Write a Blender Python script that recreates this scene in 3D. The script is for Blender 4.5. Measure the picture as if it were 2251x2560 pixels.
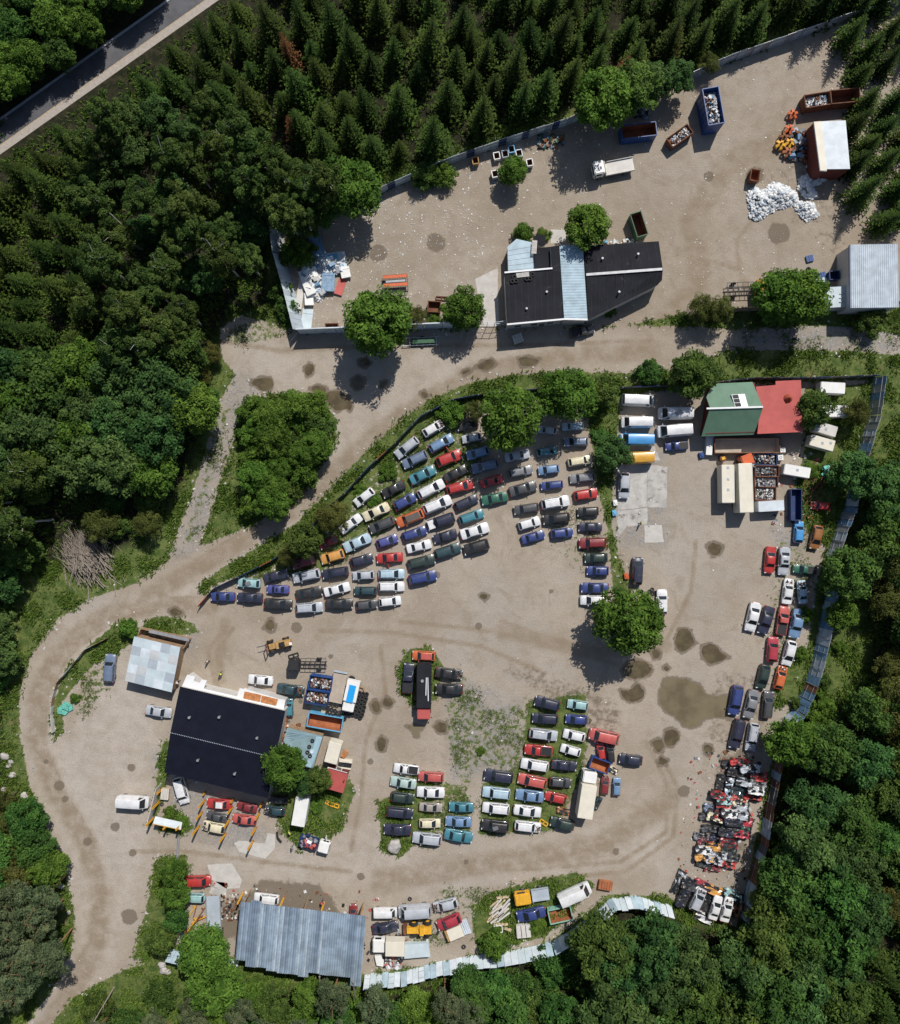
import bpy, bmesh, math, random
import numpy as np
from mathutils import Vector, Matrix, noise
for o in list(bpy.data.objects): bpy.data.objects.remove(o)
R = random.Random(11)
sc = bpy.context.scene
COL = sc.collection
# ---------------------------------------------------------------- camera, sky, sun
S = .0733            # metres per photo pixel on the ground
HC = 140.            # camera height
PX, PY = 1125.5, 1280.
cam = bpy.data.objects.new("camera", bpy.data.cameras.new("camera")); COL.objects.link(cam)
cam.location = (0, 0, HC); cam.rotation_euler = (0, 0, 0)
cam.data.sensor_fit = 'HORIZONTAL'; cam.data.sensor_width = 36
cam.data.lens = 36 * HC / (2251 * S); cam.data.clip_end = 5000
sc.camera = cam
SUN_EL, SUN_AZ = math.radians(49), math.atan2(.40, .92)
wd = bpy.data.worlds.new("World"); sc.world = wd; wd.use_nodes = True
nt = wd.node_tree
sky = nt.nodes.new('ShaderNodeTexSky'); sky.sky_type = 'NISHITA'; sky.sun_disc = False
sky.sun_elevation = SUN_EL; sky.sun_rotation = SUN_AZ
nt.links.new(sky.outputs[0], nt.nodes['Background'].inputs[0])
nt.nodes['Background'].inputs[1].default_value = .075
sd = Vector((math.sin(SUN_AZ) * math.cos(SUN_EL), math.cos(SUN_AZ) * math.cos(SUN_EL), math.sin(SUN_EL)))
sun = bpy.data.objects.new("sun", bpy.data.lights.new("sun", 'SUN')); COL.objects.link(sun)
sun.data.energy = 4.6; sun.data.angle = math.radians(.53); sun.data.color = (1, .95, .88)
sun.rotation_euler = sd.to_track_quat('Z', 'Y').to_euler(); sun.location = sd * 200
sc.view_settings.view_transform = 'Standard'; sc.view_settings.look = 'None'
sc.view_settings.exposure = 0.; sc.view_settings.gamma = 1
# ---------------------------------------------------------------- photo frames -> world
def _f(x0, y0, x1, w): return (x0, y0, (x1 - x0) / w)
FR = {'SRC': (0, 0, 1), 'OV': (0, 0, 2251 / 1797),
 'F1': _f(900,1000,1250,1797), 'F2': _f(780,1200,1130,1797), 'F3': _f(500,1340,1100,1797), 'F4': _f(1100,1000,1550,1797), 'F5': _f(1100,1180,1550,1797),
 'G1': _f(1500,900,2250,1797), 'G2': _f(1700,920,2150,1797), 'G3': _f(1450,1350,1750,1752), 'G4': _f(1750,1300,2150,1363), 'G5': _f(1620,1840,2020,1572),
 'H1': _f(0,1480,500,1648), 'H2': _f(360,1540,720,1472), 'H3': _f(600,1560,960,1797), 'H4': _f(640,1820,960,1797), 'H5': _f(360,1920,700,1797),
 'J1': _f(930,1600,1250,1168), 'J2': _f(1180,1720,1640,1797), 'J3': _f(1540,1560,1860,1635), 'J4': _f(360,2120,940,1797), 'J5': _f(900,2140,1300,1797), 'J6': _f(1240,2140,1640,1797),
 'A1': _f(200,0,800,1797), 'A2': _f(800,0,1400,1797), 'A3': _f(1400,50,1800,1797), 'A4': _f(1750,50,2150,1797), 'A5': _f(1750,400,2251,1797),
 'B1': _f(650,500,1250,1797), 'B2': _f(1200,480,1700,1797), 'B3': _f(0,800,600,1752), 'B4': _f(480,950,900,1717), 'K1': _f(0,1900,450,1394)}
def w(fr, x, y, h=0.):
    a = FR[fr]; k = S * (HC - h) / HC
    return ((a[0] + x * a[2] - PX) * k, (PY - a[1] - y * a[2]) * k)
def wp(fr, pts, h=0.): return [w(fr, x, y, h) for x, y in pts]
# ---------------------------------------------------------------- materials
MATS = {}
def _mixrgb(nt, fac, a, b, mode='MIX'):
    m = nt.nodes.new('ShaderNodeMix'); m.data_type = 'RGBA'; m.blend_type = mode
    for sock, v in ((m.inputs[0], fac), (m.inputs[6], a), (m.inputs[7], b)):
        if hasattr(v, 'is_output'): nt.links.new(v, sock)
        elif isinstance(v, (int, float)): sock.default_value = v
        else: sock.default_value = tuple(v)[:3] + (1,)
    return m.outputs[2]
def _math(nt, op, a, b=None, c=None, clamp=False):
    m = nt.nodes.new('ShaderNodeMath'); m.operation = op; m.use_clamp = clamp
    for i, v in enumerate((a, b, c)):
        if v is None: continue
        if hasattr(v, 'is_output'): nt.links.new(v, m.inputs[i])
        else: m.inputs[i].default_value = v
    return m.outputs[0]
def _ramp(nt, v, a, b, lo=0., hi=1.):
    m = nt.nodes.new('ShaderNodeMapRange'); m.interpolation_type = 'SMOOTHSTEP'
    nt.links.new(v, m.inputs[0]); m.inputs[1].default_value = a; m.inputs[2].default_value = b
    m.inputs[3].default_value = lo; m.inputs[4].default_value = hi
    return m.outputs[0]
def _noise(nt, co, scale, detail=5, rough=.6, dist=0):
    n = nt.nodes.new('ShaderNodeTexNoise'); n.inputs['Scale'].default_value = scale
    n.inputs['Detail'].default_value = detail; n.inputs['Roughness'].default_value = rough
    n.inputs['Distortion'].default_value = dist
    if co: nt.links.new(co, n.inputs['Vector'])
    return n.outputs['Fac']
def newmat(key):
    m = bpy.data.materials.new(key); m.use_nodes = True; MATS[key] = m
    return m, m.node_tree, m.node_tree.nodes['Principled BSDF']
def mat(key, col=None, rough=.6, var=.12, scale=1.5, metal=0., coat=0., bump=0., stain=None, amount=.5, fine=0., smax=1.):
    if key in MATS: return MATS[key]
    m, nt, b = newmat(key)
    tc = nt.nodes.new('ShaderNodeTexCoord'); co = tc.outputs['Object']
    n = _ramp(nt, _noise(nt, co, scale), .3, .7)
    c = _mixrgb(nt, n, [x * (1 - var) for x in col], [min(.9, x * (1 + var)) for x in col])
    if fine:
        c = _mixrgb(nt, _ramp(nt, _noise(nt, co, 14, 3), .35, .65, 0, fine), c, [x * .35 for x in col])
    if stain:
        s = _ramp(nt, _noise(nt, co, scale * .7 + .3, 8, .7), 1 - amount, 1 - amount + .12, 0, smax)
        c = _mixrgb(nt, s, c, stain)
    nt.links.new(c, b.inputs['Base Color'])
    b.inputs['Roughness'].default_value = rough; b.inputs['Metallic'].default_value = metal
    b.inputs['Coat Weight'].default_value = coat; b.inputs['Coat Roughness'].default_value = .06
    if bump:
        bp = nt.nodes.new('ShaderNodeBump'); bp.inputs['Strength'].default_value = bump; bp.inputs['Distance'].default_value = .05
        nt.links.new(_noise(nt, co, 9, 6), bp.inputs['Height']); nt.links.new(bp.outputs[0], b.inputs['Normal'])
    return m
def leafmat(key, dark, light, hue=.03, val=.5):
    if key in MATS: return MATS[key]
    m, nt, b = newmat(key)
    at = nt.nodes.new('ShaderNodeAttribute'); at.attribute_name = 'tint'
    oi = nt.nodes.new('ShaderNodeObjectInfo')
    c = _mixrgb(nt, at.outputs['Fac'], dark, light)
    hs = nt.nodes.new('ShaderNodeHueSaturation'); nt.links.new(c, hs.inputs['Color'])
    nt.links.new(_math(nt, 'MULTIPLY_ADD', oi.outputs['Random'], hue, .5 - hue / 2), hs.inputs['Hue'])
    r2 = _math(nt, 'FRACT', _math(nt, 'MULTIPLY', oi.outputs['Random'], 17.3))
    nt.links.new(_math(nt, 'MULTIPLY_ADD', r2, val, 1 - val / 2), hs.inputs['Value'])
    nt.links.new(hs.outputs[0], b.inputs['Base Color']); b.inputs['Roughness'].default_value = .75
    b.inputs['Specular IOR Level'].default_value = .08
    tr = nt.nodes.new('ShaderNodeBsdfTranslucent'); nt.links.new(hs.outputs[0], tr.inputs[0])
    mx = nt.nodes.new('ShaderNodeMixShader'); mx.inputs[0].default_value = .22
    nt.links.new(b.outputs[0], mx.inputs[1]); nt.links.new(tr.outputs[0], mx.inputs[2])
    nt.links.new(mx.outputs[0], nt.nodes['Material Output'].inputs[0])
    return m
# ---------------------------------------------------------------- mesh builder and objects
class MB:
    def __init__(s): s.v = []; s.f = []; s.m = []
    def add(s, vs, fs, m=0):
        o = len(s.v); s.v += [tuple(v) for v in vs]; s.f += [[i + o for i in f] for f in fs]; s.m += [m] * len(fs); return s
    def prism(s, poly, z0, z1, m=0, top=None):
        n = len(poly)
        a = sum(poly[i][0] * poly[(i + 1) % n][1] - poly[(i + 1) % n][0] * poly[i][1] for i in range(n))
        if a < 0:
            poly = poly[::-1]
            if isinstance(z1, (list, tuple)): z1 = list(z1)[::-1]
            if isinstance(z0, (list, tuple)): z0 = list(z0)[::-1]
        zt = z1 if isinstance(z1, (list, tuple)) else [z1] * n
        zb = z0 if isinstance(z0, (list, tuple)) else [z0] * n
        vs = [(x, y, b) for (x, y), b in zip(poly, zb)] + [(x, y, t) for (x, y), t in zip(poly, zt)]
        s.add(vs, [list(range(n))[::-1]] + [[i, (i + 1) % n, n + (i + 1) % n, n + i] for i in range(n)], m)
        s.add(vs, [list(range(n, 2 * n))], m if top is None else top); return s
    def box(s, x, y, z, dx, dy, dz, rot=0., m=0, tilt=0., roll=0.):
        """box centred on x, y with its bottom at z"""
        M = Matrix.Translation((x, y, z + dz / 2)) @ Matrix.Rotation(rot, 4, 'Z') @ Matrix.Rotation(tilt, 4, 'Y') @ Matrix.Rotation(roll, 4, 'X')
        vs = [M @ Vector((a * dx / 2, b * dy / 2, c * dz / 2)) for c in (-1, 1) for a, b in ((-1, -1), (1, -1), (1, 1), (-1, 1))]
        return s.add(vs, [[3, 2, 1, 0], [4, 5, 6, 7], [0, 1, 5, 4], [1, 2, 6, 5], [2, 3, 7, 6], [3, 0, 4, 7]], m)
    def bar(s, p, q, a, b=None, m=0):
        p = Vector(p); q = Vector(q); d = q - p
        Q = d.to_track_quat('X', 'Z').to_matrix().to_4x4(); b = b or a
        M = Matrix.Translation((p + q) / 2) @ Q; L = d.length
        vs = [M @ Vector((x * L / 2, y * a / 2, z * b / 2)) for z in (-1, 1) for x, y in ((-1, -1), (1, -1), (1, 1), (-1, 1))]
        return s.add(vs, [[3, 2, 1, 0], [4, 5, 6, 7], [0, 1, 5, 4], [1, 2, 6, 5], [2, 3, 7, 6], [3, 0, 4, 7]], m)
    def cyl(s, p, q, r0, r1=None, n=10, m=0, cap=True):
        r1 = r0 if r1 is None else r1
        p = Vector(p); q = Vector(q); Q = (q - p).to_track_quat('Z', 'Y').to_matrix()
        vs = [c + Q @ Vector((r * math.cos(t), r * math.sin(t), 0)) for c, r in ((p, r0), (q, r1)) for t in [2 * math.pi * i / n for i in range(n)]]
        fs = [[i, (i + 1) % n, n + (i + 1) % n, n + i] for i in range(n)]
        if cap: fs += [list(range(n))[::-1], list(range(n, 2 * n))]
        return s.add(vs, fs, m)
    def torus(s, c, R1, r, n=14, k=6, m=0, axis='Z', tilt=0., flat=1.):
        M = Matrix.Translation(c) @ Matrix.Rotation(tilt, 4, 'X')
        if axis == 'Y': M = M @ Matrix.Rotation(math.pi / 2, 4, 'X')
        vs = []
        for i in range(n):
            a = 2 * math.pi * i / n
            for j in range(k):
                b = 2 * math.pi * j / k; q = R1 + r * math.cos(b)
                vs.append(M @ Vector((q * math.cos(a), q * math.sin(a), r * flat * math.sin(b))))
        return s.add(vs, [[i * k + j, ((i + 1) % n) * k + j, ((i + 1) % n) * k + (j + 1) % k, i * k + (j + 1) % k] for i in range(n) for j in range(k)], m)
    def patch(s, a, b, c, d, nu, nv, fz=None, m=0, thick=.05):
        """bilinear sheet a-b along u, a-d along v, offset up by fz(u,v), closed with a thin underside"""
        a, b, c, d = map(Vector, (a, b, c, d)); vs = []
        for j in range(nv + 1):
            for i in range(nu + 1):
                u, v = i / nu, j / nv
                p = a * (1 - u) * (1 - v) + b * u * (1 - v) + c * u * v + d * (1 - u) * v
                if fz: p.z += fz(u, v)
                vs.append(p)
        n1 = nu + 1
        fs = [[j * n1 + i, j * n1 + i + 1, (j + 1) * n1 + i + 1, (j + 1) * n1 + i] for j in range(nv) for i in range(nu)]
        up = (b - a).cross(d - a).z > 0
        if not up: fs = [f[::-1] for f in fs]
        s.add(vs, fs, m)
        s.add([p - Vector((0, 0, thick)) for p in vs], [f[::-1] for f in fs], m)
        o1 = len(s.v) - 2 * len(vs); N = len(vs)
        ring = [i for i in range(nu + 1)] + [j * n1 + nu for j in range(1, nv + 1)] + [nv * n1 + i for i in range(nu - 1, -1, -1)] + [j * n1 for j in range(nv - 1, 0, -1)]
        for i, r in enumerate(ring):
            q = ring[(i + 1) % len(ring)]; f = [o1 + r, o1 + N + r, o1 + N + q, o1 + q]
            s.f.append(f if up else f[::-1]); s.m.append(m)
        return s
    def mesh(s, name, mats, smooth=None):
        me = bpy.data.meshes.new(name); me.from_pydata(s.v, [], s.f)
        for m in (mats if isinstance(mats, (list, tuple)) else [mats]): me.materials.append(m)
        me.polygons.foreach_set('material_index', s.m)
        if smooth:
            me.polygons.foreach_set('use_smooth', [True] * len(me.polygons)); me.set_sharp_from_angle(angle=math.radians(smooth))
        me.update(); return me
    def build(s, name, mats, parent=None, world=False, smooth=None):
        return link(name, s.mesh(name, mats, smooth), parent, world)
def link(name, me, parent=None, world=False):
    o = bpy.data.objects.new(name, me); COL.objects.link(o)
    if parent:
        o.parent = parent
        if world: o.location = -Vector(parent.location)
    return o
def tag(o, label=None, cat=None, group=None, kind=None):
    if label: o['label'] = label
    if cat: o['category'] = cat
    if group: o['group'] = group
    if kind: o['kind'] = kind
    return o
def thing(name, label, cat, loc=(0, 0, 0), rz=0., group=None, scale=1.):
    o = bpy.data.objects.new(name, None); COL.objects.link(o); o.empty_display_size = .3
    o.location = tuple(loc)[:2] + ((loc[2] if len(loc) > 2 else 0.),); o.rotation_euler = (0, 0, rz); o.scale = (scale,) * 3
    return tag(o, label, cat, group)
def solo(name, mb, mats, label, cat, group=None, kind=None, smooth=None):
    """one-mesh thing built in world coordinates: recentre its origin on its base"""
    v = np.array(mb.v); c = (v.min(0) + v.max(0)) / 2; c[2] = v[:, 2].min()
    mb.v = [tuple(p) for p in v - c]
    o = mb.build(name, mats, smooth=smooth); o.location = c
    return tag(o, label, cat, group, kind)
def inset(poly, k=.97):
    cx = sum(p[0] for p in poly) / len(poly); cy = sum(p[1] for p in poly) / len(poly)
    return [(cx + (x - cx) * k, cy + (y - cy) * k) for x, y in poly]
def centre(poly): return (sum(p[0] for p in poly) / len(poly), sum(p[1] for p in poly) / len(poly), 0)
# ---------------------------------------------------------------- ground sheet
def inpoly(X, Y, poly):
    r = np.zeros(X.shape, bool); n = len(poly)
    for i in range(n):
        x1, y1 = poly[i]; x2, y2 = poly[(i + 1) % n]
        c = ((y1 > Y) != (y2 > Y)) & (X < (x2 - x1) * (Y - y1) / ((y2 - y1) + 1e-9) + x1); r ^= c
    return r
def segdist(X, Y, pts, closed=False):
    d = np.full(X.shape, 1e9); n = len(pts)
    for i in range(n if closed else n - 1):
        x1, y1 = pts[i]; x2, y2 = pts[(i + 1) % n]; dx, dy = x2 - x1, y2 - y1
        t = np.clip(((X - x1) * dx + (Y - y1) * dy) / (dx * dx + dy * dy + 1e-9), 0, 1)
        d = np.minimum(d, np.hypot(X - x1 - t * dx, Y - y1 - t * dy))
    return d
def sdf(X, Y, poly): return np.where(inpoly(X, Y, poly), 1., -1.) * segdist(X, Y, poly, True)   # + inside
def sm(x, a, b): t = np.clip((x - a) / (b - a), 0, 1); return t * t * (3 - 2 * t)
O = lambda *p: wp('OV', p)
NORTH = O((560,455),(690,420),(780,378),(900,322),(1080,258),(1250,185),(1380,150),(1667,48),(1930,-50),(1930,600),(1700,600),(1440,620),(1350,630),(1250,650),(600,670),(590,640),(570,560))
SOUTH = O((440,655),(480,630),(600,660),(1340,650),(1400,652),(1500,662),(1500,698),(1450,700),(1360,735),(1250,745),(1400,768),(1740,758),(1715,880),(1685,1010),(1640,1120),(1630,1180),(1610,1300),(1580,1400),(1540,1520),(1500,1720),(1470,1850),(1330,1790),(1215,1785),(1180,1815),(1090,1885),(990,1900),(870,1925),(725,1945),(480,1915),(345,1885),(300,1840),(275,1900),(290,1925),(250,1935),(200,1960),(150,1990),(60,2090),(10,2090),(100,1985),(138,1900),(150,1830),(130,1740),(95,1660),(60,1570),(40,1470),(38,1390),(60,1310),(110,1240),(180,1195),(270,1165),(335,1118),(355,1060),(390,970),(415,880),(440,800),(470,745),(440,710))
TRACK2 = O((1480,655),(1700,650),(1900,690),(1900,720),(1700,700),(1480,698))
GRASS = [O((505,795),(560,785),(640,795),(675,840),(670,880),(640,930),(590,1000),(500,1050),(400,1090),(420,1030),(450,930),(480,840)),
 O((398,1172),(440,1135),(520,1088),(590,1045),(650,985),(720,912),(790,846),(860,796),(930,766),(1000,752),(1100,742),(1250,744),(1360,735),(1410,764),(1240,790),(1090,800),(960,800),(920,830),(880,845),(820,880),(775,930),(740,955),(720,1000),(690,1020),(680,1050),(640,1075),(600,1110),(520,1140),(480,1150),(425,1168),(405,1190)),
 O((1170,800),(1240,780),(1235,860),(1225,940),(1222,1050),(1235,1110),(1258,1180),(1225,1185),(1212,1050),(1192,960)),
 O((110,1475),(105,1410),(130,1340),(175,1290),(230,1245),(268,1232),(268,1280),(240,1300),(190,1325),(165,1350),(125,1400),(128,1465)),
 O((282,1250),(300,1234),(330,1228),(385,1243),(398,1262),(360,1268),(300,1262)),
 O((325,1480),(338,1480),(330,1590),(302,1650),(296,1645),(312,1560)),
 O((310,1715),(370,1705),(378,1740),(345,1790),(345,1880),(300,1900),(268,1912),(285,1840),(300,1780)),
 O((540,1600),(550,1520),(600,1550),(640,1575),(700,1555),(710,1580),(685,1640),(650,1690),(620,1660),(600,1700),(560,1650)),
 O((795,1330),(815,1297),(860,1288),(885,1330),(875,1395),(830,1410),(800,1385)),
 O((755,1600),(762,1690),(800,1712),(830,1685),(860,1690),(870,1560),(830,1540),(780,1590)),
 O((940,1825),(970,1785),(1040,1765),(1150,1740),(1180,1765),(1130,1830),(1090,1870),(990,1893),(950,1890)),
 O((1605,775),(1740,765),(1705,960),(1655,1095),(1600,1050),(1590,960),(1610,880)),
 O((325,1630),(335,1610),(370,1630),(390,1650),(370,1665),(320,1655)),
 O((1560,1330),(1610,1310),(1585,1400),(1545,1420))]
WEEDS = [(.5, O((880,1330),(930,1330),(980,1400),(1060,1385),(1060,1560),(960,1545),(930,1620),(880,1500))),
 (.75, O((1040,1390),(1180,1370),(1185,1480),(1170,1560),(1110,1670),(945,1680),(950,1560),(1030,1520))),
 (.62, O((680,1000),(760,900),(900,830),(1000,880),(960,950),(800,1060),(700,1120),(640,1160),(520,1170),(440,1180))),
 (.6, O((860,1540),(945,1560),(960,1680),(840,1680))), (.4, O((1080,1020),(1200,1000),(1210,1150),(1120,1150))),
 (.5, O((430,650),(560,600),(600,660),(560,690),(450,700))), (.42, O((1480,655),(1797,650),(1797,705),(1480,700))),
 (.5, O((410,800),(440,800),(480,800),(400,1090),(335,1115),(390,970))), (.45, O((1530,1060),(1640,1060),(1590,1400),(1530,1400))),
 (.45, O((880,1750),(990,1770),(960,1830),(900,1900),(780,1900))), (.5, O((150,1330),(240,1290),(230,1380),(130,1480)))]
GRAVEL = [O((470,745),(520,770),(470,860),(440,950),(400,1095),(340,1115),(390,970),(430,820)), O((360,1265),(400,1262),(385,1310),(350,1320)), O((300,1500),(330,1500),(560,1680),(480,1700),(360,1660)),
 O((890,1340),(1040,1400),(1050,1540),(900,1560)), O((1540,1060),(1610,1050),(1600,1110),(1550,1100)), O((1480,655),(1797,650),(1797,705),(1480,700)), O((1230,900),(1330,900),(1330,1090),(1230,1090))]
PALE = [(1., O((130,1470),(180,1360),(250,1290),(330,1400),(310,1560),(300,1690),(280,1800),(240,1920),(150,1990),(150,1850),(100,1640),(60,1500),(50,1400),(90,1300),(200,1220),(420,1150),(600,1010),(640,1030),(420,1220),(160,1330))), (.9, O((380,1680),(560,1690),(740,1640),(900,1730),(1180,1640),(1330,1640),(1330,1740),(1100,1740),(900,1780),(600,1760),(400,1740))), (.6, O((600,640),(700,600),(1000,590),(1000,480),(960,480),(700,620))), (.7, O((440,670),(600,690),(900,690),(1250,670),(1240,720),(950,740),(700,880),(600,960),(560,960),(680,800),(520,750)))]
RUTS = [(O((420,1210),(300,1210),(190,1240),(110,1310),(75,1390),(72,1480),(110,1580),(170,1680),(200,1780),(195,1880),(150,1970),(90,2050)), 1.7), (O((1300,700),(1100,715),(950,745),(800,830),(680,930),(600,1010),(480,1085),(380,1140),(300,1190)), 1.6),
 (O((450,1240),(440,1300),(430,1380)), .8), (O((1620,250),(1450,330),(1380,440),(1400,560),(1330,640)), 2.2), (O((1000,1260),(1180,1300),(1330,1290)), 1.2), (O((760,1760),(1000,1720),(1200,1690),(1330,1600)), 2.)] + [(O(*q), .38) for q in (((440,680),(560,700),(760,690),(1000,690),(1300,680)),((430,1190),(330,1195),(210,1225),(125,1290),(80,1380),(70,1480),(110,1590),(175,1690),(200,1790),(180,1880),(120,1980)),((440,1205),(320,1212),(220,1245),(140,1305),(97,1385),(88,1480),(128,1580),(190,1680)),((1380,560),(1420,520),(1480,540),(1500,600)),((1520,640),(1480,560),(1470,480),(1520,420),(1640,380)),((1000,1240),(1120,1280),(1240,1310),(1330,1280),(1380,1180),(1390,1080)),((800,1240),(1000,1262),(1140,1302),(1250,1330)),((640,1260),(780,1262),(960,1290),(1080,1340)),((1290,1480),(1330,1560),(1330,1660),(1240,1720),(1060,1735),(860,1740)),((1310,1490),(1352,1570),(1345,1670),(1250,1740),(1060,1757)),((700,1700),(720,1600),(730,1480),(770,1380),(760,1290)),((450,1250),(415,1300),(430,1360)),((465,1255),(432,1300),(447,1360)),((640,930),(560,1010),(470,1070),(390,1120)),((660,950),(575,1035),(480,1095),(400,1145)),((270,1700),(380,1700),(520,1720),(700,1740)))]
DARK = [(.75, O((480,1790),(520,1750),(640,1760),(680,1810),(700,1850),(640,1890),(470,1880),(430,1880),(440,1800))), (.55, O((1430,1500),(1500,1480),(1500,1700),(1400,1740),(1390,1660))), (.45, O((960,1330),(1060,1320),(1250,1400),(1240,1500),(1170,1480),(1100,1400))), (.4, O((1420,1330),(1540,1340),(1550,1500),(1470,1530),(1400,1480))), (.35, O((1490,330),(1700,300),(1700,560),(1560,440))), (.3, O((1200,480),(1480,440),(1500,480),(1300,540)))]
SPOTS = [('OV',262,1532,9),('OV',118,1568,12),('OV',130,1595,8),('OV',92,1520,6),('OV',230,1650,11),('OV',175,1680,10),('OV',258,1830,18),('OV',325,1735,12),('OV',265,1702,9),('OV',965,1190,10),('OV',955,1250,8),('OV',770,1402,9),('OV',1430,1095,18),('OV',560,1660,8),('OV',540,1250,16),('OV',592,1253,13),('OV',755,505,20),('OV',870,485,22),('OV',1365,1580,14),('OV',1610,1170,6),('OV',1508,350,20),('OV',1415,352,12),('OV',1555,465,25),('OV',870,1148,10),('OV',740,1520,8),('OV',600,1400,6),('OV',1160,1100,6),('OV',1100,1180,5),('OV',1230,1700,8),('OV',930,1720,6),('OV',660,1310,6),('OV',720,1750,9),('OV',1090,1650,10)]
# standing water: (frame, outline, colour key)
PUD = [('J3',[(560,870),(620,700),(760,690),(950,720),(1080,790),(1140,900),(1260,940),(1420,910),(1480,1030),(1480,1200),(1300,1190),(1150,1200),(1060,1290),(950,1330),(860,1290),(760,1180),(640,1120),(560,1000)],'pond'),
 ('J3',[(70,600),(150,500),(280,455),(400,500),(470,570),(440,640),(340,690),(200,700),(110,660)],'pud'), ('J3',[(60,840),(180,860),(260,760),(350,820),(370,900),(300,980),(180,1000),(80,930)],'pud'),
 ('J3',[(760,180),(800,80),(880,50),(960,90),(980,190),(1030,240),(960,300),(850,370),(770,310)],'pud'), ('J3',[(1100,290),(1200,250),(1300,290),(1350,370),(1460,430),(1300,480),(1190,520),(1110,430)],'pud'),
 ('J3',[(455,350),(520,318),(580,370),(560,440),(490,450)],'pud'), ('J3',[(620,1370),(720,1330),(810,1390),(800,1500),(700,1570),(620,1530)],'pud'), ('J3',[(450,1510),(540,1460),(610,1510),(600,1620),(520,1640)],'pud'), ('J3',[(530,1750),(590,1690),(670,1740),(640,1800),(560,1810)],'pud'),
 ('J3',[(1120,1560),(1190,1530),(1240,1600),(1200,1690),(1140,1660)],'pud'),
 ('B4',[(600,10),(690,-30),(800,-20),(830,40),(800,100),(720,120),(680,70),(610,50)],'pud'), ('B4',[(1200,80),(1300,50),(1390,90),(1350,130),(1400,120),(1500,110),(1600,170),(1640,260),(1620,320),(1560,280),(1480,330),(1400,230),(1290,140)],'pud'),
 ('B1',[(330,1260),(370,1222),(405,1240),(395,1300),(350,1320)],'pud'), ('B1',[(1610,1250),(1680,1200),(1740,1190),(1770,1230),(1700,1280)],'pud'), ('B1',[(1510,1290),(1560,1255),(1585,1280),(1530,1310)],'pud'), ('B1',[(900,1370),(950,1350),(940,1400),(900,1405)],'pud'), ('B1',[(1200,1450),(1230,1425),(1260,1460),(1230,1490)],'pud'), ('B1',[(690,1340),(740,1310),(785,1350),(770,1400),(720,1420),(690,1390)],'pud'), ('B1',[(740,1200),(800,1180),(830,1220),(790,1255),(745,1240)],'pud'),
 ('B2',[(340,1490),(420,1480),(540,1500),(480,1560),(370,1570)],'pud'),
 ('H1',[(1390,150),(1450,130),(1510,170),(1470,200),(1410,190)],'pud'), ('H3',[(1630,1000),(1690,945),(1750,1010),(1745,1090),(1690,1110),(1645,1070)],'pud'), ('J1',[(90,560),(140,510),(200,570),(160,620),(110,600)],'pud'), ('J1',[(40,930),(90,880),(140,920),(110,1020),(60,1010)],'pud'), ('J1',[(310,790),(400,775),(470,800),(420,840),(430,890),(390,880),(380,830)],'pond'), ('J1',[(560,790),(610,745),(680,760),(680,850),(600,840)],'pud'),
 ('F5',[(390,1235),(430,1210),(490,1235),(450,1280)],'pud'), ('G4',[(60,215),(120,190),(200,215),(170,290),(100,310)],'pud'), ('F3',[(480,690),(530,610),(570,660),(530,720)],'pud'), ('J3',[(605,560),(640,525),(685,560),(650,610)],'pud')]
GX0, GX1, GY0, GY1, GD = -98., 98., -108., 108., .4
nx = int((GX1 - GX0) / GD) + 1; ny = int((GY1 - GY0) / GD) + 1
X, Y = np.meshgrid(np.linspace(GX0, GX1, nx), np.linspace(GY0, GY1, ny))
dirt = np.maximum.reduce([sdf(X, Y, NORTH), sdf(X, Y, SOUTH), sdf(X, Y, TRACK2)])
for g in GRASS: dirt = np.minimum(dirt, -sdf(X, Y, g))
grass = 1 - sm(dirt, -.9, .9)
weed = np.zeros_like(X)
for k, p in WEEDS: weed = np.maximum(weed, k * sm(sdf(X, Y, p), -.5, 2.))
grav = np.zeros_like(X)
for p in GRAVEL: grav = np.maximum(grav, sm(sdf(X, Y, p), -1.5, 1.5))
rut = np.zeros_like(X)
for p, wd_ in RUTS: rut = np.maximum(rut, sm(segdist(X, Y, p), wd_ * 1.6, wd_ * .5))
rut = np.maximum(rut, .38 * sm(sdf(X, Y, NORTH), 0, 3.))
pale = np.zeros_like(X)
for k_, p in PALE: pale = np.maximum(pale, k_ * sm(sdf(X, Y, p), -3., 3.))
wet = np.zeros_like(X)
for k, p in DARK: wet = np.maximum(wet, k * sm(sdf(X, Y, p), -1.5, 2.))
for fr, x, y, r in SPOTS:
    cx, cy = w(fr, x, y); r *= .0918 * .9; wet = np.maximum(wet, .85 * sm(np.hypot(X - cx, Y - cy), r * 1.5, r * .5))
for fr, p, k in PUD: wet = np.maximum(wet, .7 * sm(sdf(X, Y, wp(fr, p)), -1.1, .1))
# woodland floor, coloured darker to deepen the shade under the trees
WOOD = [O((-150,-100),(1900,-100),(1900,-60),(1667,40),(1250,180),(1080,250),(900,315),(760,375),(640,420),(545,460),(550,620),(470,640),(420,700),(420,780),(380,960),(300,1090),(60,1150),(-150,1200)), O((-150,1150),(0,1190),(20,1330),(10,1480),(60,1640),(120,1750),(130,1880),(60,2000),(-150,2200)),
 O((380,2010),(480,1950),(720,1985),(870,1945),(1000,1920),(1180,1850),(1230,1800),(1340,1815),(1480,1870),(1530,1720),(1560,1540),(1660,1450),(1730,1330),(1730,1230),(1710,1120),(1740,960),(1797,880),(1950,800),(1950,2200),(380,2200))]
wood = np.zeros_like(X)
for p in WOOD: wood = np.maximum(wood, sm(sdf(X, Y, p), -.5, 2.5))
m, nt, b = newmat('earth')
tc = nt.nodes.new('ShaderNodeTexCoord'); co = tc.outputs['Object']
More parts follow.
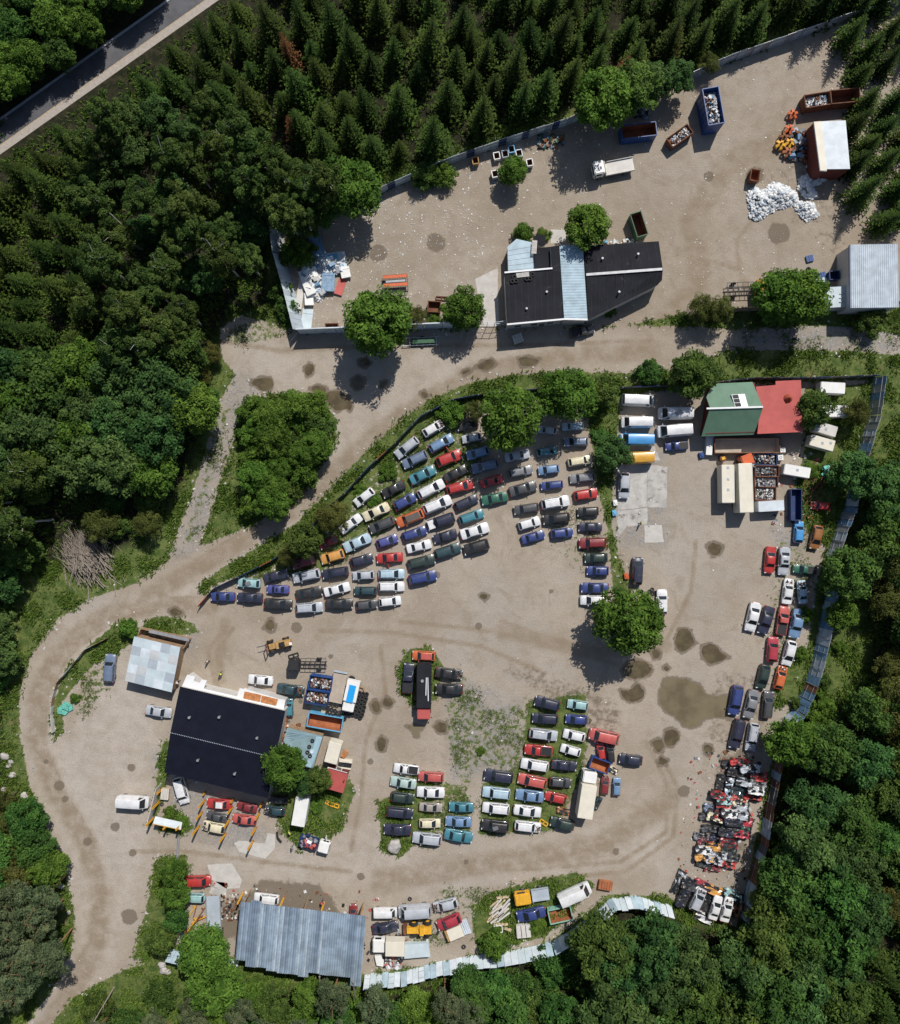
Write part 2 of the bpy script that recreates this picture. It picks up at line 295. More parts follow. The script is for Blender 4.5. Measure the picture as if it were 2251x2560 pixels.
def att(n):
    a = nt.nodes.new('ShaderNodeAttribute'); a.attribute_name = n; return a.outputs['Fac']
big = _ramp(nt, _noise(nt, co, .07, 6, .6), .3, .7); mid = _noise(nt, co, .45, 6, .65); finen = _noise(nt, co, 4., 5, .7)
d = _mixrgb(nt, big, (.315, .262, .203), (.415, .362, .300))
d = _mixrgb(nt, _ramp(nt, _noise(nt, co, .035, 5, .65, 1.), .45, .62, 0, .55), d, (.385, .35, .31))
d = _mixrgb(nt, _ramp(nt, _noise(nt, co, .16, 7, .68, 1.5), .5, .68, 0, .6), d, (.27, .222, .168))
d = _mixrgb(nt, _ramp(nt, mid, .48, .72, 0, .55), d, (.275, .232, .182))
d = _mixrgb(nt, _ramp(nt, _noise(nt, co, .9, 5, .6), .58, .75, 0, .5), d, (.48, .43, .37))
d = _mixrgb(nt, _math(nt, 'MULTIPLY', att('pale'), _ramp(nt, mid, .3, .65, .75, .3)), d, (.50, .455, .405))
d = _mixrgb(nt, _math(nt, 'MULTIPLY', att('rut'), _ramp(nt, mid, .3, .65, .35, .85)), d, (.25, .195, .135))
gcol = _mixrgb(nt, _ramp(nt, _noise(nt, co, 2.2, 4, .75), .35, .65), (.20, .195, .19), (.36, .35, .34))
d = _mixrgb(nt, _math(nt, 'MULTIPLY', att('gravel'), _ramp(nt, mid, .35, .6, .2, .85)), d, gcol)
d = _mixrgb(nt, _ramp(nt, finen, .3, .7, 0, .35), d, (.17, .14, .11))
d = _mixrgb(nt, _ramp(nt, _noise(nt, co, 2.6, 3, .6), .68, .74, 0, .7), d, (.5, .46, .41))
d = _mixrgb(nt, _ramp(nt, _noise(nt, co, 1.6, 4, .6), .67, .72, 0, .5), d, (.13, .105, .08))
wv = _ramp(nt, _math(nt, 'ADD', att('wet'), _math(nt, 'MULTIPLY_ADD', _noise(nt, co, .8, 6, .7), 1.1, -.55)), .32, .58, 0, .85)
d = _mixrgb(nt, wv, d, (.15, .122, .092))
g = _mixrgb(nt, _ramp(nt, _noise(nt, co, .6, 6, .7), .35, .65), (.055, .095, .022), (.15, .18, .055))
g = _mixrgb(nt, _ramp(nt, _noise(nt, co, 3.5, 4, .7), .4, .7, 0, .6), g, (.03, .045, .012))
g = _mixrgb(nt, _ramp(nt, _noise(nt, co, .25, 5, .6), .58, .72, 0, .6), g, (.17, .14, .07))
fl = _mixrgb(nt, _ramp(nt, _noise(nt, co, .8, 6, .7), .4, .65), (.014, .017, .008), (.04, .035, .02))  # litter tones kept near black, painting in shade between the trees
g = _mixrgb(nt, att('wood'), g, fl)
gv = _math(nt, 'ADD', _math(nt, 'MAXIMUM', att('grass'), att('weed')), _math(nt, 'MULTIPLY_ADD', _noise(nt, co, 1.1, 7, .72), 1.5, -.75))
c = _mixrgb(nt, _ramp(nt, gv, .44, .6), d, g)
nt.links.new(c, b.inputs['Base Color']); b.inputs['Roughness'].default_value = .93; b.inputs['Specular IOR Level'].default_value = .15
bp = nt.nodes.new('ShaderNodeBump'); bp.inputs['Strength'].default_value = .7; bp.inputs['Distance'].default_value = .12
nt.links.new(_math(nt, 'ADD', finen, _math(nt, 'MULTIPLY', mid, 1.5)), bp.inputs['Height']); nt.links.new(bp.outputs[0], b.inputs['Normal'])
idx = np.arange(nx * ny).reshape(ny, nx)
quads = np.stack([idx[:-1, :-1], idx[:-1, 1:], idx[1:, 1:], idx[1:, :-1]], -1).reshape(-1, 4)
cen = lambda A: (A[:-1, :-1] + A[1:, 1:]) / 2
cx_, cy_ = cen(X), cen(Y)
cls = np.zeros(cx_.shape, int); dc = cen(dirt)
lane = inpoly(cx_, cy_, O((600,660),(1340,650),(1500,655),(1500,700),(1360,740),(1000,755),(860,800),(650,990),(520,1092),(398,1180),(398,1225),(250,1228),(130,1330),(105,1470),(200,1640),(300,1780),(285,1850),(250,1930),(100,2060),(0,2060),(150,1830),(40,1470),(60,1300),(180,1190),(335,1118),(500,1050),(640,930),(690,830),(640,780),(520,780),(440,700),(440,655)))
cls[dc > 0] = 1; cls[(dc > 0) & lane] = 2
cls[(dc > 0) & inpoly(cx_, cy_, GRAVEL[0])] = 3
cls = cls.ravel()
pts = np.stack([X.ravel(), Y.ravel(), np.zeros(nx * ny)], -1)
def sheet(name, sel):
    q = quads[sel]; used = np.unique(q); mp = np.full(nx * ny, -1); mp[used] = np.arange(len(used))
    p = pts[used]; f = mp[q]; extra = 0
    me = bpy.data.meshes.new(name)
    if name == 'ground':      # carry the sheet on to the horizon
        B = 2200.; ring = [(GX0, GY0), (GX1, GY0), (GX1, GY1), (GX0, GY1)]; out = [(-B, -B), (B, -B), (B, B), (-B, B)]
        n0 = len(p); p = np.vstack([p, [(x, y, 0) for x, y in ring + out]])
        f = np.vstack([f, [(n0 + 4 + i, n0 + 4 + (i + 1) % 4, n0 + (i + 1) % 4, n0 + i) for i in range(4)]]); extra = 8
    me.vertices.add(len(p)); me.vertices.foreach_set('co', p.ravel())
    me.loops.add(f.size); me.loops.foreach_set('vertex_index', f.ravel().astype(np.int32))
    me.polygons.add(len(f)); me.polygons.foreach_set('loop_start', np.arange(0, f.size, 4, dtype=np.int32))
    me.update(calc_edges=True); me.materials.append(MATS['earth'])
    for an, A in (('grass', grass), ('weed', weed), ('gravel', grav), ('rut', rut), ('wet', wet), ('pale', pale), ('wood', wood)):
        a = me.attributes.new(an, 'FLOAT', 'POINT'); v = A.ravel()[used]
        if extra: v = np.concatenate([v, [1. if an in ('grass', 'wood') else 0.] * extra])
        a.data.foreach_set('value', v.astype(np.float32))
    tag(link(name, me), kind='structure')
sheet('ground', cls == 0); sheet('dirt_yard', cls == 1); sheet('dirt_road', cls == 2); sheet('gravel_track', cls == 3)
# puddles: irregular outlines, 4 mm above the sheet
m, nt, b = newmat('pud'); tc = nt.nodes.new('ShaderNodeTexCoord')
nt.links.new(_mixrgb(nt, _ramp(nt, _noise(nt, tc.outputs['Object'], .5, 4), .35, .65), (.082, .064, .038), (.125, .10, .055)), b.inputs['Base Color']); b.inputs['Roughness'].default_value = .06
m, nt, b = newmat('pond'); tc = nt.nodes.new('ShaderNodeTexCoord')
nt.links.new(_mixrgb(nt, _ramp(nt, _noise(nt, tc.outputs['Object'], .22, 4), .35, .6), (.125, .100, .060), (.18, .148, .09)), b.inputs['Base Color']); b.inputs['Roughness'].default_value = .05
def up_order(o):
    n = len(o); a = sum(o[i][0] * o[(i + 1) % n][1] - o[(i + 1) % n][0] * o[i][1] for i in range(n))
    return list(range(n)) if a > 0 else list(range(n))[::-1]
def chaikin(p):
    out = []
    for i in range(len(p)):
        a, c = p[i], p[(i + 1) % len(p)]; out += [(a[0] * .75 + c[0] * .25, a[1] * .75 + c[1] * .25), (a[0] * .25 + c[0] * .75, a[1] * .25 + c[1] * .75)]
    return out
def rough_outline(poly, step=.5, amp=.25):
    out = []; n = len(poly)
    for i in range(n):
        a = Vector(poly[i]); c = Vector(poly[(i + 1) % n]); k = max(1, int((c - a).length / step))
        for j in range(k):
            p = a.lerp(c, j / k); q = noise.noise_vector((p.x * 1.1, p.y * 1.1, 3.)) * amp + noise.noise_vector((p.x * 3, p.y * 3, 9.)) * amp * .5
            out.append((p.x + q.x, p.y + q.y))
    return out
for fr, p, k in PUD:
    mb = MB(); o = rough_outline(chaikin(chaikin(wp(fr, p)))); mb.add([(x, y, .004) for x, y in o], [up_order(o)])
    ob = mb.build('puddle', MATS[k]); tag(ob, kind='structure')
# asphalt road in the wood, with its pale gravel shoulder and edge line
mat('asphalt', (.10, .10, .11), .85, .2, .5, bump=.2, stain=(.11, .108, .11), amount=.45, fine=.3); mat('edgeline', (.42, .32, .2), .9, .2); mat('shoulder', (.36, .32, .28), .9, .12, 2., bump=.3); mat('kerbstone', (.38, .39, .42), .8, .1)
ra, rb = Vector(w('A1', -1100, 1336)), Vector(w('A1', 1150, -255)); rd = (rb - ra).normalized(); rn = Vector((-rd.y, rd.x))
def strip(name, o0, o1, z0, z1, mt):
    q = [ra + rn * o0, rb + rn * o0, rb + rn * o1, ra + rn * o1]
    tag(MB().prism([tuple(p) for p in q], z0, z1).build(name, MATS[mt]), kind='structure')
strip('asphalt_road', -2.05, 1.55, .0, .02, 'asphalt'); strip('road_edge_line', -2.2, -2.05, .0, .026, 'edgeline'); strip('road_shoulder', -3.5, -2.2, .0, .016, 'shoulder'); strip('kerb', 1.55, 1.95, .0, .13, 'kerbstone')
# concrete slabs let into the yard
mat('concrete', (.47, .455, .43), .85, .2, .5, bump=.25, stain=(.19, .165, .14), amount=.46, fine=.4); mat('concrete_new', (.47, .45, .42), .85, .1, .9, bump=.2, stain=(.25, .22, .19), amount=.35)
for fr, p, mt in (('G1',[(100,620),(285,600),(285,880),(110,900)],'concrete'),('G1',[(287,625),(405,640),(400,885),(287,882)],'concrete'),('G1',[(105,904),(285,886),(285,985),(160,1000),(110,1060)],'concrete'),('G1',[(266,990),(370,988),(385,1090),(270,1096)],'concrete_new'),('G1',[(95,440),(330,520),(360,600),(95,600)],'concrete'),
   ('B2',[(640,335),(770,340),(770,440),(700,455),(635,460)],'concrete_new'),('J4',[(490,130),(680,120),(760,250),(740,310),(640,320),(520,240)],'concrete_new'),('J4',[(540,260),(640,270),(640,380),(500,350)],'concrete'),('B1',[(1610,590),(1780,510),(1790,940),(1680,940)],'concrete_new'),('H5',[(1190,990),(1260,960),(1600,1000),(1640,860),(1730,880),(1730,1060),(1600,1200),(1260,1110)],'concrete_new')):
    o = rough_outline(wp(fr, p), .8, .12); mb = MB(); mb.add([(x, y, .005) for x, y in o], [up_order(o)])
    tag(mb.build('concrete_slab', MATS[mt]), kind='structure')
# ---------------------------------------------------------------- vehicles
glass = mat('glass', (.018, .024, .03), .06, .1, .3, coat=.3); mat('tyre', (.02, .02, .021), .85, .15, 3.); mat('rim', (.30, .30, .31), .4, .1, 3., metal=.6)
mat('lamp', (.6, .62, .63), .15, .05, 2.); mat('tail', (.35, .01, .01), .25, .05, 2.); mat('blackplastic', (.02, .02, .022), .6, .2, 3.)
PAINT = {'white': (.70, .71, .73), 'cream': (.68, .62, .44), 'silver': (.42, .45, .50), 'grey': (.19, .20, .22), 'dark grey': (.05, .055, .065), 'black': (.011, .012, .016),
 'navy': (.011, .016, .048), 'blue': (.018, .042, .19), 'bright blue': (.05, .28, .62), 'light blue': (.14, .25, .42), 'pale blue': (.40, .54, .64), 'slate blue': (.13, .18, .28), 'violet blue': (.055, .065, .26),
 'teal': (.04, .20, .26), 'dark teal': (.008, .045, .06), 'light teal': (.28, .47, .48), 'green': (.015, .12, .075), 'dark green': (.010, .032, .028), 'pale green': (.38, .50, .47),
 'red': (.42, .022, .022), 'dark red': (.20, .012, .02), 'faded red': (.48, .09, .08), 'orange': (.55, .12, .03), 'yellow': (.66, .34, .03), 'golden': (.60, .30, .07), 'brown': (.28, .11, .03), 'beige': (.32, .29, .26), 'bronze': (.10, .085, .075), 'crimson': (.38, .025, .05)}
def lerp(a, b, t): return a + (b - a) * t
def paint(c): return mat('paint_' + c, [lerp(x, d_, .07) for x, d_ in zip(PAINT[c], (.30, .27, .22))], .38, .12, 1.2, coat=.45, fine=.14, stain=(.26, .23, .19), amount=.42, smax=.38)
SPEC = {  # nominal length, width, bonnet z, belt z, roof z, tail z, windscreen base/top, rear window top/base (fractions from the front)
 's': (4.6, 1.74, .80, .92, 1.42, .93, .25, .40, .67, .82), 'h': (4.0, 1.68, .82, .92, 1.43, .92, .23, .40, .85, .97), 'e': (4.6, 1.74, .82, .93, 1.45, .92, .24, .385, .90, .975),
 'v': (5.2, 1.95, 1.10, 1.20, 2.15, 1.2, .08, .21, .965, .995), 'm': (4.6, 1.82, .95, 1.02, 1.74, 1.0, .16, .32, .90, .985), 'p': (4.8, 1.76, .88, .96, 1.55, .93, .25, .39, .56, .60), 'u': (4.6, 1.84, 1.0, 1.08, 1.76, 1.02, .25, .38, .88, .97)}
KIND = {'s': 'sedan', 'h': 'hatchback', 'e': 'estate car', 'v': 'van', 'm': 'minivan', 'p': 'pickup', 'u': 'off-roader'}
CARM = {}
def spec(k, var=0):
    q = list(SPEC[k]); j = ((0, 0, 0, 0, 0, 0, 0, 0), (-.04, .05, .05, .03, -.02, .015, -.02, -.01), (.04, -.04, -.04, -.05, .025, .0, .012, .005), (.0, .03, .02, -.02, .0, -.02, -.035, -.012))[var]
    if k in 'vp': j = [x * .4 for x in j]
    for i, x in zip((1, 2, 3, 4, 6, 7, 8, 9), j): q[i] += x
    q[9] = min(.995, max(q[8] + .02, q[9])); return q
def car_meshes(k, var=0):
    if (k, var) in CARM: return CARM[k, var]
    L, W, hz, bz, rz, tz, a0, a1, r1, r0 = spec(k, var); hw0 = W / 2; nose = (.72, .84, .66, .78)[var]
    def hw(f):
        P = [(0, nose), (.02, lerp(nose, 1, .57)), (.06, .95), (.13, 1), (.88, 1), (.94, .97), (.98, .9), (1, .78)]
        for (x, y), (x2, y2) in zip(P, P[1:]):
            if f <= x2: return hw0 * lerp(y, y2, (f - x) / (x2 - x))
        return hw0 * .78
    def zt(f):
        P = [(0, hz - .22), (.02, hz - .12), (.06, hz - .05), (a0, hz + .05), (a1, bz), (r1, bz), (min(r0, .96), tz), (.97, tz - .03), (.985, tz - .1), (1, tz - .2)]
        if k == 'p': P = P[:5] + [(r0, bz), (.97, tz), (1, tz - .1)]
        for (x, y), (x2, y2) in zip(P, P[1:]):
            if f <= x2: return lerp(y, y2, (f - x) / max(x2 - x, 1e-6))
        return P[-1][1]
    X = lambda f: L / 2 - f * L
    mb = MB(); fs_ = sorted({0, .02, .06, .13, a0, a1, .5, .62, r1, r0, .93, .97, .985, 1}); rings = []
    for f in fs_:
        h = hw(f); t = zt(f)
        half = [(.90, .22), (1, .42), (1.0, t * .72), (.965, t - .07), (.86, t - .01)]
        pr = [(-y * h, z) for y, z in half] + [(0, t + .025)] + [(y * h, z) for y, z in half[::-1]]
        rings.append([(X(f), y, z) for y, z in pr])
    n = len(rings[0]); vs = [p for r in rings for p in r]; fc = []
    for i in range(len(rings) - 1):
        for j in range(n - 1): fc.append([i * n + j, i * n + j + 1, (i + 1) * n + j + 1, (i + 1) * n + j])
        fc.append([i * n + n - 1, i * n, (i + 1) * n, (i + 1) * n + n - 1])
    fc += [list(range(n))[::-1], [(len(rings) - 1) * n + j for j in range(n)]]
    mb.add(vs, fc)
    # cabin
    h = hw0
    def prof(f, top): return [(-.94, bz - .04), (-.86, lerp(bz, top, .55)), (-.75, top - .07), (-.64, top - .01), (0, top + .03), (.64, top - .01), (.75, top - .07), (.86, lerp(bz, top, .55)), (.94, bz - .04)]
    base = [-.94, -.93, -.90, -.82, 0, .82, .90, .93, .94]
    st = [[(X(a0), y * h, zt(a0) - .01 + (.02 if y == 0 else 0)) for y in base]]
    for f, dz in ((a1, -.03), (lerp(a1, r1, .25), 0), (lerp(a1, r1, .7), 0), (r1, -.03)): st.append([(X(f), y * h, z) for y, z in prof(f, rz + dz)])
    st.append([(X(r0), y * h * .97, (tz if k != 'p' else bz) - .02) for y in base])
    n = 9; vs = [p for r in st for p in r]
    mb.add(vs, [[i * n + j, i * n + j + 1, (i + 1) * n + j + 1, (i + 1) * n + j] for i in range(5) for j in range(n - 1)])
    for s in (-1, 1):   # door mirrors
        mb.box(X(a0 + .07), s * (h + .09), bz - .02, .12, .18, .13)
    if k == 'p':        # load bed: dark plate on the deck stands for the shaded recess
        mb.box(X((r0 + .97) / 2), 0, bz - .02, L * (.955 - r0), W * .8, .05, m=1)
    if k == 'e' or k == 'u':
        for s in (-1, 1): mb.bar((X(a1 + .04), s * h * .6, rz + .05), (X(r1 - .03), s * h * .6, rz + .05), .035)
    D = {'body': mb.mesh('body', [MATS['blackplastic'], MATS['blackplastic']], 32)}
    def sheet(A, B, cols, t0, t1, lift, inn=1.):
        g = MB(); vs = []
        for t in (t0, (t0 + t1) / 2, t1):
            for j in cols: vs.append((lerp(A[j][0], B[j][0], t) + lift[0], lerp(A[j][1], B[j][1], t) * inn, lerp(A[j][2], B[j][2], t) + lift[1]))
        m_ = len(cols); g.add(vs, [[i * m_ + j, i * m_ + j + 1, (i + 1) * m_ + j + 1, (i + 1) * m_ + j] for i in range(2) for j in range(m_ - 1)])
        return g
    D['windscreen'] = sheet(st[0], st[1], [3, 4, 5], .08, .94, (.012, .014), .97).mesh('windscreen', glass, 60)
    D['rear_window'] = sheet(st[4], st[5], [3, 4, 5], .10, .86, (-.012, .014), .95).mesh('rear_window', glass, 60)
    for s, nm in ((-1, 'side_window_a'), (1, 'side_window_b')):
        g = MB(); y0, y1 = s * (h * .925 + .012), s * (h * .80 + .012); z0, z1 = bz + .03, rz - .13
        fa, fb, fc_, fd = a0 + .06, a1 + .005, r1 - .012, min(r0, r1 + .10) - .03
        if k == 'v': fc_, fd = a1 + .14, a1 + .15
        mid_ = lerp(fb, fc_, .52)
        for p in ([(fa, y0, z0), (mid_ - .012, y0, z0), (mid_ - .012, y1, z1), (fb, y1, z1)], [(mid_ + .012, y0, z0), (fd, y0, z0), (fc_, y1, z1), (mid_ + .012, y1, z1)]):
            q = [(X(f), y, z) for f, y, z in p]; g.add(q, [[0, 1, 2, 3] if s > 0 else [3, 2, 1, 0]])
            if k == 'v': break
        D[nm] = g.mesh('side_window', glass)
    wh = MB(); wh.cyl((0, -.1, 0), (0, .1, 0), .31, n=14); wh.cyl((0, -.105, 0), (0, .105, 0), .19, n=10, m=1)
    D['wheel'] = wh.mesh('wheel', [MATS['tyre'], MATS['rim']])
    D['headlight'] = MB().box(0, 0, -.06, .16, .32, .14).mesh('headlight', MATS['lamp']); D['tail_light'] = MB().box(0, 0, -.08, .10, .24, .18).mesh('tail_light', MATS['tail'])
    D['sunroof'] = MB().box(0, 0, 0, .42, .78, .02).mesh('sunroof', glass)
    D['bay'] = rubble(L * .2, W * .68, 26, .06, .22).mesh('engine', [MATS['blackplastic'], MATS['rim'], MATS['rust']])
    CARM[k, var] = D; return D
mat('rust', (.20, .075, .03), .85, .35, 2., stain=(.07, .03, .02), amount=.45); mat('steel', (.34, .35, .37), .5, .15, 1., metal=.4)
def rubble(lx, ly, n, lo, hi, z=0., peak=0., nm=3, rr=R):
    mb = MB()
    for _ in range(n):
        u, v = rr.uniform(-1, 1), rr.uniform(-1, 1); s = rr.uniform(lo, hi)
        zz = z + peak * (1 - max(abs(u), abs(v)) ** 2) * rr.uniform(.55, 1)
        mb.box(u * lx / 2, v * ly / 2, zz, s * rr.uniform(.6, 1.6), s * rr.uniform(.6, 1.4), s * rr.uniform(.4, 1), rr.uniform(0, 3), rr.randrange(nm), rr.uniform(-.6, .6), rr.uniform(-.6, .6))
    return mb
VEH = []
def vehicle(fr, rx, ry, fx, fy, k, colr, flags='', group=None, label=None, z=0.):
    vr = R.randrange(4); D = car_meshes(k, vr); L, W, hz, bz, rz, tz, a0, a1, r1, r0 = spec(k, vr)
    a = Vector(w(fr, rx, ry, .8)); c = Vector(w(fr, fx, fy, .8)); d = c - a
    sc_ = min(1.2, max(.84, d.length / L)); mid_ = (a + c) / 2
    nm = {'s': 'sedan', 'h': 'hatchback', 'e': 'estate_car', 'v': 'van', 'm': 'minivan', 'p': 'pickup_truck', 'u': 'off_roader'}[k]
    t = thing(nm, None, 'van' if k in 'vm' else 'car', (mid_.x, mid_.y, z), math.atan2(d.y, d.x), group, sc_)
    def ch(name, me, loc=(0, 0, 0), mt=None, rz_=0.):
        o = bpy.data.objects.new(name, me); COL.objects.link(o); o.parent = t; o.location = loc; o.rotation_euler = (0, 0, rz_)
        if mt: o.material_slots[0].link = 'OBJECT'; o.material_slots[0].material = mt
        return o
    F = flags.split('=')[0]
    b = ch('body', D['body'], mt=paint(colr))
    if 'R' in F: t.rotation_euler.x = R.uniform(.04, .1)
    ch('windscreen', D['windscreen']); ch('rear_window', D['rear_window'])
    for nm_ in ('side_window_a', 'side_window_b'): ch('side_window', D[nm_])
    for fx_ in (.18, .80):
        for s in (-1, 1): ch('wheel', D['wheel'], (L / 2 - fx_ * L, s * W * .44, .31))
    for s in (-1, 1):
        ch('headlight', D['headlight'], (L / 2 - .035 * L, s * W * .36, hz - .16), rz_=-s * .35)
        ch('tail_light', D['tail_light'], (-L / 2 + .02 * L, s * W * .36, tz - .12), rz_=s * .35)
    if 'o' in F: ch('sunroof', D['sunroof'], (L / 2 - (a1 + .10) * L, 0, rz + .02))
    if 'g' in F: ch('engine', D['bay'], (L / 2 - a0 * .5 * L, 0, hz + .0))
    if 'b' in F or 'r' in F:   # panel in another colour
        c2 = flags.split('=')[1].replace('_', ' ')
        if 'b' in F: tag(MB().box(L / 2 - (.04 + a0) / 2 * L, 0, hz - .02, (a0 - .05) * L, W * .8, .07).build('bonnet', paint(c2), t), c2 + ' bonnet')
        else: tag(MB().box(L / 2 - (a1 + r1) / 2 * L, 0, rz - .0, (r1 - a1 - .02) * L, W * .60, .05).build('roof_panel', paint(c2), t), c2 + ' roof')
    if 'd' in F: MB().box(L / 2 - (a1 + .02) * L, W * .5 + .42, .35, .10, .95, .6, .25).build('open_door', paint(colr), t)
    if 'h' in F: MB().box(L / 2 - a0 * .95 * L, 0, hz + .05, .08, W * .78, .9, 0, 0, .25).build('open_bonnet', paint(colr), t)
    if 'c' in F: MB().box(0, 0, rz + .06, .9, .6, .12, .4).build('roof_box', MATS['rim'], t)
    if label: t['label'] = label
    VEH.append((t, colr, KIND[k], label, mid_.x, mid_.y, flags)); return t
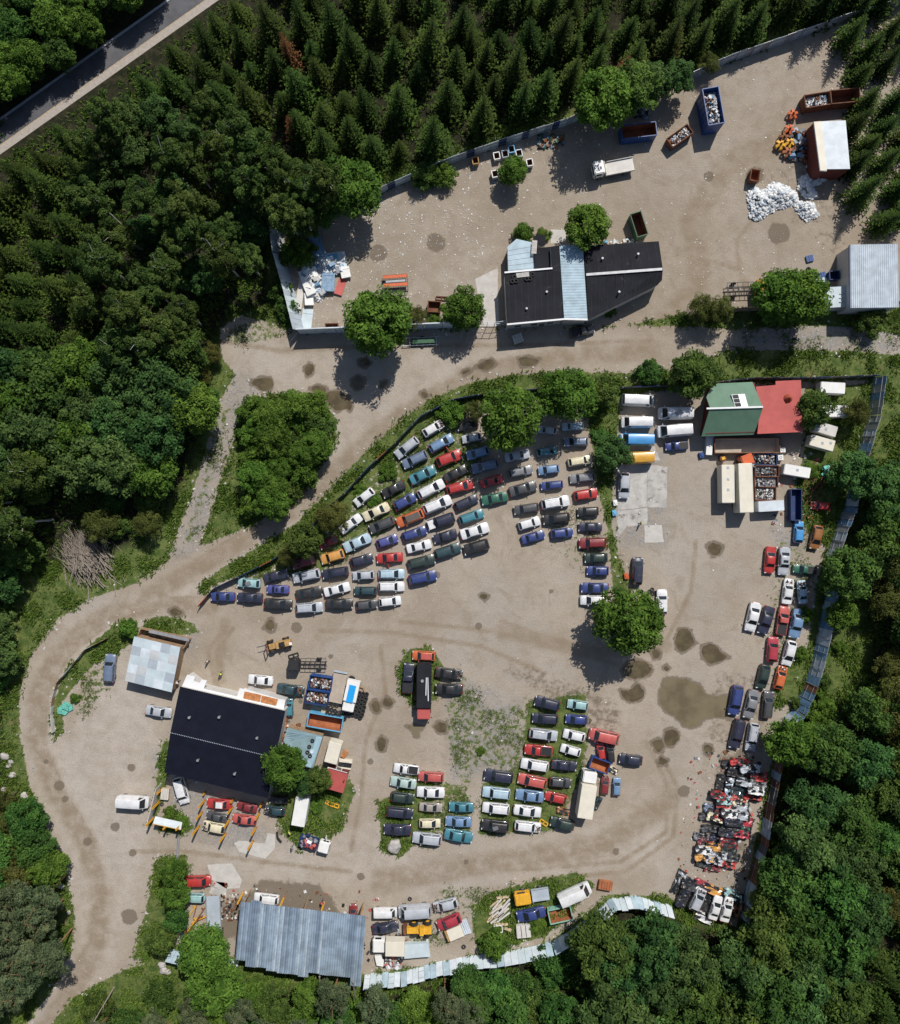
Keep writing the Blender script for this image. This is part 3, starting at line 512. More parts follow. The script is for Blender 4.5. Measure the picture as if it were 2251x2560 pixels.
DATA = {
'rows of cars in the fan-shaped block': '''
F1 815 440 1065 290 h white g
F1 740 500 465 720 e silver
F2 790 130 555 310 h white
F2 365 660 625 465 s white
F2 320 750 100 860 h dark_red
F3 860 170 690 222 h dark_red
F3 480 322 660 275 s navy
F3 455 360 283 345 h light_teal c
F3 262 455 78 455 s blue
F1 1520 300 1250 352 s black
F1 895 640 1195 470 e light_blue
F1 860 690 548 840 e slate_blue
F1 575 1070 288 1220 s black
F2 990 330 662 485 s cream
F2 752 730 413 880 s pale_blue
F2 410 940 112 1030 h golden
F3 900 275 695 320 e silver
F3 668 402 497 400 s violet_blue o
F3 470 465 275 460 s navy
F1 1560 460 1312 510 h silver
F1 985 810 1310 680 h red d
F1 645 1040 967 880 s teal
F1 440 1380 715 1230 h blue
F2 1055 510 740 643 e dark_grey
F2 832 830 1102 740 h violet_blue
F2 498 1070 782 990 h navy
F3 1112 260 915 292 e navy
F3 718 445 916 410 s black
F3 480 503 692 515 s black
F1 1657 640 1368 720 h light_blue
F1 1088 1012 1372 868 s black
F1 748 1230 1077 1058 e white
F2 1432 420 1088 560 e orange r=bronze
F2 1160 740 1472 635 e blue
F2 1168 985 828 1012 s red d
F3 1307 290 1143 300 h silver
F3 928 425 1122 375 s white
F3 717 545 922 530 e silver
F1 1777 810 1438 890 e slate_blue
F1 1113 1162 1462 1068 e red
F2 1432 390 1787 240 e white
OV 907 1031 853 1050 e navy b=white
F2 1215 890 1532 815 s white
F3 1335 285 1533 283 e pale_blue
F3 1326 413 1152 413 e dark_teal
F3 940 510 1146 508 s black
F4 403 845 632 775 s red
F5 153 352 377 255 e navy
F5 193 490 437 405 e teal
OV 912 1063 865 1078 s navy
OV 868 1108 920 1091 e dark_teal
F2 1232 1095 1582 1008 e dark_green
F3 1337 380 1533 378 e white
F3 1168 525 1327 508 h dark_grey
F3 1340 500 1507 480 h white
F2 1243 1290 1602 1215 e blue
F5 206 632 489 545 s white
F5 490 712 235 788 h black
F5 682 238 415 290 s green
F4 1169 310 985 290 h silver
F4 648 582 897 528 s silver
F4 688 737 927 688 e grey
F4 693 922 967 848 s dark_grey
F5 988 348 738 387 e dark_grey
F5 786 545 1002 480 h white
F5 818 682 1047 618 s blue
F4 968 530 1178 490 h teal
F4 1193 680 983 710 h light_blue
F4 1232 840 1008 862 e blue
F5 1015 328 1292 280 u white
F5 1299 448 1028 482 e black
F5 1108 622 1332 598 h blue
''',
'cars along the overgrown hedge strip': '''
F4 1432 258 1225 268 e pale_blue
F4 1482 415 1238 420 e slate_blue
F4 1280 627 1520 588 e cream
F4 1542 763 1298 790 e grey
F4 1341 962 1577 922 h red
F5 1588 390 1373 402 h black
F5 1622 550 1383 550 s navy
F5 1663 704 1388 715 e dark_red
F5 1678 855 1445 862 h dark_green
F5 1688 990 1468 985 h blue o
F5 1688 1160 1410 1155 s blue
F5 1665 1280 1403 1280 e white
''',
'vans parked on the concrete slab': '''
G1 133 238 323 246 v white
G1 313 372 128 373 v white
G1 329 480 113 476 v bright_blue b=white
G1 321 582 120 592 v yellow
G1 565 318 343 321 v white c
G1 563 414 332 432 v white
G1 531 510 393 518 p blue
''',
'cars by the muddy puddles': '''
G1 149 666 144 837 h silver
G3 830 655 850 252 m navy
G3 1205 1087 1203 722 h white
G3 1198 1135 955 1375 h red
''',
'cars along the east fence': '''
G4 838 197 852 10 h bright_blue
G4 1012 45 973 250 h brown
G4 610 228 590 458 s red
G4 728 230 712 472 s silver o
G4 1000 430 798 412 p green
G4 738 720 768 500 s white g
G4 885 718 868 515 s pale_blue g
G4 482 702 424 950 s white
G4 602 738 530 975 s navy
G4 690 982 728 736 p faded_red
G4 850 755 802 1008 s light_blue
G4 612 1210 630 996 h crimson
G4 788 1028 733 1240 h white
G4 565 1232 515 1440 h dark_green
G4 662 1442 712 1248 h orange g
G4 328 1412 283 1665 e blue
G4 468 1448 408 1692 s grey
G4 568 1690 592 1460 e dark_grey
G4 348 1702 290 1950 e navy
G4 468 1732 428 1970 e silver
G1 1384 880 1268 868 h red g
''',
'cars on the west forecourt': '''
H1 897 747 911 513 e slate_blue
H1 1198 968 1413 1003 s silver
H1 970 1718 1228 1735 v white
H2 1322 668 1062 645 s white
H3 462 800 803 845 s dark_teal g
''',
'cars between the yellow post rows': '''
H5 448 130 545 475 m white
H5 1160 490 823 468 s red r=white
H5 1490 552 1223 495 s dark_red
H5 1085 685 826 625 s dark_grey
H5 1487 705 1163 665 s faded_red
H5 1070 815 773 758 h cream g
H4 445 1020 185 1015 h black
H4 410 1180 118 1150 h dark_teal g
''',
'cars round the black flat-roofed lorry': '''
J1 577 150 368 140 h orange r=faded_red
J1 322 487 342 212 p navy
J1 578 290 828 325 s black g
J1 832 450 578 448 s black
''',
'rows of cars in the weedy middle block': '''
J1 428 1195 198 1165 p white
J1 407 1322 168 1285 s pale_green
J1 172 1428 387 1452 h dark_green
J1 133 1565 378 1590 e navy
J1 359 1735 105 1730 s navy
J1 657 1255 423 1245 e faded_red
J1 667 1395 410 1385 s white
J1 430 1523 642 1537 s beige
J1 430 1675 627 1675 h cream
J1 637 1828 370 1800 e silver
J1 932 1530 703 1525 s teal
J1 912 1665 670 1655 s light_blue
J1 661 1765 922 1812 s teal
J2 402 882 118 843 e navy
J2 375 1040 105 1013 e pale_blue
J2 369 1190 103 1165 e white
J2 362 1362 93 1330 u black c
J2 408 1185 678 1220 s white
J2 418 1342 675 1370 e white g
J2 704 1070 428 1038 s light_blue
J2 728 938 450 880 e faded_red
J2 750 775 480 733 e white
J2 788 622 515 598 p red
J2 562 437 838 472 e silver
J2 845 310 588 293 e navy
J2 857 182 615 122 h navy
J2 1138 180 935 153 h light_teal
J2 1132 317 915 300 h blue
J2 1108 487 895 442 h white
J2 1064 638 870 583 h white
J2 780 745 1027 772 s navy
J2 760 915 972 935 h dark_grey
J2 923 1097 714 1052 h red
J2 1003 1352 768 1300 h dark_green
J2 1668 715 1440 688 h navy
J2 1443 507 1138 438 m faded_red
J2 1275 700 1255 545 h red
J2 1365 722 1350 560 h black g
J2 1295 1040 1310 875 h dark_red g
J2 1412 1058 1422 885 h light_blue
''',
'vehicles by the corrugated shed': '''
J4 322 258 517 256 m red
J4 472 392 285 385 e light_teal
J4 1045 408 850 385 e white
J4 1622 570 1622 460 h dark_red
J5 148 637 418 635 v white
J5 797 600 434 625 v silver
J5 1100 520 830 585 h silver g
J5 1132 690 868 795 h crimson
J5 140 830 434 790 s navy
J6 557 618 235 692 s blue
J6 700 500 1063 340 v white
'''}
for grp, txt in DATA.items():
    for ln in txt.strip().splitlines():
        q = ln.split(); vehicle(q[0], *map(float, q[1:5]), q[5], q[6].replace('_', ' '), q[7] if len(q) > 7 else '', grp)
# labels that single each vehicle out by what stands round it
def name_vehicles():
    used = {}
    def desc(v): return v[1] + ' ' + v[2]
    def extra(v):
        f = v[6]; F = f.split('=')[0]
        return (' with dark sunroof' if 'o' in F else ' with bare engine bay' if 'g' in F else ' with open door' if 'd' in F else ' with ' + f.split('=')[1].replace('_', ' ') + (' bonnet' if F == 'b' else ' roof') if '=' in f else '')
    nb = {}
    for i, v in enumerate(VEH):
        def near(dx, dy):
            best = None
            for j, u in enumerate(VEH):
                if j == i: continue
                a, b_ = u[4] - v[4], u[5] - v[5]; al = a * dx + b_ * dy; ac = abs(a * dy - b_ * dx)
                if .8 < al < 7.5 and ac < al * .75 and (best is None or al + ac < best[0]): best = (al + ac, u)
            return best[1] if best else None
        nb[i] = [near(0, 1), near(0, -1), near(-1, 0), near(1, 0)]
    opts = {}
    place = {'rows of cars in the fan-shaped block': 'in the fan block', 'cars along the overgrown hedge strip': 'by the hedge', 'vans parked on the concrete slab': 'on the concrete', 'cars by the muddy puddles': 'near the puddles', 'cars along the east fence': 'by the east fence',
      'cars on the west forecourt': 'on the west forecourt', 'cars between the yellow post rows': 'by the yellow posts', 'cars round the black flat-roofed lorry': 'beside the black-roofed lorry', 'rows of cars in the weedy middle block': 'in the middle block', 'vehicles by the corrugated shed': 'near the corrugated shed'}
    for i, v in enumerate(VEH):
        A, B, Lf, Rt = nb[i]; d = desc(v); pl = place[v[0]['group']]; c = []
        e = extra(v)
        if e: c.append(f"{d}{e} {pl}")
        sh = lambda u: desc(u)
        if A and B: c.append(f"{d} below a {sh(A)} and above a {sh(B)}")
        if A and not B: c.append(f"{d} at the lower row end below a {sh(A)} {pl}")
        if B and not A: c.append(f"{d} at the upper row end above a {sh(B)} {pl}")
        if Lf and Rt: c.append(f"{d} between a {sh(Lf)} left and a {sh(Rt)} right")
        if Lf: c.append(f"{d} right of a {sh(Lf)} {pl}")
        if Rt: c.append(f"{d} left of a {sh(Rt)} {pl}")
        if A and Lf: c.append(f"{d} below a {sh(A)} and right of a {sh(Lf)}")
        if B and Rt: c.append(f"{d} above a {sh(B)} and left of a {sh(Rt)}")
        c.append(f"{d} {pl}"); opts[i] = [x for x in c if len(x.split()) <= 16] or [c[-1]]
    allc = {}
    for i, c in opts.items():
        for x in set(c): allc.setdefault(x, []).append(i)
    for i, v in enumerate(VEH):
        if v[3]: v[0]['label'] = v[3]; continue
        good = [x for x in opts[i] if len(allc[x]) == 1]
        if good: v[0]['label'] = good[0]; continue
        x = opts[i][-1]; same = sorted((j for j in opts if opts[j][-1] == x), key=lambda j: -VEH[j][5]); k = same.index(i)
        v[0]['label'] = x.replace(v[1], ['uppermost ', 'second highest ', 'third highest ', 'fourth highest ', 'fifth highest '][min(k, 4)] + v[1], 1)
name_vehicles()
# ---------------------------------------------------------------- buildings
mat('felt', (.022, .023, .028), .9, .18, .35, bump=.25, fine=.25, stain=(.05, .05, .053), amount=.42)
mat('felt_seam', (.034, .035, .04), .8, .2, 1.); mat('felt_blue', (.008, .010, .019), .75, .15, .5); mat('galv', (.34, .42, .50), .42, .22, .5, metal=.35, stain=(.30, .17, .10), amount=.30)
mat('galv_blue', (.36, .47, .54), .6, .16, .6, metal=.0, stain=(.36, .26, .20), amount=.3); mat('sheet_light', (.56, .62, .67), .55, .12, .6, stain=(.35, .33, .32), amount=.34)
mat('sheet_pale', (.48, .56, .60), .6, .10, .5, stain=(.36, .38, .38), amount=.36); mat('sheet_beige2', (.47, .49, .50), .65, .1, .7); mat('sheet_beige', (.55, .53, .50), .65, .10, .7); mat('sheet_grey', (.36, .41, .46), .6, .1, .6)
mat('tarp', (.19, .28, .31), .55, .12, .6, bump=.3); mat('tarp_light', (.30, .44, .52), .5, .1, 1.); mat('redroof', (.42, .085, .075), .7, .12, .4, bump=.2, stain=(.30, .06, .05), amount=.38); mat('greenroof', (.10, .19, .13), .7, .10, .5, bump=.2, stain=(.14, .22, .17), amount=.35)
mat('trim', (.72, .73, .74), .5, .05, 1.); mat('plaster', (.50, .49, .47), .85, .1, .5, stain=(.3, .28, .26), amount=.35); mat('wood', (.30, .20, .12), .8, .25, 2.); mat('palewood', (.55, .42, .28), .8, .15, 2.); mat('falured', (.12, .022, .016), .8, .12, 1.); mat('door', (.10, .09, .09), .6, .1, 1.)
mat('yellowpaint', (.68, .36, .03), .5, .14, 2., stain=(.3, .14, .04), amount=.35); mat('orangepaint', (.55, .11, .03), .5, .15, 2.); mat('bluepaint', (.014, .06, .22), .5, .12, 1., stain=(.09, .07, .07), amount=.33); mat('skyblue', (.12, .38, .60), .5, .1, 1.); mat('darkblue', (.012, .035, .12), .6, .2, 1.); mat('greenpaint', (.03, .10, .05), .6, .15, 1.)
mat('rustbrown', (.15, .06, .03), .85, .3, 1.2); mat('orangebrown', (.34, .12, .05), .8, .2, 1.); mat('white', (.72, .72, .70), .5, .06, .7, stain=(.5, .48, .44), amount=.33); mat('creamwhite', (.66, .62, .52), .55, .06, .6, stain=(.5, .44, .34), amount=.36); mat('mint', (.24, .45, .36), .6, .12, 1.); mat('scrapwhite', (.62, .63, .64), .6, .12, 2.); mat('scrapblue', (.12, .22, .34), .5, .3, 2.); mat('beigebed', (.40, .34, .28), .8, .12, .6)
def walls(poly, h, root, mt='plaster', name='wall', k=.975, hs=None):
    p = inset(poly, k); MB().prism(p, 0, [z - .06 for z in hs] if hs else h).build(name, MATS[mt], root, True); return p
def opening(root, p, q, t0, wd_, z0, z1, name, mt, depth=.06):
    """door or window on the wall from p to q, centred at fraction t0; stands 3 cm proud with a frame as its sub-part"""
    p, q = Vector(p), Vector(q); d = (q - p).normalized(); c = p.lerp(q, t0); a = math.atan2(d.y, d.x)
    o = MB().box(c.x, c.y, z0, wd_, depth, z1 - z0, a).build(name, MATS[mt], root, True)
    fr = MB()
    for s in (-1, 1): fr.box(c.x + d.x * s * (wd_ / 2 + .05), c.y + d.y * s * (wd_ / 2 + .05), z0, .1, depth + .04, z1 - z0, a)
    fr.box(c.x, c.y, z1, wd_ + .2, depth + .04, .1, a)
    f = fr.build('frame', MATS['trim']); f.parent = o; return o
for k_ in ('felt', 'felt_blue', 'felt_seam'): MATS[k_].node_tree.nodes['Principled BSDF'].inputs['Specular IOR Level'].default_value = .12
# long black-roofed building on the upper yard
P = wp('B2', [(222,722),(650,686),(640,490),(716,476),(757,1140),(247,1190)], 4.4)
root = thing('workshop_building', 'long black felt roofed workshop with a pale corrugated strip across its middle', 'building', centre(P))
walls(P, 4.2, root); MB().prism(P, 4.2, 4.4).build('roof', MATS['felt'], root, True)
Q = wp('B2', [(716,472),(926,470),(970,1145),(760,1140)], 4.7); walls(Q, 4.3, root)
MB().patch(*[(x, y, 4.55) for x, y in Q], 2, 96, lambda u, v: .055 * (round(v * 96) % 2), 0, .1).build('corrugated_roof', MATS['galv_blue'], root, True)
P2 = wp('B2', [(932,480),(1613,436),(1640,690),(955,742)], 4.2); P3 = wp('B2', [(955,744),(1640,694),(1640,788),(1602,830),(972,1143)], 4.0)
MB().prism(P2, [3.9, 3.7, 4.3, 4.3], [4.1, 3.9, 4.5, 4.5]).build('roof', MATS['felt'], root, True); MB().prism(P3, [4.28, 4.28, 3.6, 3.5, 3.6], [4.48, 4.48, 3.8, 3.7, 3.8]).build('roof', MATS['felt'], root, True)
walls(P2, 3.68, root); walls(P3, 3.45, root)
for j, (pp, zf) in enumerate(((P, 4.4), (P2, None), (P3, None))):
    for i in range(9):
        t = (i + .5) / 9; e = [Vector(p) for p in (wp('B2', [(222,722),(757,722),(757,1140),(247,1190)], 4.4) if j == 0 else pp[:4] if j == 1 else [pp[0], pp[1], pp[3], pp[4]])]
        zz_ = ((4.4, 4.4, 4.4, 4.4), (4.1, 3.9, 4.5, 4.5), (4.48, 4.48, 3.7, 3.8))[j]; A_ = e[0].lerp(e[1], t); B_ = e[3].lerp(e[2], t); za, zb = lerp(zz_[0], zz_[1], t), lerp(zz_[3], zz_[2], t)
        MB().bar((*A_, za + .005), (*B_, zb + .005), .07, .03).build('felt_seam', MATS['felt_seam'], root, True)
for x, y in ((600,900),(420,1050),(1100,600),(1420,560),(1250,900)):
    p = w('B2', x, y, 4.4); MB().cyl((*p, 3.9), (*p, 4.75), .13).cyl((*p, 4.75), (*p, 4.85), .2).build('roof_vent', MATS['steel'], root, True)
a, b_ = w('B2', 957, 742, 4.5), w('B2', 1640, 692, 4.5); MB().bar((*a, 4.56), (*b_, 4.56), .45, .08).build('ridge_cap', MATS['steel'], root, True)
for p, q in (((245,1190),(760,1142)),((760,1142),(968,1147)),((222,724),(652,686))):
    a, b_ = w('B2', *p, 4.5), w('B2', *q, 4.5); MB().bar((*a, 4.5), (*b_, 4.5), .28, .3).build('eaves_trim', MATS['trim'], root, True)
P4 = wp('B2', [(490,560),(540,500),(640,490),(648,684),(497,694)], 3.4); walls(P4, 3.2, root); MB().prism(P4, 3.2, 3.4).build('low_roof', MATS['felt'], root, True)
P5 = wp('B2', [(482,400),(510,385),(590,382),(592,470),(560,490),(500,455)], 2.8); walls(P5, 2.6, root); MB().prism(P5, 2.6, 2.8).build('porch_roof', MATS['felt'], root, True)
pw = inset(P, .975)
for t in (.2, .5, .8): opening(root, pw[4], pw[5], t, 1.2, 1.1, 2.3, 'window', 'glass')
opening(root, pw[4], pw[5], .35, 1.0, 0, 2.1, 'door', 'door'); 
Q = wp('B2', [(248,492),(330,420),(466,450),(496,690),(256,716)], 2.9)
root = thing('lean_to_shed', 'lean-to with pale blue sheet roof at the corner of the black workshop', 'shed', centre(Q)); walls(Q, 2.7, root, 'wood')
MB().prism(Q, 2.72, 2.9).build('roof', MATS['galv_blue'], root, True)
sb = MB()
for i in range(5):
    t = .15 + i * .2; a = Vector(Q[0]).lerp(Vector(Q[4]), t); c = Vector(Q[2]).lerp(Vector(Q[3]), t); sb.bar((*a, 2.92), (*c, 2.92), .06, .05)
sb.build('roof_batten', MATS['sheet_grey'], root, True)
def pallet(fr, x, y, h, ang, wd_, lg, label, n=5):
    c = w(fr, x, y, h); mb = MB()
    for i in range(n): mb.box(0, (i - (n - 1) / 2) * wd_ / n, .1, lg, wd_ / n * .7, .04)
    for s in (-.4, 0, .4): mb.box(s * lg, 0, 0, .09, wd_, .1)
    o = mb.build('pallet', MATS['sheet_beige']); o.location = (*c, h); o.rotation_euler.z = ang; tag(o, label, 'pallet')
pallet('B2', 490, 495, 3.45, 1.5, .9, 2.4, 'weathered slatted pallet on the low roof beside the blue lean-to'); pallet('B2', 385, 745, 4.42, .12, .8, 2.3, 'weathered plank stack on the black roof among dark tyres')
TY = MB().torus((0, 0, .11), .24, .11, 16, 8).mesh('tyre', MATS['tyre'], 60)
def tyre(x, y, z, label, group, s=1., tilt=0.):
    o = bpy.data.objects.new('tyre', TY); COL.objects.link(o); o.location = (x, y, z); o.scale = (s,) * 3; o.rotation_euler = (tilt, 0, R.uniform(0, 3)); tag(o, label, 'tyre', group)
for x, y in ((310,765),(292,805),(325,800),(420,782),(450,780),(472,742)): tyre(*w('B2', x, y, 4.4), 4.41, 'dark tyre lying on the black roof beside the plank stack', 'tyres on the black workshop roof', 1.3)
# small gabled helper: quads with eaves heights
def quad_building(name, label, fr, px, zs, roofm, wallm, thick=.15, cat='shed', roofname='roof', hpx=None, ribs=0, extra=None):
    h = hpx or sum(zs) / len(zs); q = wp(fr, px, h); root = thing(name, label, cat, centre(q)); walls(q, None, root, wallm, hs=[z - thick for z in zs])
    if ribs: MB().patch(*[(x, y, z) for (x, y), z in zip(q, zs)], ribs, 2, lambda u, v: .06 * (round(u * ribs) % 2), 0, thick).build(roofname, MATS[roofm], root, True)
    else: MB().prism(q, [z - thick for z in zs], zs).build(roofname, MATS[roofm], root, True)
    return root, q
# patchwork shed on the forecourt
root, q = quad_building('open_shed', 'grey patchwork sheet roofed shed open on its lower side', 'H1', [(1110,365),(1490,455),(1410,830),(1025,735)], [3.4, 3.4, 2.9, 2.9], 'sheet_pale', 'wood')
for nm, lst in (('sheet_grey', [(3,0),(4,3),(0,1),(2,2),(1,4)]), ('sheet_light', [(1,1),(0,3),(2,0),(3,2),(3,4)]), ('sheet_beige2', [(2,1),(4,1),(1,3),(0,4)])):
    a, b_, c, d_ = [Vector((x, y, z + .012)) for (x, y), z in zip(q, [3.4, 3.4, 2.9, 2.9])]
    def bl(u, v): return a.lerp(b_, u).lerp(d_.lerp(c, u), v)
    for i, j in lst:
        i1, j1 = i / 5, j / 5; mb = MB().add([bl(i1, j1), bl(i1 + .198, j1), bl(i1 + .198, j1 + .198), bl(i1, j1 + .198)], [[3, 2, 1, 0]]); mb.build('roof_sheet', MATS[nm], root, True)
opening(root, inset(q, .975)[3], inset(q, .975)[2], .5, 5., 0, 2.4, 'open_side_shade', 'door')  # dark slab on the solid wall, painted as the shaded open side
# big dark hall
HP = [(360,728),(1440,978),(1262,1872),(200,1610)]; q = wp('H2', HP, 5.2)
root = thing('main_hall', 'large hall with dark blue-black ribbed roof and white gable trim', 'building', centre(q)); walls(q, 4.6, root)
a, b_, c, d_ = [Vector((x, y, 4.8)) for x, y in q]; m1, m2 = a.lerp(d_, .52), b_.lerp(c, .52); m1.z = m2.z = 5.5
for p in ((a, b_, m2, m1), (m1, m2, c, d_)): MB().patch(*p, 110, 1, lambda u, v: .05 * (round(u * 110) % 2), 0, .12).build('roof', MATS['felt_blue'], root, True)
for u, v in ((.15, .3), (.42, .22), (.8, .35), (.3, .75), (.66, .8)):
    p = a.lerp(b_, u).lerp(d_.lerp(c, u), v); MB().cyl((p.x, p.y, 4.7), (p.x, p.y, 5.75), .16).cyl((p.x, p.y, 5.75), (p.x, p.y, 5.85), .24).build('roof_vent', MATS['steel'], root, True)
rc = MB()
for i in range(60):
    p, q2 = m1.lerp(m2, i / 60), m1.lerp(m2, (i + .45) / 60); rc.bar(p + Vector((0, 0, .07)), q2 + Vector((0, 0, .07)), .12, .06)
rc.build('ridge_cap', MATS['sheet_grey'], root, True)
T = wp('H2', [(440,604),(522,620),(510,668),(572,684),(585,650),(642,662),(610,745),(950,826),(978,742),(1045,752),(1380,850),(1446,862),(1424,976),(385,722)], 3.4)
MB().prism(T, 3.15, 3.35).build('white_canopy', MATS['trim'], root, True)
MB().prism(wp('H2', [(385,722),(440,610),(600,742),(950,826),(1040,760),(1440,870),(1424,970)], 3.4), 0, 3.1).build('annex_wall', MATS['plaster'], root, True)
rp = MB()
for p in ([(1030,772),(1200,808),(1185,880),(1015,842)], [(1206,812),(1370,852),(1352,918),(1192,882)]): rp.prism(wp('H2', p, 3.4), 3.35, 3.43)
rp.build('rusty_sheet', mat('rustorange', (.42, .17, .06), .8, .3, 2., stain=(.45, .3, .2), amount=.4), root, True)
# corrugated lean roof at the bottom with a ragged lower edge
q = wp('J4', [(752,410),(1725,522),(1683,1010),(700,905)], 5.)
root = thing('corrugated_shed', 'big shed with rust streaked blue-grey corrugated roof and ragged lower edge', 'shed', centre(q))
a, b_, c, d_ = [Vector((x, y, z)) for (x, y), z in zip(q, (5.2, 5.2, 4.6, 4.6))]
n = 108
def tp(u, v): return a.lerp(b_, u).lerp(d_.lerp(c, u), v)
mb = MB(); rag = random.Random(5); blk = [.94, 1.03, 1.02, 1.06, 1.08, 1.075, 1.10, 1.02, 1.035, 1.03, 1.03, 1.16]; top = [.0, -.045, 0, 0, 0, 0, 0, 0, 0, 0, 0, 0]
for i in range(n):
    k = min(11, int(i / n * 12)); v0, v1 = top[k], blk[k]
    u0, u1 = i / n, (i + 1) / n; z0, z1 = Vector((0, 0, .13 * (i % 2))), Vector((0, 0, .13 * ((i + 1) % 2)))
    mb.add([tp(u0, v0) + z0, tp(u1, v0) + z1, tp(u1, v1) + z1, tp(u0, v1) + z0], [[3, 2, 1, 0]], rag.choice([0, 0, 0, 1, 2, 2]) if i % 2 == 0 else mb.m[-1])
mb.build('roof', [MATS['galv'], mat('galv2', (.50, .58, .64), .4, .2, .6, metal=.35, stain=(.3, .2, .14), amount=.3), mat('galv3', (.25, .32, .40), .45, .2, .5, metal=.35, stain=(.28, .15, .08), amount=.36)], root, True)
sw = MB()
for p, q2 in ((.02, .05), (.5, .05), (.95, .05), (.02, .9), (.5, .9), (.95, .9)): s = tp(p, q2); sw.box(s.x, s.y, 0, .18, .18, s.z - .15)
sw.build('post', MATS['wood'], root, True); s1, s2 = tp(.02, .92), tp(.96, .92); MB().bar((s1.x, s1.y, 2.2), (s2.x, s2.y, 2.2), .12, 4.3).build('back_wall', MATS['wood'], root, True)
# teal tarpaulin shelter with things on it
q = wp('H4', [(440,0),(940,120),(800,572),(600,522),(390,180)], 3.)
root = thing('tarpaulin_shelter', 'shelter with creased grey-teal tarpaulin roof beside the black hall', 'shed', centre(q)); walls(q, 2.8, root, 'wood'); MB().prism(q, 2.8, [2.9, 2.95, 2.9, 3.05, 3.2]).build('roof', MATS['tarp'], root, True)
cr = MB()
for i in range(6): p, q2 = w('H4', 440, 60 + i * 28, 3.1), w('H4', 800 - i * 40, 110 + i * 6, 3.1); cr.bar((*p, 3.1), (*q2, 2.98), .05, .09)
cr.build('tarp_crease', MATS['tarp_light'], root, True); MB().prism(wp('H4', [(850,120),(935,130),(885,280),(830,420),(770,560),(700,530),(790,330)], 3.), 2.99, 3.03).build('tarp_patch', MATS['tarp_light'], root, True)
for x, y in ((795,178),(752,262),(725,340),(615,365),(762,392)): tyre(*w('H4', x, y, 3.1), 3.06, 'rusty wheel tyre weighing down the grey-teal tarpaulin roof', 'tyres on the tarpaulin roof', 1.05)
solo('basin', MB().torus((*w('H4', 785, 330, 3.1), 3.1), .3, .06, 16, 6).cyl((*w('H4', 785, 330, 3.1), 3.04), (*w('H4', 785, 330, 3.1), 3.07), .3), MATS['pale'] if 'pale' in MATS else mat('pale', (.55, .66, .74), .4), 'pale round basin among the tyres on the tarpaulin roof', 'basin')
# small red-roofed hut and its neighbours
root, q = quad_building('red_hut', 'small hut with plain red sheet roof and chimney stub in the grass', 'H4', [(1010,572),(1295,650),(1222,925),(960,850)], [2.9, 2.9, 2.5, 2.5], 'redroof', 'falured')
p = w('H4', 1240, 735, 2.8); MB().cyl((*p, 2.6), (*p, 3.2), .16).build('chimney', MATS['rustbrown'], root, True)
opening(root, inset(q)[0], inset(q)[1], .5, .9, 0, 2., 'door', 'door'); MB().prism(wp('H4', [(1010,545),(1285,625),(1285,650),(1010,570)], 2.), 2.1, 2.16).build('awning', MATS['trim'], root, True)
# green and red gabled house
G = wp('G2', [(290,405),(820,392),(785,655),(252,672)], 5.); 
GT = wp('G2', [(330,185),(400,142),(755,126),(812,388),(290,402),(268,290)], 5.)
root = thing('green_house', 'house with green gable roof, dormer with dark panes and white ridge', 'house', centre(G)); 
MB().prism(inset(wp('G2', [(330,150),(770,126),(785,655),(252,672)], 3.6), .94), 0, 3.4).build('wall', MATS['falured'], root, True)
MB().prism(GT, [4.1, 3.6, 3.6, 5.5, 5.5, 4.7], [4.25, 3.75, 3.75, 5.7, 5.7, 4.9]).build('roof', MATS['greenroof'], root, True)
MB().prism(G, [5.48, 5.48, 2.9, 2.9], [5.68, 5.68, 3.1, 3.1]).build('roof', MATS['greenroof'], root, True)
a, b_ = w('G2', 268, 404, 5.7), w('G2', 830, 388, 5.7); MB().bar((*a, 5.74), (*b_, 5.74), .3, .1).build('ridge_cap', MATS['trim'], root, True)
dp = wp('G2', [(525,262),(658,254),(682,388),(552,392)], 5.6); dm = MB().prism(dp, 4.6, [5.2, 5.2, 5.75, 5.75]).build('dormer', MATS['trim'], root, True)
for i in range(3):
    p = wp('G2', [(532 + i * 8, 266 + i * 42), (590 + i * 8, 262 + i * 42), (597 + i * 8, 298 + i * 42), (540 + i * 8, 302 + i * 42)], 5.6); z = 5.26 + i * .17
    o = MB().prism(p, z, [z + .03, z + .03, z + .17, z + .17]).build('pane', glass); o.parent = dm
RD = wp('G2', [(768,182),(968,165),(968,126),(1222,115),(1236,636),(785,655),(812,390)], 4.6)
root = thing('red_roofed_annex', 'annex with wide red sheet roof and a conical rust-red heap, joined to the green house', 'building', centre(RD)); walls(RD, 3.9, root, 'falured', k=.95)
zz = [4.2] * 7; MB().prism(RD, [z - .15 for z in zz], zz).build('roof', MATS['redroof'], root, True)
p = w('G2', 1095, 300, 4.8); MB().cyl((*p, 4.15), (*p, 5.3), .85, .04, 16).build('roof_cowl', mat('cowl', (.30, .06, .03), .8, .2, 2.), root, True)
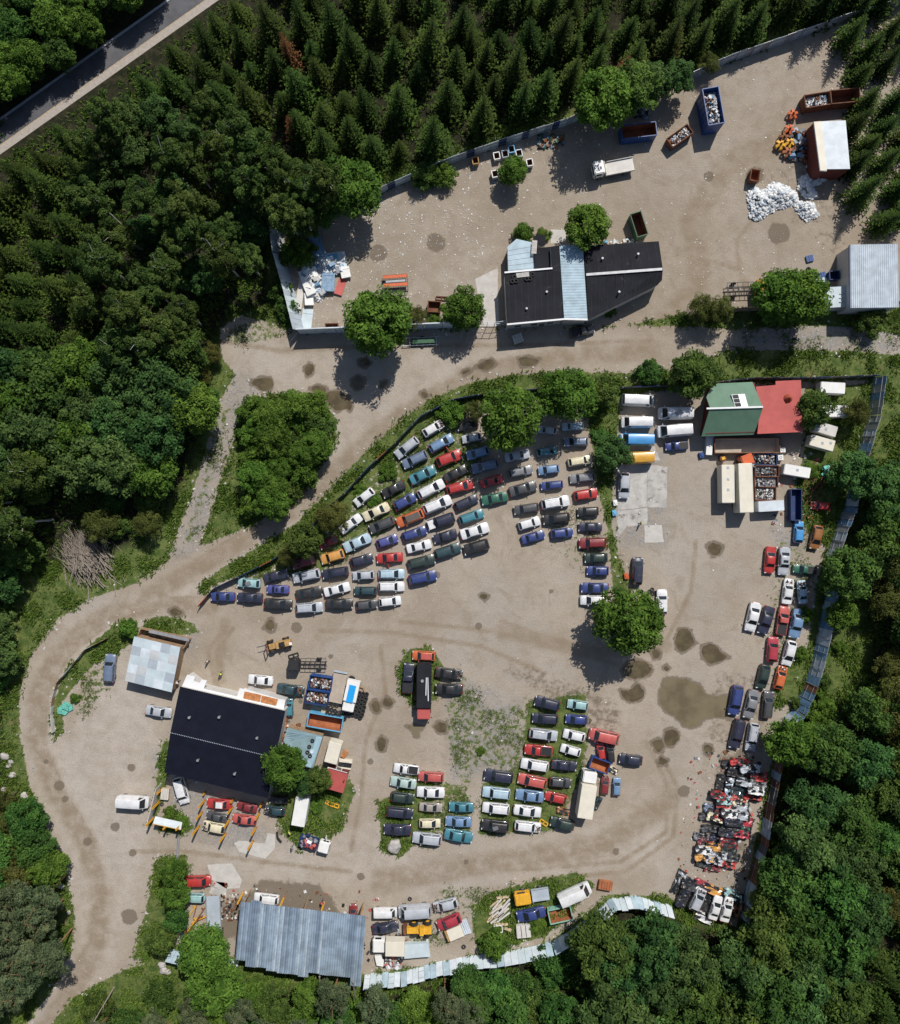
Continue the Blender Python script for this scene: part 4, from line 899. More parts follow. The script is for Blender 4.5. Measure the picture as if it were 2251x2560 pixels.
# warehouse corners on the east side
q = wp('A4', [(1280,1140),(1640,1125),(1690,1670),(1430,1672),(1425,1696),(1352,1692)], 4.6); root = thing('white_warehouse', 'pale roofed warehouse with red plank wall in the upper right', 'building', centre(q)); walls(q, 4.4, root, 'falured'); MB().prism(q, 4.4, 4.6).build('roof', MATS['sheet_light'], root, True)
MB().prism(wp('A4', [(1282,1142),(1368,1138),(1428,1690),(1354,1690)], 4.6), 4.603, 4.66).build('roof_edge', MATS['creamwhite'], root, True)
q = wp('A5', [(1350,757),(1780,750),(1790,1320),(1354,1326)], 5.); root = thing('ribbed_warehouse', 'warehouse with pale ribbed metal roof and blue eaves by the east yard', 'building', centre(q)); walls(q, 4.7, root)
MB().patch(*[(x, y, 4.9) for x, y in q], 46, 1, lambda u, v: .2 * (round(u * 46) % 2), 0, .12).build('roof', MATS['sheet_light'], root, True); a, b_ = q[0], q[3]; MB().bar((a[0] - .06, a[1], 4.8), (b_[0] - .06, b_[1], 4.8), .1, .3).build('eaves_trim', MATS['bluepaint'], root, True)
root, q = quad_building('grey_shed', 'low flat grey roofed shed between round tree and ribbed warehouse', 'A5', [(1100,1142),(1348,1130),(1348,1312),(1100,1326)], [3.2, 3.2, 3.1, 3.1], 'sheet_pale', 'plaster')
for i in range(3): p, q2 = w('A5', 1252, 1200 + i * 36, 3.2), w('A5', 1298, 1200 + i * 36, 3.2); MB().bar((*p, 3.24), (*q2, 3.24), .12, .08).build('roof_vent', MATS['steel'], root, True)
# ---------------------------------------------------------------- fences and walls
def fence(name, label, fr, px, h, mats, step=1.1, post='steel', rail=True, rag=.12, thick=.05, lean=0., postevery=2, jit=0.):
    pts = [Vector(p) for p in wp(fr, px, 0)]; out = [pts[0]]; acc = []
    for a, c in zip(pts, pts[1:]):
        k = max(1, round((c - a).length / step))
        for j in range(1, k + 1): out.append(a.lerp(c, j / k))
    root = thing(name, label, 'fence' if 'fence' in name else 'wall', (out[len(out) // 2].x, out[len(out) // 2].y, 0)); r = random.Random(len(label))
    mb = MB(); RL = [MB(), MB()]; np_ = 0
    for i, (a, c) in enumerate(zip(out, out[1:])):
        d = (c - a).normalized(); n_ = Vector((-d.y, d.x)); hh = h + r.uniform(-rag, rag); off = n_ * r.uniform(-jit, jit) + n_ * (.012 * (i % 2))
        e = d * .02; ln = n_ * lean
        A, C_ = a + e + off, c - e + off
        mb.add([(*(p + n_ * s), 0) for p in (A, C_) for s in (-thick / 2, thick / 2)] + [(*(p + n_ * s + ln), hh) for p in (A, C_) for s in (-thick / 2, thick / 2)],
               [[0, 1, 3, 2], [4, 6, 7, 5], [0, 4, 5, 1], [2, 3, 7, 6], [1, 5, 7, 3], [0, 2, 6, 4]], r.randrange(len(mats)))
        if i % postevery == 0 and np_ < 100:
            p = a - n_ * (thick / 2 + .08); MB().cyl((*p, 0), (*(p + ln), h + .15), .05, n=6).build('post', MATS[post], root, True); np_ += 1
        for z, rl in zip((.3, .75), RL): rl.bar((*(a - n_ * (thick / 2 + .03) + ln * z), h * z), (*(c - n_ * (thick / 2 + .03) + ln * z), h * z), .05, .07)
    mb.build('sheet_panel', [MATS[m] for m in mats], root, True)
    if rail:
        for rl in RL: rl.build('rail', MATS[post], root, True)
    return root
fence('metal_fence', 'tall grey sheet metal fence curving round the west end of the upper yard', 'B1', [(160,240),(185,420),(262,690),(335,985)], 3.4, ['sheet_pale', 'sheet_grey'], 1., rag=.02, lean=-1.5)
fence('yard_wall', 'long pale grey wall along the lower side of the upper yard', 'B1', [(300,1000),(720,985),(1100,965),(1640,945)], 3.6, ['sheet_light'], 3., rag=.01, thick=.2, rail=False)
fence('metal_fence', 'dark shaded sheet fence under the spruces along the upper yard', 'OV', [(730,400),(790,372),(900,326),(1010,288),(1130,250),(1210,215)], 2.6, ['sheet_grey', 'sheet_pale', 'darkblue'], 1.5)
fence('metal_fence', 'shaded grey sheet fence on the far side of the upper right yard', 'OV', [(1375,160),(1450,126),(1560,88),(1680,46),(1800,10)], 2.8, ['sheet_grey', 'steel'], 1.6)
fence('yard_wall', 'dark timber wall below the round tree in the upper right', 'A5', [(-20,1352),(250,1364),(500,1352),(1100,1340),(1350,1330)], 2.6, ['wood'], 1.2)
fence('metal_fence', 'low dark fence patched with orange sheets round the fan-shaped block', 'OV', [(400,1208),(432,1172),(480,1150),(545,1118),(600,1080),(655,1012),(690,985),(735,935),(790,885),(840,832),(905,799),(980,785),(1090,777),(1240,775),(1410,768)], 1.7, ['darkblue', 'blackplastic', 'darkblue', 'blackplastic', 'orangepaint'], 2.2, rag=.15)
fence('metal_fence', 'dark fence behind the green house and the white caravans', 'OV', [(1412,768),(1500,757),(1600,757),(1745,752)], 2.2, ['darkblue', 'door'], 1.5)
fence('metal_fence', 'blue-grey slab fence down the east side beside the caravans', 'OV', [(1742,755),(1732,830),(1716,885),(1702,935),(1686,1010),(1666,1060),(1649,1110)], 3.2, ['sheet_grey', 'scrapblue', 'steel'], 1.4, jit=.08, lean=.8)
fence('metal_fence', 'long blue sheet fence behind the parked cars on the east side', 'OV', [(1650,1165),(1642,1215),(1632,1270),(1622,1310),(1608,1360),(1585,1415),(1565,1432)], 3.2, ['scrapblue', 'sheet_grey', 'scrapblue', 'sheet_grey', 'rustbrown'], 1.5, jit=.1, lean=.9)
fence('metal_fence', 'dark rust brown fence behind the crushed car stacks', 'OV', [(1560,1440),(1545,1520),(1532,1580),(1515,1680),(1490,1770),(1478,1830)], 2.6, ['rustbrown', 'door', 'rustbrown', 'sheet_grey'], 1.5, lean=.6)
fence('metal_fence', 'pale corrugated sheet fence beside the bottom woodland', 'OV', [(728,1945),(800,1940),(870,1922),(950,1905),(990,1903),(1060,1890),(1100,1880),(1150,1850),(1190,1818),(1222,1792),(1270,1788),(1340,1808)], 2.9, ['sheet_light', 'galv_blue', 'sheet_light', 'sheet_pale'], 1.2, rag=.18, jit=.12, lean=-.9)
fence('metal_fence', 'pale blue sheet fence left of the corrugated shed', 'OV', [(342,1893),(400,1905),(478,1918)], 2.8, ['galv_blue', 'sheet_light'], 1.2, lean=-.9)
fence('yard_wall', 'low weathered board wall round the forecourt bank', 'H1', [(895,378),(720,465),(610,600),(490,740),(455,860),(440,1000),(455,1150)], 1.2, ['wood', 'sheet_beige'], 1.5, rail=False)
# gate frame between wall and building
root = thing('yard_gate', 'open steel frame gate leaves beside the black roofed workshop', 'gate', (*w('B1', 1720, 950), 0)); a = [w('B1', *p) for p in ((1645,942),(1755,945),(1850,930))]
for i in (0, 1):
    g = MB(); p, q2 = a[i], a[i + 1]
    for z in (.3, 1.6, 2.9): g.bar((*p, z), (*q2, z), .07)
    for t in (0, .5, 1): x = Vector(p).lerp(Vector(q2), t); g.bar((*x, 0), (*x, 3.), .08)
    g.build('gate_leaf', MATS['sheet_light'], root, True)
# old timber frame behind the forecourt shed
root = thing('ruined_store', 'roofless old timber store behind the patchwork shed', 'shed', (*w('H1', 1400, 340), 0)); g = MB(); q = wp('H1', [(1190,290),(1580,380),(1540,450),(1160,370)])
for p, q2 in zip(q, q[1:] + q[:1]): g.bar((*p, .9), (*q2, .9), .12, 1.8)
g.build('wall', MATS['wood'], root, True); MB().prism(wp('H1', [(1230,310),(1560,385),(1555,410),(1225,335)], 2.), 1.9, 1.98).build('roof_plank', MATS['steel'], root, True)
# ---------------------------------------------------------------- containers, skips, trucks
mat('grime', (.12, .11, .105), .7, .5, 4.)
SCRAP = ['scrapwhite', 'steel', 'scrapblue', 'sheet_beige', 'rust', 'blackplastic']
def axis(fr, p, q, h): a, c = Vector(w(fr, *p, h)), Vector(w(fr, *q, h)); d = c - a; return (a + c) / 2, d.length, math.atan2(d.y, d.x)
def skip(name, label, fr, p, q, wd_, h, out, inn, fill=None, cat='container', slope=0., group=None, fillm=None, t=.09):
    c, L, a = axis(fr, p, q, h); root = thing(name, label, cat, (c.x, c.y, 0), a, group); b = MB()
    for s in (-1, 1):
        b.box(0, s * (wd_ / 2 - t / 2), .12, L, t, h - .12); b.box(s * (L / 2 - t / 2), 0, .12, t, wd_ - 2 * t, h - .12)
    b.build('shell', MATS[out], root); MB().box(0, 0, .1, L - 2 * t - .01, wd_ - 2 * t - .01, .08).build('floor', MATS[inn], root)
    l = MB()
    for s in (-1, 1): l.box(0, s * (wd_ / 2 - t - .015), .2, L - 2 * t - .02, .02, h - .26); l.box(s * (L / 2 - t - .015), 0, .2, .02, wd_ - 2 * t - .06, h - .26)
    l.build('lining', MATS[inn], root)
    rb = MB()
    for i in range(int(L / 1.1)):
        for s in (-1, 1): rb.box(-L / 2 + .5 + i * 1.1, s * (wd_ / 2 + .04), .12, .1, .08, h - .16)
    for s in (-1, 1): rb.box(0, s * (wd_ / 2), h - .02, L + .1, .14, .1); rb.box(s * L / 2, 0, h - .02, .14, wd_, .1)
    rb.build('rib', MATS[out], root)
    if fill:
        n, lo, hi, lab = fill; mm = fillm or SCRAP; mb = rubble(L - .6, wd_ - .5, n, lo, hi, h * .62, h * .38, len(mm)); mb.box(0, 0, h * .25, L - .3, wd_ - .3, h * .38, m=0)
        o = mb.build('rubbish', [MATS[m] for m in mm]); o.location = (c.x, c.y, .0); o.rotation_euler.z = a; tag(o, lab, 'rubbish', kind='stuff')
    return root
skip('waste_container', 'tall blue container heaped with pale rubbish in the upper right yard', 'A4', (120,760), (190,1165), 2.9, 3.8, 'bluepaint', 'bluepaint', (420, .15, .4, 'pale rubbish heaped in the tall blue container'))
skip('waste_container', 'empty blue open container with rust brown inside near the trees', 'A3', (695,1260), (1085,1215), 2.4, 2.4, 'bluepaint', 'rustbrown')
skip('waste_skip', 'small brown skip half full of white rubbish beside the tall blue container', 'A3', (1235,1380), (1465,1215), 1.9, 1.6, 'rustbrown', 'rustbrown', (120, .15, .35, 'white rubbish spilling over the small brown skip'), 'skip')
skip('waste_container', 'brown open container with grey scrap at the right yard edge', 'A4', (1185,915), (1470,870), 2.3, 2.2, 'rustbrown', 'rustbrown', (90, .12, .3, 'grey scrap in the brown container'))
skip('waste_container', 'dark brown container end next to the scrap-filled one at the yard edge', 'A4', (1475,865), (1800,835), 2.4, 2.3, 'rustbrown', 'rustbrown')
skip('waste_skip', 'narrow rusty skip standing above the white scrap heap', 'A5', (505,85), (490,185), 1.6, 1.5, 'rustbrown', 'orangebrown', None, 'skip')
skip('waste_container', 'dark green open container behind the black workshop', 'B2', (1400,185), (1465,390), 2.0, 2.2, 'greenpaint', 'rustbrown')
skip('waste_skip', 'small dark brown skip beside the pale pile inside the wall', 'B1', (1258,795), (1352,800), 1.9, 1.2, 'rustbrown', 'rustbrown', None, 'skip')
skip('waste_skip', 'low brown bin against the long grey wall', 'B1', (490,950), (585,948), 1.2, 1.1, 'rustbrown', 'rustbrown', None, 'skip')
skip('scrap_container', 'upper blue container full of dark engine scrap beside the lorry bed', 'H3', (865,725), (1145,765), 2.5, 2., 'bluepaint', 'darkblue', (230, .12, .32, 'dark engine scrap in the upper blue container'), fillm=['blackplastic', 'rust', 'steel', 'rustbrown', 'scrapwhite'])
skip('scrap_container', 'lower blue container with red rim full of mixed metal scrap', 'H3', (820,900), (1105,945), 2.4, 2., 'darkblue', 'darkblue', (230, .12, .32, 'mixed metal scrap in the lower blue container'), fillm=['blackplastic', 'rust', 'steel', 'scrapwhite', 'rustbrown'])
skip('waste_container', 'open container with sky blue rim and orange brown inside below the tyre stacks', 'H3', (848,1190), (1275,1265), 2.5, 2.0, 'skyblue', 'orangebrown')
skip('waste_skip', 'blue tipping skip with brown inside above the white box lorry', 'J2', (1165,725), (1340,790), 2.1, 1.6, 'bluepaint', 'orangebrown', None, 'skip')
skip('waste_skip', 'mint green skip with brown inside against the pale fence', 'J6', (600,695), (850,640), 2.5, 1.5, 'mint', 'orangebrown', None, 'skip')
skip('scrap_trailer', 'long rusty open trailer bed with sand rings below the green house', 'G2', (350,775), (1000,770), 2.7, 1.5, 'rustbrown', 'beigebed', None, 'trailer')
skip('parts_bin', 'brown bin of shiny wheel rims right of the cream box trailer', 'G2', (755,1030), (990,1030), 2.0, 1.3, 'rustbrown', 'rustbrown', (150, .08, .24, 'shiny rims in the upper brown bin'), 'bin', fillm=['rim', 'blackplastic', 'grime', 'scrapwhite', 'blackplastic', 'rust'])
skip('parts_bin', 'brown half empty parts bin, middle of the three beside the cream trailer', 'G2', (750,1140), (980,1138), 1.9, 1.2, 'rustbrown', 'rustbrown', (60, .08, .24, 'loose parts in the middle bin'), 'bin', fillm=['rim', 'blackplastic', 'grime', 'scrapwhite', 'blackplastic', 'rust'])
skip('parts_bin', 'brown bin of cream and silver parts above the white sheet roof', 'G2', (755,1255), (960,1258), 2.3, 1.2, 'rustbrown', 'rustbrown', (150, .08, .26, 'cream and silver parts in the lowest bin'), 'bin', fillm=['rim', 'creamwhite', 'scrapwhite', 'blackplastic'])
skip('parts_bin', 'blue bin of dark scrap under the long rusty trailer', 'G2', (735,905), (970,915), 2.0, 1.3, 'darkblue', 'darkblue', (90, .15, .35, 'dark scrap in the blue bin'), 'bin', fillm=['blackplastic', 'steel', 'rust', 'sheet_grey'])
def closed_box(name, label, fr, p, q, wd_, h, mt, cat, base=.0, hatch=(), wheels=True, group=None, windows=0):
    c, L, a = axis(fr, p, q, h + base); root = thing(name, label, cat, (c.x, c.y, 0), a, group)
    b = bmesh.new(); bmesh.ops.create_cube(b, size=1.); bmesh.ops.scale(b, vec=(L, wd_, h - .35), verts=b.verts); bmesh.ops.bevel(b, geom=b.edges[:], offset=.09, segments=2, affect='EDGES')
    me = bpy.data.meshes.new('body'); b.to_mesh(me); b.free(); me.materials.append(MATS[mt]); o = link('body', me, root); o.location = (0, 0, base + .35 + (h - .35) / 2)
    for u, v in hatch: MB().box(u * L / 2, v * wd_ / 2, base + h, .42, .42, .07).build('roof_hatch', MATS['sheet_grey'], root)
    ed = MB()
    for s in (-1, 1): ed.box(0, s * (wd_ / 2 - .04), base + h - .03, L - .2, .05, .05)
    ed.build('roof_edge', MATS['trim'], root)
    for i in range(windows): MB().box(-L / 4 + i * L / 2.5, wd_ / 2 + .005, base + h * .5, .9, .03, .5).build('window', glass, root)
    if wheels:
        for s in (-1, 1): o = link('wheel', car_meshes('s')['wheel'], root); o.location = (-.1 * L, s * (wd_ / 2 - .15), .31)
    return root
closed_box('caravan', 'long cream caravan with two dark roof hatches below the red recovery truck', 'G2', (482,965), (487,1348), 2.3, 2.9, 'creamwhite', 'caravan', hatch=((-.25, 0), (.30, 0), (-.85, .0)), windows=3)
closed_box('box_trailer', 'tall cream box trailer right beside the long caravan', 'G2', (655,950), (672,1445), 2.5, 3.6, 'creamwhite', 'trailer')
closed_box('storage_box', 'white sheet covered box below the parts bins', 'G2', (785,1385), (1045,1370), 1.9, 2.2, 'sheet_light', 'trailer')
closed_box('storage_box', 'white slab sided box lying askew right of the parts bins', 'G2', (1045,1005), (1305,1050), 1.9, 2.0, 'white', 'trailer', hatch=((0, .2),), wheels=False)
closed_box('caravan', 'white rounded caravan in the top corner under the dark fence', 'G2', (1410,190), (1655,202), 2.0, 2.5, 'white', 'caravan', windows=2)
closed_box('caravan', 'white caravan with two small dark hatches, half under the tree', 'G2', (1375,430), (1690,428), 2.1, 2.5, 'white', 'caravan', hatch=((.3, -.1), (.5, .5)), windows=2)
closed_box('caravan', 'dirty grey roofed caravan above the cream-white one', 'G2', (1355,575), (1570,640), 1.9, 2.4, 'sheet_beige', 'caravan', hatch=((0, 0),), windows=2)
closed_box('caravan', 'cream-white caravan with two hatches set aslant beside the fence', 'G2', (1310,715), (1545,780), 2.0, 2.5, 'creamwhite', 'caravan', hatch=((0, 0), (.65, .4)), windows=2)
closed_box('storage_box', 'short white lorry box standing above the small red hut', 'H4', (1120,210), (1042,500), 2.3, 2.8, 'creamwhite', 'trailer')
closed_box('storage_box', 'white lorry box standing in grass below the hall corner', 'H4', (655,985), (585,1385), 2.4, 2.9, 'white', 'trailer')
for i, (x, y) in enumerate(((1030,815),(1010,893))):
    c = w('G2', x, y, .9); g = MB().box(0, 0, 0, .95, .95, .9); o = g.build('appliance', MATS['white']); o.location = (*c, 0); o.rotation_euler.z = .1; tag(o, ('white square appliance at the end of the rusty trailer', 'white square appliance just below the other one')[i], 'appliance', 'white appliances by the trailer')
    h_ = MB().torus((0, 0, .92), .22, .05).build('door_ring', MATS['steel']); h_.parent = o
def lorry(name, label, fr, front, back, cabm, bed, cat='lorry', wd_=2.4, cabl=1.9, cabh=2.7, bedm='sheet_beige', boxh=None, boxm='creamwhite', frame=False):
    c, L, a = axis(fr, back, front, 1.6); root = thing(name, label, cat, (c.x, c.y, 0), a)
    b = bmesh.new(); bmesh.ops.create_cube(b, size=1.); bmesh.ops.scale(b, vec=(cabl, wd_ * .94, cabh - .6), verts=b.verts); bmesh.ops.bevel(b, geom=b.edges[:], offset=.14, segments=2, affect='EDGES')
    me = bpy.data.meshes.new('cab'); b.to_mesh(me); b.free(); me.materials.append(MATS[cabm]); o = link('cab', me, root); o.location = (L / 2 - cabl / 2, 0, .6 + (cabh - .6) / 2)
    ws = MB().box(L / 2 - .02, 0, cabh * .6, .08, wd_ * .76, .75, 0, 0, -.18).build('windscreen', glass); ws.parent = root
    for s in (-1, 1): MB().box(L / 2 - cabl * .45, s * (wd_ * .47 + .005), cabh * .62, cabl * .5, .03, .6).build('side_window', glass, root); MB().box(L / 2 - .15, s * (wd_ / 2 + .12), cabh * .6, .08, .2, .4).build('mirror', MATS['blackplastic'], root)
    ch = MB()
    for s in (-.38, .38): ch.box(-cabl / 2, s, .72, L - cabl, .14, .2)
    for i in range(5): ch.box(-L / 2 + .3 + i * (L - cabl) / 5, 0, .74, .1, .8, .16)
    if frame:
        for s in (-1, 1): ch.box(-cabl / 2, s * wd_ * .46, .95, L - cabl - .2, .08, .1)
        for i in range(6): ch.box(-L / 2 + .2 + i * (L - cabl - .3) / 5, 0, .96, .07, wd_ * .9, .07)
    ch.build('chassis', MATS['blackplastic'], root)
    if bed: 
        bl = L - cabl - .25; MB().box(-L / 2 + bl / 2, 0, 1.0, bl, wd_, .16).build('load_bed', MATS[bedm], root)
        r_ = MB()
        for s in (-1, 1): r_.box(-L / 2 + bl / 2, s * (wd_ / 2 - .04), 1.16, bl, .08, .28)
        r_.box(-L / 2 + bl - .05, 0, 1.16, .09, wd_ - .18, .9); r_.build('bed_side', MATS[bedm], root)
    if boxh:
        bl = L - cabl - .2; MB().box(-L / 2 + bl / 2, 0, 1., bl, wd_ + .1, boxh - 1.).build('box_body', MATS[boxm], root); MB().box(-L / 2 + bl / 2, 0, boxh, bl - .1, wd_, .03).build('box_roof', MATS[boxm], root)
    for x in (L / 2 - cabl * .6, -L / 2 + L * .22):
        for s in (-1, 1): o = link('wheel', car_meshes('s')['wheel'], root); o.location = (x, s * (wd_ / 2 - .12), .46); o.scale = (1.5,) * 3
    return root, c, L, a
lorry('flatbed_lorry', 'white flatbed lorry with empty pale bed standing in the upper yard', 'A3', (372,1690), (835,1600), 'white', True, wd_=2.5)
lorry('stripped_lorry', 'yellow cabbed lorry chassis without bed beside the round tree', 'A5', (596,1135), (250,1150), 'yellowpaint', False, frame=True, wd_=2.5)
lorry('stripped_lorry', 'black cabbed lorry chassis with bare axle above the blue containers', 'H3', (615,505), (1080,510), 'blackplastic', False, frame=True, wd_=2.1)
root, c, L, a = lorry('box_lorry', 'old lorry with long black flat-topped box and red cab in the weeds', 'J1', (475,712), (480,205), 'redroof', False, wd_=2.5, boxh=3.0, boxm='felt')
MB().box(-L * .05, .75, 3.05, 4.2, .14, .1, .03).build('roof_rail', MATS['trim'], root); MB().box(-L * .1, .4, 3.05, 3.2, .14, .1, -.02).build('roof_rail', MATS['trim'], root); MB().cyl((-L * .2, -.3, 3.03), (-L * .2, -.3, 3.3), .28).build('roof_vent', MATS['steel'], root)
lorry('box_lorry', 'white lorry with long dirty cream box parked among scrap skips', 'J2', (1150,800), (1085,1235), 'white', False, wd_=2.6, boxh=3.6, cabl=2.0, cabh=3.)
lorry('box_lorry', 'white box van with pale roof below the dark blue crashed sedan', 'J5', (145,1000), (505,1005), 'white', False, wd_=2.5, boxh=2.9, cabl=2.2, cabh=2.1)
lorry('flatbed_lorry', 'grey flatbed recovery lorry with white cab left of the corrugated shed', 'J4', (545,715), (530,385), 'white', True, wd_=2.5, bedm='sheet_grey')
lorry('pickup_lorry', 'orange cabbed work lorry with scrap in its open bed', 'J6', (212,490), (600,430), 'yellowpaint', True, wd_=2.2, cabl=2.9, cabh=2.2, bedm='sheet_grey')
root, c, L, a = lorry('pickup_lorry', 'white open bed van loaded with red and dark crushed scrap, door open', 'H4', (1035,1690), (610,1580), 'white', True, wd_=2.2, cabl=2.0, cabh=2., bedm='darkblue')
MB().box(L / 2 - 1.0, 1.35, .6, .1, .9, 1., .4).build('open_door', MATS['white'], root)
o = rubble(2.8, 1.8, 60, .2, .55, 1.2, .5, 4).build('scrap_load', [MATS[m] for m in ('redroof', 'darkblue', 'blackplastic', 'steel')]); o.location = (c.x - math.cos(a) * 1.1, c.y - math.sin(a) * 1.1, 0); o.rotation_euler.z = a; tag(o, 'red and dark crushed scrap on the open white van bed', 'scrap', kind='stuff')
lorry('recovery_truck', 'red cabbed recovery truck tucked above the cream box trailer', 'G2', (640,870), (690,1010), 'orangepaint', True, wd_=2.3)
root, c, L, a = lorry('pool_van', 'long white van with bright blue roof panel between tyre stacks', 'H3', (1345,1085), (1430,700), 'white', False, wd_=2.2, boxh=2.4, boxm='white', cabl=1.7, cabh=2.2)
MB().box(-.5, 0, 2.44, L * .55, 1.25, .04).build('roof_panel', mat('cyan', (.02, .32, .72), .4, .05, 1.), root)
# grey sand-filled lorry bed between container and white van
c, L, a = axis('H3', (1260,600), (1185,985), 1.2); root = thing('lorry_bed', 'long beige lorry bed between the blue containers and the white van', 'lorry bed', (c.x, c.y, 0), a); MB().box(0, 0, .9, L, 2.5, .2).build('bed', MATS['beigebed'], root)
mb = MB().box(-L / 2, 0, 1.1, .3, 2.5, .3); mb.build('headboard', MATS['sheet_grey'], root)
for x in (-.25, .3):
    for s in (-1, 1): o = link('wheel', car_meshes('s')['wheel'], root); o.location = (x * L, s * 1.05, .46); o.scale = (1.5,) * 3
k = 0
for gx, gy in [(1120,1000),(1170,1005),(1218,1008),(1110,1060),(1158,1068),(1206,1080),(1250,1095),(1100,1112),(1150,1118),(1195,1132),(1240,1142),(1285,1145),(1318,1118),(1358,1128)]: tyre(*w('H3', gx, gy, .6), [.0, .22, .44][k % 3] + (1.1 if gy < 1150 and gx < 1260 else 0), 'dark tyre stacked on the lower end of the beige lorry bed', 'tyres on the beige lorry bed', 1.15); k += 1
for gx, gy in [(1490,870),(1535,880),(1578,885),(1478,915),(1525,925),(1568,940),(1470,955),(1515,965),(1552,985),(1460,1005),(1508,1012),(1545,1045),(1450,1050),(1495,1062),(1438,1095),(1485,1110),(1532,1095),(1408,1135),(1455,1148),(1500,1172),(1520,1140),(1385,680),(1405,688),(1300,1185)]: tyre(*w('H3', gx, gy, .6), 0, 'dark tyre in the ground stack right of the white and blue van', 'tyres stacked by the white and blue van', 1.25); tyre(*w('H3', gx + 2, gy - 3, .6), .27, 'dark tyre in the ground stack right of the white and blue van', 'tyres stacked by the white and blue van', 1.25)
for gx, gy in [(905,755),(1020,755),(1060,725),(1070,785),(1105,770),(1055,905),(1065,945),(870,770)]: tyre(*w('G3', gx, gy, .2), 0, 'dark tyre lying by the round yard tree and the white hatchback', 'tyres by the yard tree', 1.1)
tyre(*w('G3', 925, 822, .2), .0, 'wheel with yellow rim among the tyres by the yard tree', None, 1.1); tyre(*w('J5', 562,487, .2), 0, 'single tyre lying above the silver van', None, 1.1); tyre(*w('J5', 1167,1025, .2), 0, 'tyre with pale rim on bare earth by the pale fence', None, 1.2); tyre(*w('J1', 352, 1392, .2), 0, 'rusty tyre between pale green and white sedans', None, 1.); tyre(*w('A5', 978, 978, .2), 0, 'tyre lying in the upper right yard near blue crates', None, 1.3); tyre(*w('H5', 235, 485, .2), 0, 'tyre on the ground below the wooden crate trailer', None, 1.0)
# ---------------------------------------------------------------- crushed cars
mat('grime', (.12, .11, .105), .7, .5, 4.)
CRUSH = []
for sdn in range(7):
    b = bmesh.new(); bmesh.ops.create_grid(b, x_segments=13, y_segments=7, size=.5); rr = random.Random(sdn)
    g = bmesh.ops.extrude_face_region(b, geom=b.faces[:]); top = [v for v in g['geom'] if isinstance(v, bmesh.types.BMVert)]; tops = set(top)
    for v in b.verts:
        p = v.co.copy(); n_ = noise.noise_vector((p.x * 4 + sdn * 7, p.y * 4, sdn)); n2 = noise.noise_vector((p.x * 11, p.y * 9 + sdn, 3.))
        up = v in tops
        v.co = Vector((p.x * 3.7 + n_.x * .3, p.y * 1.65 + n_.y * .25, (.55 + .3 * n_.z + .12 * n2.z) if up else 0.))
    bmesh.ops.recalc_face_normals(b, faces=b.faces)
    me = bpy.data.meshes.new('body'); b.to_mesh(me); b.free()
    for m_ in ('blackplastic', 'blackplastic', 'glass'): me.materials.append(MATS[m_])
    for f in me.polygons:
        q = noise.noise((f.center.x * .75, f.center.y * 1.1, sdn * 3.)); f.material_index = 1 if q > .10 else 2 if q < -.34 else 0
    fr_ = rubble(3.3, 1.4, 8, .08, .26, .3, .25, 2, rr).mesh('debris', [MATS['grime'], MATS['blackplastic']]); CRUSH.append((me, fr_))
CR = []
def crushed(fr, x, y, ang, colr, z=0., s=1.):
    c = w(fr, x, y, z + .6); t = thing('crushed_car', None, 'crushed car', (*c, z), ang, 'crushed cars in the scrap stacks', s); me, fm = CRUSH[R.randrange(7)]
    o = link('body', me, t); o.material_slots[0].link = 'OBJECT'; o.material_slots[0].material = paint(colr); tag(link('debris', fm, t), kind='stuff'); CR.append((t, colr, c))
# layered stack along the fence (columns of flattened shells, two to three high)
lay = '''830 280 black 0
905 265 red .7
1015 330 silver 1.4
1100 410 red 1.4
870 370 black .7
960 460 silver 1.4
1085 480 grey 1.4
1080 545 white 2.1
890 460 silver .7
800 540 pale_blue .7
900 545 dark_teal .7
780 440 black 0
715 470 black 0
1040 600 red .7
710 590 red .7
770 640 light_teal .7
900 620 faded_red .7
920 660 cream .7
760 710 red .7
910 700 silver .7
640 720 slate_blue 0
600 800 dark_grey 0
670 810 cream .7
750 790 red .7
820 770 white 1.4
920 790 silver 1.4
850 850 navy 1.4
960 850 crimson .7
820 890 dark_green .7
940 915 green .7
620 920 dark_grey 0
780 960 navy .7
930 970 crimson .7
700 1010 navy 0
540 1000 grey 0
580 1050 dark_red 0
655 1100 golden .7
800 1060 dark_red .7
800 1130 dark_green .7
565 1130 white .7
690 1180 silver .7
820 1200 dark_grey .7
565 1205 golden .7
660 1240 silver .7
780 1265 red .4
560 1260 dark_green 0
640 1300 dark_red 0'''
rc_ = random.Random(3)
for ln in lay.splitlines():
    x, y, c_, z = ln.split(); crushed('G5', float(x), float(y), R.choice((.05, -.1, -.2, 1.45)) if float(y) < 560 else -.12 + R.uniform(-.1, .1), c_.replace('_', ' '), float(z), R.uniform(.78, .92))
    if float(z) > .3: crushed('G5', float(x) + rc_.uniform(-8, 8), float(y) + rc_.uniform(-6, 6), -.12, rc_.choice(['black', 'dark grey', 'navy', 'dark red', 'grey']), max(0, float(z) - .7), .8)
for x, y, a, c_, z in ((300,1460,1.15,'black',0),(320,1420,1.2,'silver',.0),(390,1500,1.1,'black',.7),(350,1600,1.2,'navy',.7),(430,1480,-.35,'dark grey',.7),(560,1480,-.4,'crimson',.5),(650,1520,-.35,'golden',.6),(580,1620,1.2,'black',0),(850,1570,-.35,'light teal',.5),(880,1690,1.3,'brown',.3),(560,1790,-.4,'white',.0)): crushed('G5', x, y, a, c_, z, .95)
